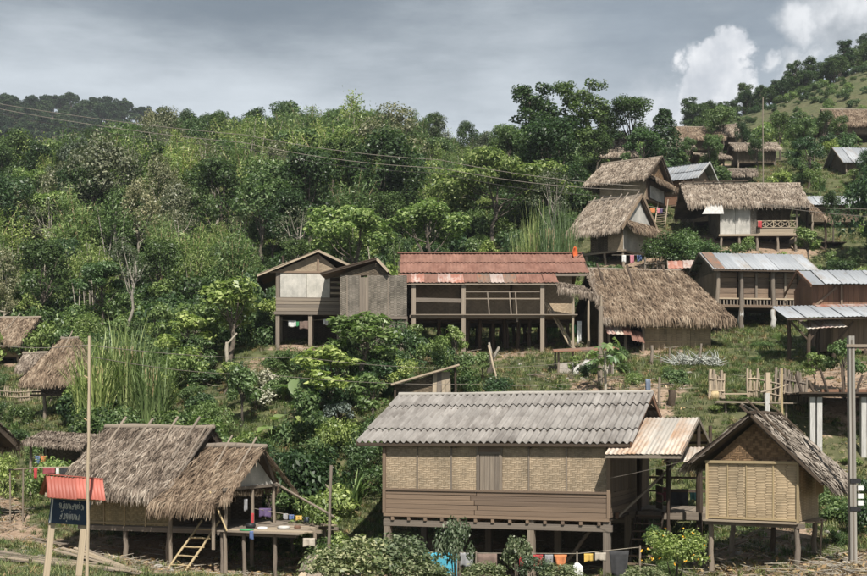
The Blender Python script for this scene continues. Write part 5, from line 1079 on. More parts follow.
# fences of upright stakes: every stake is a part
def fence(name, label, pts, n, hgt, r=.03, mat='wood_grey', rails=2, jit=.12, group=None):
    pts = [G(*p) for p in pts]; t = thing(name, label, 'fence', pts[0], 0, group); b0 = pts[0]
    for i in range(n):
        f = i / (n - 1) * (len(pts) - 1); k = min(int(f), len(pts) - 2); p = pts[k].lerp(pts[k + 1], f - k); p.z = gz(p.x, p.y); p -= b0
        hh = hgt * RG.uniform(1 - jit * 2, 1 + jit)
        if i % 6 == 0: pole('fence_post', t, p - Vector((0, 0, .2)), p + Vector((RG.uniform(-.08, .08), 0, hgt * 1.15)), r * 1.6, mat)
        else: pole('stake', t, p - Vector((0, 0, .1)), p + Vector((RG.uniform(-.1, .1), RG.uniform(-.05, .05), hh)), r * RG.uniform(.7, 1.2), mat)
    for q in range(rails):
        for a, b in zip(pts[:-1], pts[1:]):
            z = hgt * (.3 + .45 * q); pole('rail', t, a - b0 + Vector((0, -.05, z)), b - b0 + Vector((0, -.05, z)), r * .9, mat)
    return t
fence('stake_fence', 'dense dark stake fence right of the gate posts above the granary', [(775, 48.6), (790, 48.9), (806, 49.2)], 36, 1.15, .04)
fence('stake_fence', 'pale upright stake gate panel with a basket before it', [(709, 48.2), (717, 48.2), (724, 48.2)], 18, 1.0, .045, 'wood_pale')
fence('stake_fence', 'open rail fence with square post above the granary', [(748, 48.2), (757, 48.2), (783, 48.4)], 14, 1.05, .035, 'wood_pale')
fence('stake_fence', 'bamboo fence crossing the grassy slope at left edge', [(-20, 63), (18, 62), (40, 62)], 34, .6, .03, 'wood_pale')
fence('stake_fence', 'sparse stakes below the white gabled thatched house', [(645, 79), (668, 79.5), (690, 80)], 13, 1.3, .05, 'wood_grey')
fence('stake_fence', 'woven hurdle fence below the little hedge between upper houses', [(668, 77.5), (684, 77.5), (700, 78)], 18, 1.2, .04, 'wood_dark')
fence('stake_fence', 'leaning yard stakes in front of the golden thatch house', [(652, 58), (674, 58.5), (700, 58)], 6, .8, .05, 'wood_grey', 0, .3)
def bench_frame():
    a = P(722, 402, 47); t = thing('plank_footbridge', 'long plank platform resting on bank beside the fence gate', 'platform', a)
    for i in range(3): bar('plank', t, (-.3 + .1 * i, i * .25, .02 * i), (2.9 - .1 * i, i * .25, -.05), .22, .05, 'wood_grey')
    bar('plank', t, (.2, .9, .35), (1.2, .9, .35), .2, .05, 'wood_pale')
    for x in (.2, 2.6): pole('post', t, (x, .2, gz(a.x + x, a.y + .2) - a.z - .2), (x, .2, 0), .05, 'wood_grey')
    bar('concrete_stub', t, (1.75, -.1, -.9), (1.75, -.1, .35), .17, .17, 'concrete'); pole('leaning_pole', t, (1.5, -.1, .38), (2.6, -.05, .68), .035, 'wood_pale')
    bar('gate_post', t, (2.0, .7, -.2), (2.0, .7, 1.2), .18, .16, 'wood_pale')
bench_frame()
def basket():
    a = P(714, 401, 48.3); o = thing('bamboo_basket', 'tan woven basket standing before the pale stake gate', 'basket', a); n = 12
    V = [(math.cos(2 * math.pi * j / n) * r, math.sin(2 * math.pi * j / n) * r, z) for r, z in ((.17, 0), (.24, .2), (.22, .42), (.19, .42), (.15, .03)) for j in range(n)]
    Fs = [(k * n + j, k * n + (j + 1) % n, (k + 1) * n + (j + 1) % n, (k + 1) * n + j) for k in range(4) for j in range(n)] + [tuple(range(n))[::-1]]
    ob('basket_body', mesh_py('basket_body', V, Fs, 'bamboo', True), o); ob('rim', tube_mesh('rim', [(math.cos(2 * math.pi * j / n) * .215, math.sin(2 * math.pi * j / n) * .215, .42) for j in range(n + 1)], .018, 'wood_pale'), o)
basket()
def plank_pile():
    a = G(55, 31.5); t = thing('plank_pile', 'fanned pile of weathered bamboo planks on the ground beside sign', 'plank pile', a); rg = random.Random(3)
    for i in range(16):
        y = -.5 + i * .1; x0 = -2.0 + rg.uniform(-.2, .3); x1 = 1.7 + rg.uniform(-.7, .6)
        if i > 9: x0, x1 = -.3 + .1 * (i - 9), 2.3 - .1 * (i - 10)
        z0 = gz(a.x + x0, a.y + y) - a.z; z1 = gz(a.x + x1, a.y + y) - a.z
        bar('plank', t, (x0, y + rg.uniform(0, .3), z0 + .12 + .03 * (i % 4) + .01 * i), (x1, y - (.25 if i > 9 else 0), z1 + .1 + .02 * (i % 3)), .12, .03, 'wood_pale' if i % 3 else 'wood_grey')
plank_pile()
def shingle_shed():
    a = P(322, 571, 29.5); t = thing('shingle_roof_shed', 'low roof of split grey shingles half hidden by shrubs', 'shed', a, math.radians(-15))
    for j in range(6):
        for i in range(8): bar('shingle', t, (-.75 + i * .2 + .08 * (j % 2), .45 * j / 2 + .0, -.55 + .16 * j + .02), (-.75 + i * .2 + .08 * (j % 2) + RG.uniform(-.02, .02), .45 * j / 2 - .38, -.62 + .16 * j - .1), .19, .025, 'wood_grey' if (i + j) % 3 else 'wood_pale', up=(0, -.4, 1))
    for x in (-.6, .7): pole('post', t, (x, .4, gz(a.x + x, a.y + .4) - a.z - .1), (x, .4, -.3), .06, 'wood_grey')
shingle_shed()
def ladder_log():
    a = G(498, 51); t = thing('leaning_pole', 'bare leaning pole on the slope below the rusty house', 'pole', a); pole('shaft', t, (0, 0, -.05), (-.4, .3, 1.6), .05, 'wood_pale')
    a = G(488, 53); t = thing('dead_stump', 'crooked dead stump before the rusty house', 'stump', a); pole('trunk', t, (0, 0, -.1), (.2, 0, 1.0), .14, 'bark'); pole('branch', t, (.1, 0, .6), (.5, .1, 1.3), .07, 'bark_pale'); pole('branch', t, (.15, 0, .8), (.05, .1, 1.5), .06, 'bark_pale')
ladder_log()
def drum(label, p, r, h, mat):
    n = 12; V = [(math.cos(2 * math.pi * j / n) * rr, math.sin(2 * math.pi * j / n) * rr, z) for rr, z in ((r * .9, 0), (r, h * .4), (r * .98, h), (r * .8, h), (r * .75, .1)) for j in range(n)]
    Fs = [(k * n + j, k * n + (j + 1) % n, (k + 1) * n + (j + 1) % n, (k + 1) * n + j) for k in range(4) for j in range(n)] + [tuple(range(n))[::-1], tuple(range(4 * n, 5 * n))]
    o = ob('water_drum', mesh_py('water_drum', V, Fs, mat, True)); o.location = p; tag(o, label, 'drum')
drum('black water drum by the golden thatch house', P(641, 345, 62), .3, .75, 'black_plastic')
for px, lab in ((672, 'dark rotted stump behind the roof ridge end'), (640, 'low dark stump left of the slate cloth')): o_ = lone_pole('stump', lab, px, 47.6, 390 if px == 672 else 392, .16, 'wood_dark', 'stump')
# scattered yard stones
rg = random.Random(8)
ST = []
for k in range(4):
    n = 8; V = []
    for j in range(3):
        for i in range(n): a = 2 * math.pi * i / n; r = (1, .95, .5)[j] * rg.uniform(.75, 1.2); V.append((math.cos(a) * r, math.sin(a) * r * .7, (0, .35, .65)[j] * rg.uniform(.8, 1.2)))
    ST.append(mesh_py('stone', V, [(j * n + i, j * n + (i + 1) % n, (j + 1) * n + (i + 1) % n, (j + 1) * n + i) for j in range(2) for i in range(n)] + [tuple(range(2 * n, 3 * n))], 'stone'))
for i in range(70):
    px, dd = rg.choice([(rg.uniform(520, 700), rg.uniform(47, 56)), (rg.uniform(690, 860), rg.uniform(28, 34)), (rg.uniform(0, 260), rg.uniform(29, 36)), (rg.uniform(250, 340), rg.uniform(57, 60))])
    p = G(px, dd); o = ob('stone', ST[i % 4]); o.location = (p.x, p.y, p.z - .03); s = rg.uniform(.07, .2); o.scale = (s, s, s); o.rotation_euler.z = rg.uniform(0, 6); tag(o, 'small grey stone lying on bare ground', 'stone', 'loose stones on the bare ground')

def pot(label, p, r, h, mat, name='cooking_pot', cat='pot'):
    n = 10; V = [(math.cos(2 * math.pi * j / n) * rr, math.sin(2 * math.pi * j / n) * rr, z) for rr, z in ((r * .7, 0), (r, h * .5), (r * .85, h), (r * .75, h), (r * .7, h * .3)) for j in range(n)]
    Fs = [(k * n + j, k * n + (j + 1) % n, (k + 1) * n + (j + 1) % n, (k + 1) * n + j) for k in range(4) for j in range(n)] + [tuple(range(n))[::-1], tuple(range(4 * n, 5 * n))]
    o = ob(name, mesh_py(name, V, Fs, mat, True)); o.location = p; tag(o, label, cat)
def on_deck(x, y): X, Y = HC.w(x, y); return (X, Y, HC.p.z + 1.0)
for lab, x, y, r, hh, m in (('black pot nearest the porch post on the plank deck', 5.7, .3, .16, .18, 'black_plastic'), ('pale bowl in the middle of the plank deck', 6.2, .1, .17, .09, 'insulator'), ('grey basin right of the pale bowl on plank deck', 6.7, .5, .2, .1, 'concrete'), ('green tray of leaves on the plank deck', 5.9, -.3, .22, .05, 'cloth_green'), ('small brown box near the far deck end', 7.1, .6, .1, .12, 'wood_red')):
    pot(lab, on_deck(x, y), r, hh, m, 'deck_pot')

def yard_planks():
    rg = random.Random(14)
    for px, dd, n, L, lab in ((560, 54.5, 7, 1.3, 'loose pale planks lying left of the concrete pen'), (622, 50.5, 6, 1.0, 'scattered boards lying right of the papaya'), (30, 37.5, 8, 1.6, 'sticks and poles lying on the soil left of the sign'), (690, 33.5, 6, 1.1, 'broken boards lying below the porch stair'), (545, 51, 5, .9, 'short boards lying behind the cement roof')):
        a = G(px, dd); t = thing('board_heap', lab, 'boards', a)
        for i in range(n):
            x, y, an = rg.uniform(-.8, .8), rg.uniform(-.5, .5), rg.uniform(-.6, .6); l = L * rg.uniform(.5, 1.1); e = (x + math.cos(an) * l, y + math.sin(an) * l)
            bar('plank', t, (x, y, gz(a.x + x, a.y + y) - a.z + .04 + .03 * i), (e[0], e[1], gz(a.x + e[0], a.y + e[1]) - a.z + .05 + .03 * i), rg.uniform(.05, .16), .03, rg.choice(['wood_pale', 'wood_grey', 'wood_grey', 'wood_brown']))
yard_planks()
# ------------------------------------------------------------------ vegetation
def rot_frame(n, rng):
    t = rng.normal(size=n.shape); t -= n * (t * n).sum(1)[:, None]; t /= np.linalg.norm(t, axis=1)[:, None] + 1e-9
    return t, np.cross(n, t)
def leaf_arrays(rng, pos, nrm, size, aspect=.5, fold=.15):
    """one pointed leaf (4 vertices, folded on its rib) per position"""
    n = nrm / (np.linalg.norm(nrm, axis=1)[:, None] + 1e-9); t, b = rot_frame(n, rng); s = (size * rng.uniform(.6, 1.35, len(pos)))[:, None]
    t = t + np.array([0, 0, -.25]); t /= np.linalg.norm(t, axis=1)[:, None]
    base = pos - t * s * .5; tip = pos + t * s * .5; l = pos + b * s * aspect * .5 + n * s * fold; r = pos - b * s * aspect * .5 + n * s * fold
    V = np.stack([base, l, tip, r], 1).reshape(-1, 3); Fq = np.arange(len(pos) * 4).reshape(-1, 4); return V, Fq
def lobes_crown(rng, n_leaf, R, cz, n_lobe, lr, size, aspect=.5, flat=1.0, shell=.55, up=.55, lower=-.6):
    d = rng.normal(size=(n_lobe, 3)); d /= np.linalg.norm(d, axis=1)[:, None]; d[:, 2] = np.where(d[:, 2] < lower, -d[:, 2], d[:, 2])
    c = d * (rng.uniform(.35, 1.0, n_lobe) ** .5)[:, None] * np.array(R) + np.array([0, 0, cz]); r = lr * rng.uniform(.55, 1.35, n_lobe)
    k = rng.choice(n_lobe, n_leaf, p=r ** 2 / (r ** 2).sum()); dd = rng.normal(size=(n_leaf, 3)); dd /= np.linalg.norm(dd, axis=1)[:, None]
    rad = rng.uniform(shell, 1.05, n_leaf); pos = c[k] + dd * np.array([1, 1, flat]) * (r[k] * rad)[:, None]
    nrm = dd * .7 + np.array([0, 0, up]) + rng.normal(0, .45, (n_leaf, 3)); V, Fq = leaf_arrays(rng, pos, nrm, size, aspect); return V, Fq, c, r
def tubes_np(segs, n=6):
    """segs: list of (points, radii) -> one mesh"""
    V = []; Fs = []
    for pts, rad in segs:
        b0 = len(V)
        for i, p in enumerate(pts):
            p = Vector(p); d = (Vector(pts[min(i + 1, len(pts) - 1)]) - Vector(pts[max(i - 1, 0)])).normalized(); u = d.cross(Vector((.3, .95, .1))).normalized(); v = d.cross(u)
            for j in range(n): a = 2 * math.pi * j / n; V.append(p + (u * math.cos(a) + v * math.sin(a)) * rad[i])
        for i in range(len(pts) - 1):
            for j in range(n): Fs.append((b0 + i * n + j, b0 + i * n + (j + 1) % n, b0 + (i + 1) * n + (j + 1) % n, b0 + (i + 1) * n + j))
    return np.array([tuple(v) for v in V]), np.array(Fs)
def limbs(rng, h, r0, centers, cz0, lean=.08):
    top = np.array([rng.normal(0, lean) * h, rng.normal(0, lean) * h, h]); pts = [np.zeros(3) + top * t + np.array([rng.normal(0, .02) * h, rng.normal(0, .02) * h, 0]) * (0 < t < 1) for t in np.linspace(0, 1, 6)]
    pts[0] = np.array([0, 0, -.4]); segs = [(pts, [r0 * (1.25 - .95 * t) for t in np.linspace(0, 1, 6)])]
    for c in centers:
        t = rng.uniform(.45, .9); a = top * t; m = a * .5 + c * .5 + np.array([0, 0, -.06 * h]); segs.append(([a, m, c], [r0 * .4, r0 * .25, r0 * .08]))
    return tubes_np(segs)
PROTO = {}
def tree_proto(kind, seed):
    rng = np.random.default_rng(seed)
    if kind == 'broad':   H, R, lr, nl, n, sz, mat, asp, fl = 8.5, (2.5, 2.5, 2.4), .95, 26, 5200, .27, 'leaf_mid', .55, .8
    elif kind == 'dark':  H, R, lr, nl, n, sz, mat, asp, fl = 9.0, (2.1, 2.1, 3.0), .9, 30, 5600, .25, 'leaf_dark', .55, .85
    elif kind == 'light': H, R, lr, nl, n, sz, mat, asp, fl = 7.5, (2.3, 2.3, 2.0), .8, 24, 4200, .3, 'leaf_light', .5, .7
    elif kind == 'umbrella': H, R, lr, nl, n, sz, mat, asp, fl = 7.0, (4.6, 3.8, 2.3), 1.0, 44, 9500, .3, 'leaf_canopy', .45, .5
    elif kind == 'grey':  H, R, lr, nl, n, sz, mat, asp, fl = 9.0, (3.3, 3.0, 3.6), .85, 34, 5200, .24, 'leaf_grey', .6, .8
    elif kind == 'bare':  H, R, lr, nl, n, sz, mat, asp, fl = 9.0, (2.2, 2.0, 2.5), .7, 18, 1100, .2, 'leaf_grey', .5, .7
    elif kind == 'far':   H, R, lr, nl, n, sz, mat, asp, fl = 11., (3.0, 3.0, 3.8), 1.15, 22, 2200, .55, 'leaf_far', .7, .8
    elif kind == 'young': H, R, lr, nl, n, sz, mat, asp, fl = 3.6, (1.15, 1.1, 1.35), .45, 20, 1300, .26, 'leaf_lime', .5, .6
    elif kind == 'bushtree': H, R, lr, nl, n, sz, mat, asp, fl = 3.5, (1.9, 1.8, 1.5), .7, 22, 3600, .2, 'leaf_mid', .5, .75
    V, Fq, c, r = lobes_crown(rng, n, R, H - R[2] * .9, nl, lr, sz, asp, fl)
    tv, tf = limbs(rng, H - R[2] * .8, H * .017 + .03, c[rng.choice(len(c), min(10, len(c)), False)], 0)
    return mesh_np('crown_' + kind, V, Fq, mat), mesh_np('trunk_' + kind, tv, tf, 'bark_pale' if kind in ('grey', 'bare') else 'bark', True), H
def vine_proto(seed, drip):
    """tall tree wrapped in creeper: stacked uneven lobes, hanging curtains"""
    rng = np.random.default_rng(seed); H = 12.0; cs = []; rs = []
    for i in range(70):
        z = rng.uniform(.05, .98) * H; w = (1.9 if z < H * .75 else 2.0 if drip else 1.3) * rng.uniform(.2, 1); a = rng.uniform(0, 6.28)
        cs.append((math.cos(a) * w, math.sin(a) * w, z)); rs.append(rng.uniform(.45, .95))
    cs = np.array(cs); rs = np.array(rs); n = 11500; k = rng.choice(len(cs), n, p=rs ** 2 / (rs ** 2).sum()); dd = rng.normal(size=(n, 3)); dd /= np.linalg.norm(dd, axis=1)[:, None]
    pos = cs[k] + dd * np.array([1, 1, .8]) * (rs[k] * rng.uniform(.5, 1.05, n))[:, None]; nr = dd * .7 + np.array([0, 0, .4]) + rng.normal(0, .4, (n, 3)); V, Fq = leaf_arrays(rng, pos, nr, .26, .6)
    if drip:
        m = 60; P2 = []
        for i in range(m):
            c = cs[rng.integers(len(cs))] + rng.normal(0, .5, 3); L = rng.uniform(.6, 1.8); t = rng.random(26); P2.append(c + np.stack([rng.normal(0, .07, 26) + np.cos(i) * .5 * t, rng.normal(0, .07, 26) + np.sin(i) * .5 * t, -L * t], -1))
        P2 = np.concatenate(P2); V2, F2 = leaf_arrays(rng, P2, rng.normal(size=P2.shape), .2, .5); Fq = np.concatenate([Fq, F2 + len(V)]); V = np.concatenate([V, V2])
    tv, tf = limbs(rng, H * .92, .24, cs[rng.choice(len(cs), 10, False)], 0, .03); return mesh_np('crown_vine', V, Fq, 'leaf_dark'), mesh_np('trunk_vine', tv, tf, 'bark', True), H
def conifer_proto(seed):
    rng = np.random.default_rng(seed); H = 7.5; n = 6500; z = rng.random(n) ** 1.35 * H * .92 + .3; a = rng.uniform(0, 6.28, n); rm = 1.9 * (1 - z / H) ** .75 + .15
    tier = 1 - .28 * (np.sin(z * 5.5 + a * 1.0) * .5 + .5); rr = rm * tier * rng.uniform(.45, 1.05, n); pos = np.stack([np.cos(a) * rr, np.sin(a) * rr, z], -1)
    nr = np.stack([np.cos(a) * .8, np.sin(a) * .8, np.full(n, .3)], -1) + rng.normal(0, .4, (n, 3)); V, Fq = leaf_arrays(rng, pos, nr, .22, .45); tv, tf = limbs(rng, H * .9, .14, np.zeros((0, 3)), 0, .01)
    return mesh_np('crown_conifer', V, Fq, 'leaf_dark'), mesh_np('trunk_conifer', tv, tf, 'bark', True), H
def bamboo_proto(seed, lime=True):
    rng = np.random.default_rng(seed); H = 8.5; segs = []; P2 = []; N2 = []
    for i in range(26):
        a = rng.uniform(0, 6.28); b = rng.uniform(0, .7); h = H * rng.uniform(.65, 1.05); lean = rng.uniform(.05, .3); x0 = np.array([math.cos(a) * b, math.sin(a) * b, 0])
        ts = np.linspace(0, 1, 7); pts = [x0 + np.array([math.cos(a) * lean * h * t ** 2.2, math.sin(a) * lean * h * t ** 2.2, h * (t - .12 * lean * 3 * t ** 4)]) for t in ts]; segs.append((pts, [.045 * (1.1 - t) + .008 for t in ts]))
        m = 190; t = rng.uniform(.3, 1, m) ** .8; base = np.stack([np.interp(t, ts, [p[j] for p in pts]) for j in range(3)], -1); sp = .75 * (1.15 - t)[:, None] + .15
        P2.append(base + rng.normal(size=(m, 3)) * sp * np.array([1, 1, .6]) + np.array([0, 0, -.1])); 
    P2 = np.concatenate(P2); nr = rng.normal(size=P2.shape) + np.array([0, 0, .7]); V, Fq = leaf_arrays(rng, P2, nr, .42, .2, .05); tv, tf = tubes_np(segs, 4)
    return mesh_np('crown_bamboo', V, Fq, 'leaf_lime' if lime else 'leaf_light'), mesh_np('culms', tv, tf, 'bamboo', True), H
def stems_proto(seed):
    rng = np.random.default_rng(seed); segs = []; P2 = []
    for i in range(9):
        b = rng.normal(0, .7, 2); h = rng.uniform(6, 8.5); l = rng.normal(0, .08, 2) * h; segs.append(([(b[0], b[1], -.3), (b[0] + l[0] * .4, b[1] + l[1] * .4, h * .5), (b[0] + l[0], b[1] + l[1], h)], [.075, .06, .03]))
        m = 130; t = rng.uniform(.72, 1.02, m); P2.append(np.stack([b[0] + l[0] * t, b[1] + l[1] * t, h * t], -1) + rng.normal(0, .42, (m, 3)))
    P2 = np.concatenate(P2); V, Fq = leaf_arrays(rng, P2, rng.normal(size=P2.shape) + np.array([0, 0, .6]), .34, .35); return mesh_np('crown_stems', V, Fq, 'leaf_lime'), mesh_np('stems', *tubes_np(segs, 5), 'bark_pale', True), 8.5
def blades(rng, n, h, spread, w, bend, seg=4, base_r=.3):
    """long arching grass blades -> strip mesh"""
    a = rng.uniform(0, 6.28, n); br = base_r * np.sqrt(rng.random(n)); b = rng.uniform(0, 6.28, n); x0 = np.stack([np.cos(b) * br, np.sin(b) * br, np.zeros(n)], -1); L = h * rng.uniform(.55, 1.1, n); bd = bend * rng.uniform(.3, 1.3, n); ts = np.linspace(0, 1, seg + 1); V = np.zeros((n, (seg + 1) * 2, 3))
    dirv = np.stack([np.cos(a), np.sin(a), np.zeros(n)], -1); sd = np.stack([-np.sin(a), np.cos(a), np.zeros(n)], -1)
    for i, t in enumerate(ts):
        c = x0 + dirv * (L * spread * t + L * bd * t ** 2.5)[:, None]; c[:, 2] = L * (t - bd * .75 * t ** 3); ww = (w * (1 - t ** 1.8 * .92))[..., None] if np.ndim(w) else w * (1 - t ** 1.8 * .92)
        V[:, 2 * i] = c - sd * ww * .5; V[:, 2 * i + 1] = c + sd * ww * .5
    k = (seg + 1) * 2; b0 = (np.arange(n) * k)[:, None]; Fq = np.concatenate([b0 + np.array([[2 * i, 2 * i + 1, 2 * i + 3, 2 * i + 2]]) for i in range(seg)]); return V.reshape(-1, 3), Fq
def bush_proto(seed, mat, n=2200, R=(1.0, 1.0, .7), lr=.42, size=.13, nl=16, asp=.5):
    rng = np.random.default_rng(seed); V, Fq, c, r = lobes_crown(rng, n, R, R[2] * .75, nl, lr, size, asp, .85, .45, .6, -.3)
    return mesh_np('bush', V, Fq, mat)
def tuft_proto(seed, mat, n=26, h=.4, w=.022):
    rng = np.random.default_rng(seed); V, Fq = blades(rng, n, h, .35, w, .5, 2, .16); return mesh_np('tuft', V, Fq, mat)

KINDS = {}
def get_kind(kind, k):
    key = (kind, k)
    if key not in KINDS:
        s = 100 + k * 17 + len(kind)
        KINDS[key] = vine_proto(s, kind == 'drip') if kind in ('vine', 'drip') else conifer_proto(s) if kind == 'conifer' else bamboo_proto(s, k % 2 == 0) if kind == 'bamboo' else stems_proto(s) if kind == 'stems' else tree_proto(kind, s)
    return KINDS[key]
TRG = random.Random(21)
def tree(name, label, kind, px, d, top, k=0, wide=1.0, cat='tree', group=None):
    """an individual tree: Empty > trunk, crown; its top reaches photo row `top`"""
    cm, tm, H = get_kind(kind, k); a = G(px, d); hgt = (HY - top) * d / F - a.z; s = max(hgt, 1.0) / (H + .3)
    t = thing(name, label, cat, a, TRG.uniform(0, 6.28), group); t.scale = (s * wide, s * wide, s)
    ob('crown', cm, t); ob('culms' if kind == 'bamboo' else 'trunk', tm, t); return t
# individual trees that can be told apart
for px_, d_, top_, k_, w_, lab_ in ((515, 112, 128, 0, 1.2, 'dark tree filling the gap left of the vine wrapped column'), (560, 113, 118, 1, 1.2, 'dark tree between the two tallest vine draped trees'), (596, 112, 130, 2, 1.1, 'dark tree before the vine curtains, left of the crest hut'), (545, 108, 150, 1, 1.2, 'lower dark tree under the vine wrapped column'), (575, 107, 152, 0, 1.2, 'lower dark tree under the vine curtains')):
    tree('broadleaf_tree', lab_, 'dark', px_, d_, top_, k_, w_)
tree('vine_covered_tree', 'tall column-like vine wrapped tree at skyline centre', 'vine', 537, 112, 82, 0, 1.35)
tree('vine_covered_tree', 'tallest tree with drooping vine curtains right of the vine wrapped column', 'drip', 583, 113, 79, 0, 1.3)
tree('vine_covered_tree', 'narrow dark creeper column tree between the vine curtains and crest huts', 'vine', 604, 124, 106, 1, 1.2)
tree('broadleaf_tree', 'dark round tree left of the fir-like tree on the crest', 'dark', 631, 116, 97, 0, 1.35)
tree('fir_like_tree', 'dark cone shaped tree above the crest huts', 'conifer', 664, 111, 104, 0, 1.7)
tree('broadleaf_tree', 'small light tree before the dark round crest tree', 'light', 644, 108, 130, 1, 1.1)
tree('broad_crowned_tree', 'wide light green layered tree behind the rusty roof', 'umbrella', 492, 94, 158, 0, 1.25)
tree('broadleaf_tree', 'lime green tree just above the rusty roof left end', 'light', 425, 84, 205, 0, 1.3)
tree('broadleaf_tree', 'bushy light tree between gabled house and forest', 'light', 350, 78, 205, 2, 1.2)
tree('pale_leaved_tree', 'large grey green tree with pale leaves on the left slope', 'grey', 103, 104, 140, 0, 1.0)
tree('pale_leaved_tree', 'second pale leaved tree, right of and below the large one', 'grey', 140, 98, 185, 1, .75)
tree('sparse_tree', 'thin brownish half bare tree left of forest centre', 'bare', 203, 120, 138, 0, 1.0)
tree('sparse_tree', 'grey leafless-looking tree above the gabled house', 'bare', 245, 96, 205, 1, 1.1)
tree('sparse_tree', 'pale twiggy tree on the slope above the tall cane', 'bare', 128, 76, 235, 2, .8)
for i, (px, d, top, kd, k, w, lab) in enumerate([
    (432, 148, 113, 'dark', 1, .8, 'dark skyline tree left of the gap before the vine column'), (468, 145, 122, 'dark', 2, .9, 'low dark skyline tree next to the vine column'), (505, 128, 126, 'broad', 0, .9, 'skyline tree just left of the vine wrapped column'),
    (290, 165, 104, 'broad', 1, 1.1, 'tallest rounded skyline tree above the gabled house'), (258, 168, 108, 'dark', 0, .9, 'spiky dark skyline tree left of the tallest rounded one'), (222, 170, 112, 'broad', 2, .8, 'skyline tree where wires leave the sky at left'),
    (330, 160, 113, 'dark', 1, .8, 'dark pointed skyline tree right of the tallest rounded one'), (345, 158, 111, 'dark', 2, .7, 'narrow dark skyline tree beside its pointed neighbour'), (372, 156, 112, 'broad', 0, 1.0, 'flat topped skyline tree above the woven annexe'), (402, 152, 128, 'broad', 1, .9, 'low rounded skyline tree right of the flat topped one'),
    (185, 172, 110, 'dark', 0, .8, 'small dark tree at the left skyline meeting the far ridge'), (168, 172, 116, 'broad', 2, .8, 'leafy tree at the foot of the far ridge skyline')]):
    tree('skyline_tree', lab, kd, px, d, top, k, w, group='trees along the forest skyline')
for px, d, top, kd, k, w, lab in [(722, 128, 108, 'broad', 0, 1.0, 'rounded tree above the orange patched crest hut'), (742, 124, 122, 'dark', 1, .8, 'dark tree with large leaves beside the thin pole'), (688, 113, 138, 'broad', 1, .9, 'rounded tree before the orange patched crest hut'), (712, 112, 136, 'light', 0, 1.0, 'light green tree before the small narrow crest hut'), (757, 110, 138, 'dark', 0, .9, 'dark tree before the ragged pale shed'), (826, 130, 112, 'dark', 2, 1.0, 'dark tree left of the broad brown thatch roof'), (800, 118, 118, 'broad', 2, 1.1, 'wide tree over the ragged pale shed'),
    (808, 104, 138, 'broad', 1, 1.0, 'large leafy tree right of the ragged pale shed'), (880, 82, 165, 'bushtree', 0, .75, 'big dark tree at right edge over the balcony deck'), (872, 100, 150, 'broad', 0, .9, 'tree at the right edge before the steep tin roof'), (832, 88, 190, 'dark', 0, .7, 'dark slim tree left of the big right edge tree'), (780, 122, 112, 'dark', 0, .9, 'dark tree below the bare hillside'), (700, 140, 118, 'dark', 2, .8, 'dark tree left end of the hill crest'), (840, 127, 116, 'dark', 1, 1.0, 'dark tree below the steep right hill')]:
    tree('broadleaf_tree', lab, kd, px, d, top, k, w)
for px, d, top, k, w, lab in [(228, 60, 278, 0, 1.3, 'young large leaved tree beside a cut stump on the terrace'), (186, 60, 310, 1, 1.2, 'young lime green tree left of the terrace stump'), (362, 53, 308, 2, 1.5, 'loose lime leaved tree before the woven annexe'), (200, 62, 300, 2, 1.0, 'slender sapling between the two young terrace trees'), (455, 55, 325, 0, .8, 'leafy sapling before the rusty house porch'), (330, 50, 345, 1, 1.5, 'yellow green bushy tree left below the annexe'), (815, 51, 350, 2, .9, 'lime leaved sapling before the right edge house'), (845, 50, 338, 1, .9, 'taller lime sapling beside the right edge house'), (748, 84, 236, 0, .9, 'bright leaved bush before the balcony house')]:
    tree('young_tree', lab, 'young', px, d, top, k, w)
# cut stump on the terrace, papaya
def papaya():
    a = G(605, 47.8); t = thing('papaya_tree', 'young papaya with lobed leaves before the wooden post', 'papaya tree', a); z = (HY - 343) * 47.8 / F - a.z
    pole('trunk', t, (0, 0, -.2), (0, 0, z - .3), .06, 'bark_pale'); rng = np.random.default_rng(4)
    lf = []
    for q in range(2):
        Vs = []; Fs = []
        for L in range(7):
            an = -1.9 + L * .63; s = .38 if L in (2, 3, 4) else .28; bx, by = math.cos(an) * s, math.sin(an) * s; w = .07; px_, py_ = -math.sin(an) * w, math.cos(an) * w; b = len(Vs)
            Vs += [(0, 0, 0), (bx * .6 + px_, by * .6 + py_, -.02), (bx, by, -.09), (bx * .6 - px_, by * .6 - py_, -.02)]; Fs.append((b, b + 1, b + 2, b + 3))
        lf.append(mesh_py('leaf', Vs, Fs, 'leaf_light'))
    for i in range(15):
        an = i * 2.4; el = rng.uniform(-.5, .7); L = rng.uniform(.35, .75); e = Vector((math.cos(an) * L * math.cos(el), math.sin(an) * L * math.cos(el), z - .45 - .05 * i + L * math.sin(el) + .3))
        s = pole('leaf_stalk', t, (0, 0, z - .4 - .05 * i), e, .012, 'leaf_light'); R = Matrix.Rotation(an, 4, 'Z') @ Matrix.Rotation(rng.uniform(.1, .9), 4, 'Y'); ob('leaf', lf[i % 2], t, Matrix.Translation(e) @ R)
papaya()
o, z = lone_pole('cut_stump', 'pale cut tree stump on the terrace edge', 227, 59.5, 342, .1, 'bark_pale', 'stump'); pole('branch', o, (0, 0, z * .9), (.5, 0, z + .45), .05, 'bark_pale')
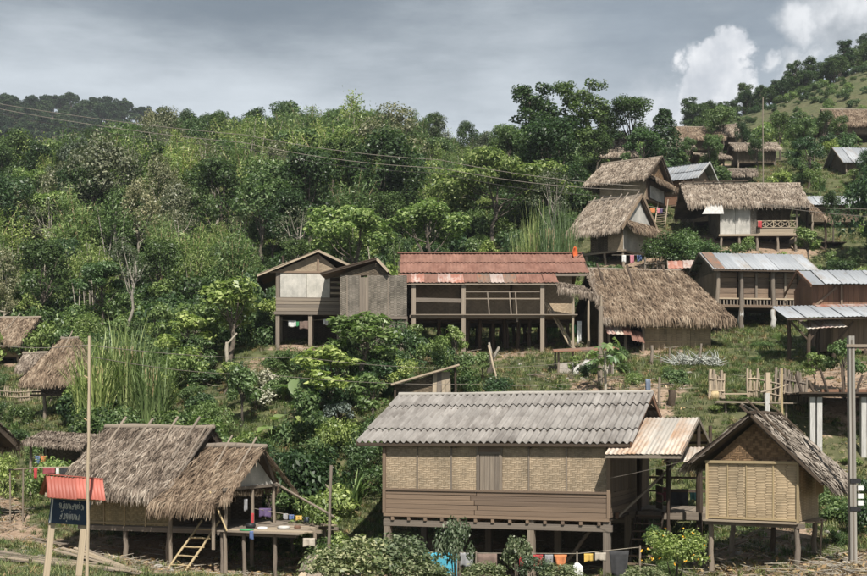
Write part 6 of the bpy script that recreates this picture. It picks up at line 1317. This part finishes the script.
# large-leaved plants on the central slope: every leaf a part
def big_leaf_mesh(mat):
    V = []; Fs = []; n = 5
    for i in range(n + 1):
        t = i / n; w = .42 * math.sin(math.pi * min(1, t * .92 + .08)) ** .7 * (1.05 - .4 * t); z = -.32 * t ** 2
        V += [(t, -w, z + .1 * w), (t, 0, z - .02), (t, w, z + .1 * w)]
    for i in range(n): Fs += [(3 * i, 3 * i + 1, 3 * i + 4, 3 * i + 3), (3 * i + 1, 3 * i + 2, 3 * i + 5, 3 * i + 4)]
    return mesh_py('leaf', V, Fs, mat, True)
ELE = []; BL = big_leaf_mesh('leaf_light'); BL2 = big_leaf_mesh('leaf_cane')
for px, py, d, s, lab in [(252, 376, 52, 1.0, 'big leaved plant with one pale upright leaf on slope'), (298, 385, 50, .9, 'big leaved plant right of the pale upright leaf'), (290, 415, 46, .95, 'big leaved plant with wide flat leaves above porch wing'), (272, 425, 45, .8, 'low big leaved plant just above the porch wing ridge'), (306, 400, 48, .75, 'big leaved plant beside the silvery shrub'), (228, 470, 40, .6, 'big leaved plant in shade behind the porch deck')]:
    ds_ = np.linspace(39, 58, 96); d = float(ds_[np.argmin(abs(terr_py(np.full(96, float(px)), ds_) - py - 14))]); ELE.append((px, d)); a = P(px, py, d); g = gz(a.x, a.y); t = thing('elephant_ear_plant', lab, 'plant', (a.x, a.y, min(g, a.z))); base = max(.1, a.z - g); rg = random.Random(int(px))
    for i in range(7):
        an = i * 2.4 + px; tilt = rg.uniform(-.9, .5); e = Vector((math.cos(an) * .35 * s, math.sin(an) * .35 * s, base + rg.uniform(-.5, .3) * s)); pole('leaf_stalk', t, (0, 0, -.1), e, .018, 'leaf_light')
        ob('leaf', BL if i % 2 else BL2, t, Matrix.Translation(e) @ Matrix.Rotation(an, 4, 'Z') @ Matrix.Rotation(-tilt, 4, 'Y') @ Matrix.Diagonal((.9 * s, .9 * s, .9 * s, 1)))
# tall cane clumps (countable clumps)
def cane_proto(seed, H=3.2):
    rng = np.random.default_rng(seed); V, Fq = blades(rng, 300, H, .12, .08, .42, 5, .75); return mesh_np('cane_blades', V, Fq, 'leaf_cane')
CP = [cane_proto(1), cane_proto(2), cane_proto(3)]
for i, (px, d, top, w, lab) in enumerate([(108, 53, 322, 1.0, 'tall cane grass clump right of the stilt granary'), (124, 52.5, 318, 1.0, 'tallest cane grass clump beside the bamboo pole'), (138, 53, 328, .9, 'right cane grass clump of the tall stand'), (94, 51, 340, .9, 'cane grass clump overlapping the stilt granary roof'), (152, 51, 345, .8, 'lower cane clump at right of the tall stand'),
    (535, 70, 203, .9, 'cane clump left behind the rusty roof'), (550, 69, 196, .8, 'tallest cane clump behind the rusty roof'), (566, 70, 202, .8, 'cane clump nearest the orange dish'), (520, 71, 222, .8, 'short cane clump behind the middle of rusty roof')]):
    a = G(px, d); t = thing('cane_clump', lab, 'cane grass', a, i * 1.3); hg = (HY - top) * d / F - a.z; t.scale = (w * .8 if d > 60 else w, w * .8 if d > 60 else w, hg / 2.9); ob('blades', CP[i % 3], t)
    ob('stems', mesh_np('stems', *tubes_np([([(math.cos(j * 2.4) * .5 * (j % 5) / 5, math.sin(j * 2.4) * .5 * (j % 5) / 5, -.2), (math.cos(j) * .4, math.sin(j) * .4, 2.2)], [.03, .015]) for j in range(14)], 4), 'bamboo', True), t)
# shrubs near the camera that read one by one
SH = {k: bush_proto(40 + i, m, n, R, lr, sz, nl) for i, (k, m, n, R, lr, sz, nl) in enumerate([('front', 'leaf_front', 1500, (1.0, .9, .85), .36, .17, 26), ('lime', 'leaf_lime', 2600, (.8, .8, .8), .3, .1, 20), ('green', 'leaf_light', 3000, (1.0, 1.0, .75), .36, .11, 20), ('silver', 'leaf_pale', 900, (.8, .6, .5), .28, .15, 12), ('dark', 'leaf_dark', 3000, (1., 1., .8), .4, .13, 18)])}
FL = None
for px, py, d, s, hz, k, lab in [(456, 556, 29.5, .45, 1.9, 'front', 'tall leafy shrub before the turquoise cloth'), (436, 580, 29, .5, .7, 'front', 'low shrub at foot of the turquoise cloth'), (518, 562, 29.5, .36, 1.6, 'front', 'upright shrub before the brown blanket'), (534, 572, 29, .4, .9, 'front', 'short shrub below the red washing'), (395, 566, 29, .85, .8, 'front', 'broad grey green shrub at left corner of the big house'), (360, 570, 28.6, .9, .8, 'front', 'broad shrub before the shingle roof'), (412, 576, 28.4, .7, .7, 'front', 'rounded shrub below the big house left post'),
    (337, 572, 28.2, .7, .8, 'front', 'shrub over the right end of shingle roof'), (675, 562, 30, .95, .9, 'lime', 'bright green bush with yellow flowers before the stair'), (560, 577, 29, .5, .6, 'front', 'low shrub beneath the orange scarf'), (488, 577, 29, .6, .55, 'front', 'low shrub beneath the brown blanket'), (645, 577, 29.4, .5, .5, 'front', 'low shrub left of the yellow flowered bush'), (728, 590, 30, .4, .6, 'green', 'small shrub under the granary front'), (772, 586, 30.2, .45, .5, 'green', 'small shrub right below the granary'),
    (266, 380, 46.5, 1.0, .9, 'silver', 'silvery pale leaved shrub high on slope'), (258, 398, 45, 1.1, .8, 'silver', 'silvery shrub left of the big leaved plants'), (338, 412, 43, .9, .9, 'silver', 'whitish leaved shrub left of the cement roof'), (692, 256, 80, 1.7, .75, 'green', 'dense round green hedge between the upper houses'), (668, 256, 80, 1.6, .8, 'dark', 'dense dark green hedge below the plaited gable house')]:
    if k == 'silver': ds_ = np.linspace(39, 58, 96); d = float(ds_[np.argmin(abs(terr_py(np.full(96, float(px)), ds_) - py - 12))]); ELE.append((px, d))
    a = P(px, py, d); g = gz(a.x, a.y); t = thing('shrub', lab, 'shrub', (a.x, a.y, min(g, a.z - .2)), px * .37); b = max(0, a.z - g - .5 * s * hz); o = ob('foliage', SH[k], t, Matrix.Translation((0, 0, b)) @ Matrix.Diagonal((s, s, s * hz * 1.05, 1)))
    ob('stems', mesh_np('stems', *tubes_np([([(0, 0, -.1), (math.cos(j * 1.3) * .25 * s, math.sin(j * 1.3) * .25 * s, b + .5 * s * hz)], [.025, .012]) for j in range(5)], 4), 'bark', True), t)
    if 'yellow flowers' in lab:
        rng = np.random.default_rng(3); dd = rng.normal(size=(26, 3)); dd[:, 2] = abs(dd[:, 2]); dd /= np.linalg.norm(dd, axis=1)[:, None]; pos = dd * np.array([.95, .9, .9]) * s + np.array([0, 0, b + .45])
        V, Fq = leaf_arrays(rng, np.repeat(pos, 3, 0) + rng.normal(0, .015, (78, 3)), rng.normal(size=(78, 3)), .05, .8); ob('flowers', mesh_np('flowers', V, Fq, 'leaf_flower'), t)
def brush_heap():
    a = G(697, 57); t = thing('brush_heap', 'heap of bleached dead branches on the green bank', 'brush', a); rng = np.random.default_rng(6); segs = []
    for i in range(150):
        b = np.array([rng.uniform(-1.1, 1.1), rng.uniform(-.5, .5), rng.uniform(0, .3)]); e = b + np.array([rng.normal(-.2, .4), rng.normal(0, .3), rng.uniform(.05, .6)]); segs.append(([b, (b + e) / 2 + rng.normal(0, .04, 3), e], [.028, .02, .008]))
    o = ob('branches', mesh_np('branches', *tubes_np(segs, 4), 'twig_dead', True), t); o['kind'] = 'stuff'
brush_heap()

# ---- masses: forest, bamboo, undergrowth, grass (nobody could count them)
def scatter(name, label, cat, meshes, pts, scales, rots, kidx):
    """one object whose points carry instances of the given meshes (geometry nodes)"""
    lib = bpy.data.collections.new(name + '_library')
    for i, m in enumerate(meshes):
        o = bpy.data.objects.new('%s_%02d' % (name, i), m); lib.objects.link(o)
    me = bpy.data.meshes.new(name); n = len(pts); me.vertices.add(n); me.vertices.foreach_set('co', np.asarray(pts, np.float32).ravel())
    a = me.attributes.new('sc', 'FLOAT_VECTOR', 'POINT'); a.data.foreach_set('vector', np.asarray(scales, np.float32).ravel())
    a = me.attributes.new('rz', 'FLOAT_VECTOR', 'POINT'); a.data.foreach_set('vector', np.asarray(rots, np.float32).ravel())
    a = me.attributes.new('kd', 'INT', 'POINT'); a.data.foreach_set('value', np.asarray(kidx, np.int32))
    o = ob(name, me); o['kind'] = 'stuff'; tag(o, label, cat)
    ng = bpy.data.node_groups.new(name + '_gn', 'GeometryNodeTree'); ng.interface.new_socket('Geometry', in_out='INPUT', socket_type='NodeSocketGeometry'); ng.interface.new_socket('Geometry', in_out='OUTPUT', socket_type='NodeSocketGeometry')
    N = ng.nodes; L = ng.links; gi = N.new('NodeGroupInput'); go = N.new('NodeGroupOutput'); ci = N.new('GeometryNodeCollectionInfo'); ci.inputs['Collection'].default_value = lib; ci.inputs['Separate Children'].default_value = True; ci.inputs['Reset Children'].default_value = True
    ip = N.new('GeometryNodeInstanceOnPoints'); ip.inputs['Pick Instance'].default_value = True
    def attr(nm, ty): x = N.new('GeometryNodeInputNamedAttribute'); x.data_type = ty; x.inputs['Name'].default_value = nm; return x.outputs['Attribute']
    L.new(gi.outputs[0], ip.inputs['Points']); L.new(ci.outputs[0], ip.inputs['Instance']); L.new(attr('sc', 'FLOAT_VECTOR'), ip.inputs['Scale']); L.new(attr('kd', 'INT'), ip.inputs['Instance Index'])
    e2r = N.new('FunctionNodeEulerToRotation'); L.new(attr('rz', 'FLOAT_VECTOR'), e2r.inputs[0]); L.new(e2r.outputs[0], ip.inputs['Rotation']); L.new(ip.outputs[0], go.inputs[0])
    md = o.modifiers.new('scatter', 'NODES'); md.node_group = ng; return o
def join(*ms):
    """crown and trunk as one mesh for the far masses"""
    me = bpy.data.meshes.new('tree_mass'); V = []; Fs = []; mi = []; off = 0
    for i, m in enumerate(ms):
        v = np.empty(len(m.vertices) * 3, np.float32); m.vertices.foreach_get('co', v); f = np.empty(len(m.loops), np.int32); m.loops.foreach_get('vertex_index', f); V.append(v.reshape(-1, 3)); Fs.append(f.reshape(-1, 4) + off); mi.append(np.full(len(Fs[-1]), i, np.int32)); off += len(V[-1])
    me = mesh_np('tree_mass', np.concatenate(V), np.concatenate(Fs), None); me.materials.clear()
    for m in ms: me.materials.append(m.materials[0])
    me.polygons.foreach_set('material_index', np.concatenate(mi)); return me
FR = np.random.default_rng(77)
# keep-out discs around houses: (px, d, half-width px, half-depth m)
def sample(n, px0, px1, d0, d1, mind, power=1.0, ok=None):
    out = []; cell = {}
    px = FR.uniform(px0, px1, n); d = d0 * (d1 / d0) ** (FR.random(n) ** power); x = (px - CX) * d / F
    for a, b, c in zip(px, d, x):
        if ok is not None and not ok(a, b): continue
        md = mind(b) if callable(mind) else mind; kx, ky = int(c / md), int(b / md); bad = False
        for i in (-1, 0, 1):
            for j in (-1, 0, 1):
                for q in cell.get((kx + i, ky + j), ()):
                    if (q[0] - c) ** 2 + (q[1] - b) ** 2 < md * md: bad = True
        if bad: continue
        cell.setdefault((kx, ky), []).append((c, b)); out.append((a, b, c))
    o = np.array(out); return o[:, 0], o[:, 1], o[:, 2]
def forest_ok(px, d):
    if px > 560 and d < 140: return False
    if px > 620: return False
    lim = 78 if px < 250 else 80 if px < 430 else 84
    if d < lim: return False
    if 440 < px < 545 and d < 104: return False
    return True
px, d, x = sample(12000, -140, 640, 76, 200, 2.9, .9, forest_ok)
fm = [join(*get_kind(k, i)[:2]) for k, i in (('broad', 0), ('broad', 1), ('broad', 2), ('dark', 0), ('dark', 1), ('dark', 2), ('light', 0), ('light', 1), ('bamboo', 0), ('bamboo', 1), ('bare', 0), ('bushtree', 0), ('stems', 0), ('stems', 1), ('grey', 1))]
z = gz_np(x, d); n = len(px)
lightzone = np.exp(-((px - 330) / 130) ** 2 - ((d - 128) / 26) ** 2) + .8 * np.exp(-((px - 20) / 60) ** 2 - ((d - 150) / 20) ** 2) + .6 * np.exp(-((px - 200) / 60) ** 2 - ((d - 95) / 14) ** 2)
u = FR.random(n); kd = np.where(u < lightzone * .8, FR.choice([8, 9, 8, 7, 12, 13], n), FR.choice([0, 1, 2, 3, 4, 5, 6, 3, 8, 10, 7, 9, 9, 12, 13, 14, 12], n))
h = (.5 + .65 * FR.random(n) ** .8) * np.where(d > 150, .85, 1.0); h = np.where(d < 92, h * .7, h); h = np.where((px > 440) & (d > 100), h * .55, h); h = np.where((px > 400) & (px <= 440), h * .8, h)
sc = np.stack([h * FR.uniform(.85, 1.15, n), h * FR.uniform(.85, 1.15, n), h], -1)
scatter('forest', 'dense green jungle covering the hillside behind the village', 'forest', fm, np.stack([x, d, z - .2], -1), sc, np.stack([np.zeros(n), np.zeros(n), FR.uniform(0, 6.28, n)], -1), kd)
# lower storey of the forest, so that no bare slope shows between the crowns
ub = [bush_proto(60 + i, m, 1500, (1.5, 1.5, 1.1), .6, .26, 14) for i, m in enumerate(('leaf_mid', 'leaf_dark', 'leaf_light', 'leaf_lime', 'leaf_mid'))]
px, d, x = sample(9000, -140, 660, 70, 190, 2.3, .9, lambda a, b: (a < 560 or b > 100) and b > (72 if a < 430 else 76) and not (a > 590 and b < 135))
n = len(px); h = FR.uniform(.4, 1.15, n)
scatter('forest_understorey', 'leafy understorey filling the forest floor on hillside', 'undergrowth', ub, np.stack([x, d, gz_np(x, d) - .1], -1), np.stack([h, h, h * FR.uniform(.8, 1.5, n)], -1), np.stack([np.zeros(n), np.zeros(n), FR.uniform(0, 6.28, n)], -1), FR.integers(0, 5, n))
# far ridge
fp = [join(*get_kind('far', i)[:2]) for i in (0, 1, 2, 3, 4)]
px, d, x = sample(5000, -260, 330, 420, 660, 7.0, .8); n = len(px); h = FR.uniform(.45, 1.3, n)
scatter('far_forest', 'dark bluish wood covering the distant ridge at left', 'forest', fp, np.stack([x, d, gz_np(x, d) - .4], -1), np.stack([h * 1.2, h * 1.2, h], -1), np.stack([np.zeros(n), np.zeros(n), FR.uniform(0, 6.28, n)], -1), FR.integers(0, 5, n))
# right hill: trees on the crest as individuals, scrub on the slope
cr = random.Random(5)
for i in range(34):
    px = 690 + i * 5.8 + cr.uniform(-2, 2); dd = 233 + cr.uniform(-4, 4) if px > 720 else 215
    a = G(px, dd); t = thing('crest_tree', 'small dark tree on the crest line of the right hill', 'tree', a, cr.uniform(0, 6), 'trees on the right hill crest'); s = cr.uniform(.55, .85); t.scale = (s * 1.15, s * 1.15, s * .95); t.location.z -= 2.6 * s
    cm, tm, H = get_kind('dark' if i % 3 else 'vine', i % 2); ob('crown', cm, t); ob('trunk', tm, t)
px, d, x = sample(6000, 640, 1000, 150, 250, 2.6, .8, lambda a, b: (FR.random() < (.6 if a < 730 else .3 if b < 168 else .08))); n = len(px); h = FR.uniform(.5, 1.2, n)
scatter('hillside_scrub', 'low scrub dotted over the grassy right hill', 'scrub', ub, np.stack([x, d, gz_np(x, d) - .1], -1), np.stack([h, h, h], -1) * np.where(d < 175, 1.2, .7)[:, None], np.stack([np.zeros(n), np.zeros(n), FR.uniform(0, 6.28, n)], -1), FR.integers(0, 3, n))
# undergrowth on the slopes between the houses
KEEP = [(275, 59.5, 75, 2.4), (520, 56, 70, 4), (52, 54, 28, 3.2), (500, 37.5, 150, 4.3), (470, 37, 130, 4.6), (650, 38, 80, 4.0), (750, 32.5, 62, 3.0), (130, 37, 75, 4.2), (230, 36, 95, 3.5), (310, 63.5, 42, 3.6), (370, 62, 45, 3.4), (480, 63, 115, 4.6), (560, 62, 40, 4), (660, 65, 82, 4.6), (760, 71, 62, 4), (850, 58, 75, 4.5), (840, 50, 45, 2.2), (610, 85, 55, 5), (760, 89, 95, 5), (640, 95, 55, 4), (690, 101, 45, 4), (55, 58, 32, 2), (10, 76, 42, 3), (55, 46, 45, 2.4), (62, 27, 40, 6), (420, 48, 42, 1.8), (850, 28, 150, 4.2), (60, 32, 90, 3.0), (605, 118, 22, 4), (700, 120, 90, 7), (820, 93, 30, 4), (855, 110, 35, 4), (40, 36, 60, 5), (0, 40, 40, 3), (735, 109, 40, 3), (860, 136, 60, 5)]
KEEP += [(q_[0], q_[1] - 1.7, 15, 2.3) for q_ in ELE]
def free(a, b, grow=1.0):
    for kx, kd_, wx, wd in KEEP:
        if abs(a - kx) < wx * grow and abs(b - kd_) < wd * grow: return False
    return True
def shrub_density(a, b):
    if not free(a, b): return 0
    if b < 27: return 0
    if 200 < a < 400 and 39 < b < 58: return 1.0         # the jungle bank left of the big house
    if 60 < a < 260 and 44 < b < 56: return 1.0
    if 380 < a < 480 and 52 < b < 59: return .3
    if 380 < a < 480 and 49 < b < 52: return .5
    if a < 60 and 48 < b < 57: return .4
    if a < 60 and 57 <= b < 75: return .04
    if 300 < a < 620 and b < 31.5: return 0
    if a < 330 and b < 35: return 0
    if 260 < a < 345 and 31 < b < 39: return .8
    if 520 < a < 700 and 46 < b < 60: return .06
    if 690 < a < 870 and 40 < b < 50: return .5
    if 690 < a < 830 and 50 < b < 68: return .3
    if 560 < a and 72 < b < 82: return .5
    if a > 560 and 82 < b < 135: return .45
    if 390 < a < 600 and 40 < b < 46: return .8
    if b > 62 and a < 560: return .8
    return .25
px, d, x = sample(16000, -80, 930, 27, 135, lambda b: .62 + .011 * b, 1.15, lambda a, b: FR.random() < shrub_density(a, b))
n = len(px); s1 = np.where((d < 60), 1.0, 1.25)
bl = [bush_proto(80 + i, m, 2600, (1.0, 1.0, .8), .38, sz, 18, asp) for i, (m, sz, asp) in enumerate((('leaf_mid', .13, .5), ('leaf_dark', .14, .5), ('leaf_light', .12, .5), ('leaf_mid', .17, .55), ('leaf_light', .16, .4), ('leaf_lime', .11, .45)))]
yj = [join(*get_kind('young', i)[:2]) for i in (0, 1)]
def spray(seed, mat, n, hh, w, bend): return mesh_np('spray', *blades(np.random.default_rng(seed), n, hh, .3, w, bend, 4, .25), mat)
bl += yj + [spray(1, 'leaf_light', 42, 1.5, .1, .55), spray(2, 'leaf_cane', 60, 1.3, .05, .6), spray(3, 'leaf_mid', 34, 1.2, .14, .7), bush_proto(95, 'leaf_mid', 1500, (.7, .7, 1.2), .3, .15, 16, .4), bush_proto(96, 'leaf_lime', 1200, (.8, .7, 1.0), .26, .13, 16, .4)]
h = FR.uniform(.55, 1.15, n) * s1; h = np.where((px > 500) & (d < 70), h * .6, h); h = np.where((px < 400) & (d > 39) & (d < 58), h * 1.15, h); h = np.where(d < 33, h * .55, h); h = np.where((px < 60) & (d > 47) & (d < 75), h * .55, h); flat = np.where((px > 690) & (d > 40) & (d < 68), .45, 1.0); h = h * np.where(flat < 1, .8, 1)
kq = FR.choice([0, 1, 2, 3, 4, 5, 0, 1, 3, 6, 7, 8, 9, 10, 11, 12, 11, 12], n); h = np.where((kq == 6) | (kq == 7), h * .55, h)
scatter('undergrowth', 'tangled leafy undergrowth on the slope between the houses', 'undergrowth', bl, np.stack([x, d, gz_np(x, d) - .1], -1), np.stack([h, h, h * flat * FR.uniform(.7, 1.3, n)], -1), np.stack([FR.normal(0, .2, n), FR.normal(0, .2, n), FR.uniform(0, 6.28, n)], -1), np.where(flat < 1, FR.choice([2, 4, 5, 0, 8, 9, 12], n), kq))
# grass
gp = [tuft_proto(i, m) for i, m in enumerate(('leaf_grass', 'leaf_grass', 'leaf_light', 'leaf_dry'))]
N_ = 60000; px = FR.uniform(-60, 930, N_); d = 26 * (120 / 26) ** FR.random(N_); soil = soil_at(px, d); pn = np.sin(px * .11 + d * .7) * np.sin(d * 1.9 - px * .05)
keep = FR.random(N_) > np.clip(soil * 1.05 + .12 * pn, 0, .97); px, d = px[keep], d[keep]; x = (px - CX) * d / F; n = len(px); h = FR.uniform(.4, 1.0, n) * (.7 + .006 * d)
scatter('grass', 'short rough grass over the banks and terraces', 'grass', gp, np.stack([x, d, gz_np(x, d) - .02], -1), np.stack([h, h, h * FR.uniform(.5, 1.1, n)], -1), np.stack([np.zeros(n), np.zeros(n), FR.uniform(0, 6.28, n)], -1), FR.choice([0, 0, 1, 1, 2, 3], n))

# litter: dry leaves and twigs on the bare ground
def litter_proto(seed):
    rng = np.random.default_rng(seed); n = 16; pos = np.stack([rng.normal(0, .3, n), rng.normal(0, .3, n), rng.uniform(.0, .05, n)], -1); V, Fq = leaf_arrays(rng, pos, np.array([[0, 0, 1.0]]) + rng.normal(0, .35, (n, 3)), .13, .45, .05)
    seg = []
    for i in range(3): b = np.array([rng.normal(0, .25), rng.normal(0, .25), .02]); e = b + np.array([rng.normal(0, .3), rng.normal(0, .3), rng.uniform(0, .1)]); seg.append(([b, e], [.012, .006]))
    tv, tf = tubes_np(seg, 4); return join(mesh_np('litter_leaves', V, Fq, 'leaf_dry'), mesh_np('litter_twigs', tv, tf, 'bark_pale'))
N_ = 9000; px = FR.uniform(-40, 900, N_); d = 26 * (72 / 26) ** FR.random(N_); keep = FR.random(N_) < np.clip(soil_at(px, d) * .7, .05, .8); px, d = px[keep], d[keep]; x = (px - CX) * d / F; n = len(px); h = FR.uniform(.6, 1.4, n)
scatter('leaf_litter', 'dry leaves and twigs littering the bare ground', 'litter', [litter_proto(i) for i in range(4)], np.stack([x, d, gz_np(x, d)], -1), np.stack([h, h, h], -1), np.stack([np.zeros(n), np.zeros(n), FR.uniform(0, 6.28, n)], -1), FR.integers(0, 4, n))
# ------------------------------------------------------------------ air: thin haze over the valley
def haze():
    V = [(x, y, z) for x in (-900, 900) for y in (-30, 1150) for z in (-60, 330)]
    m = bpy.data.materials.new('haze'); m.use_nodes = True; nt = m.node_tree; nt.nodes.clear(); out = nt.nodes.new('ShaderNodeOutputMaterial'); pv = nt.nodes.new('ShaderNodeVolumePrincipled')
    pv.inputs['Color'].default_value = (.86, .92, 1.0, 1); pv.inputs['Density'].default_value = .00017; pv.inputs['Anisotropy'].default_value = .1
    nt.links.new(pv.outputs[0], out.inputs['Volume'])
    me = mesh_py('haze', V, [(0, 1, 3, 2), (4, 6, 7, 5), (0, 4, 5, 1), (2, 3, 7, 6), (0, 2, 6, 4), (1, 5, 7, 3)], None); me.materials.append(m); ob('haze', me, None, None, 'stuff'); 
haze()
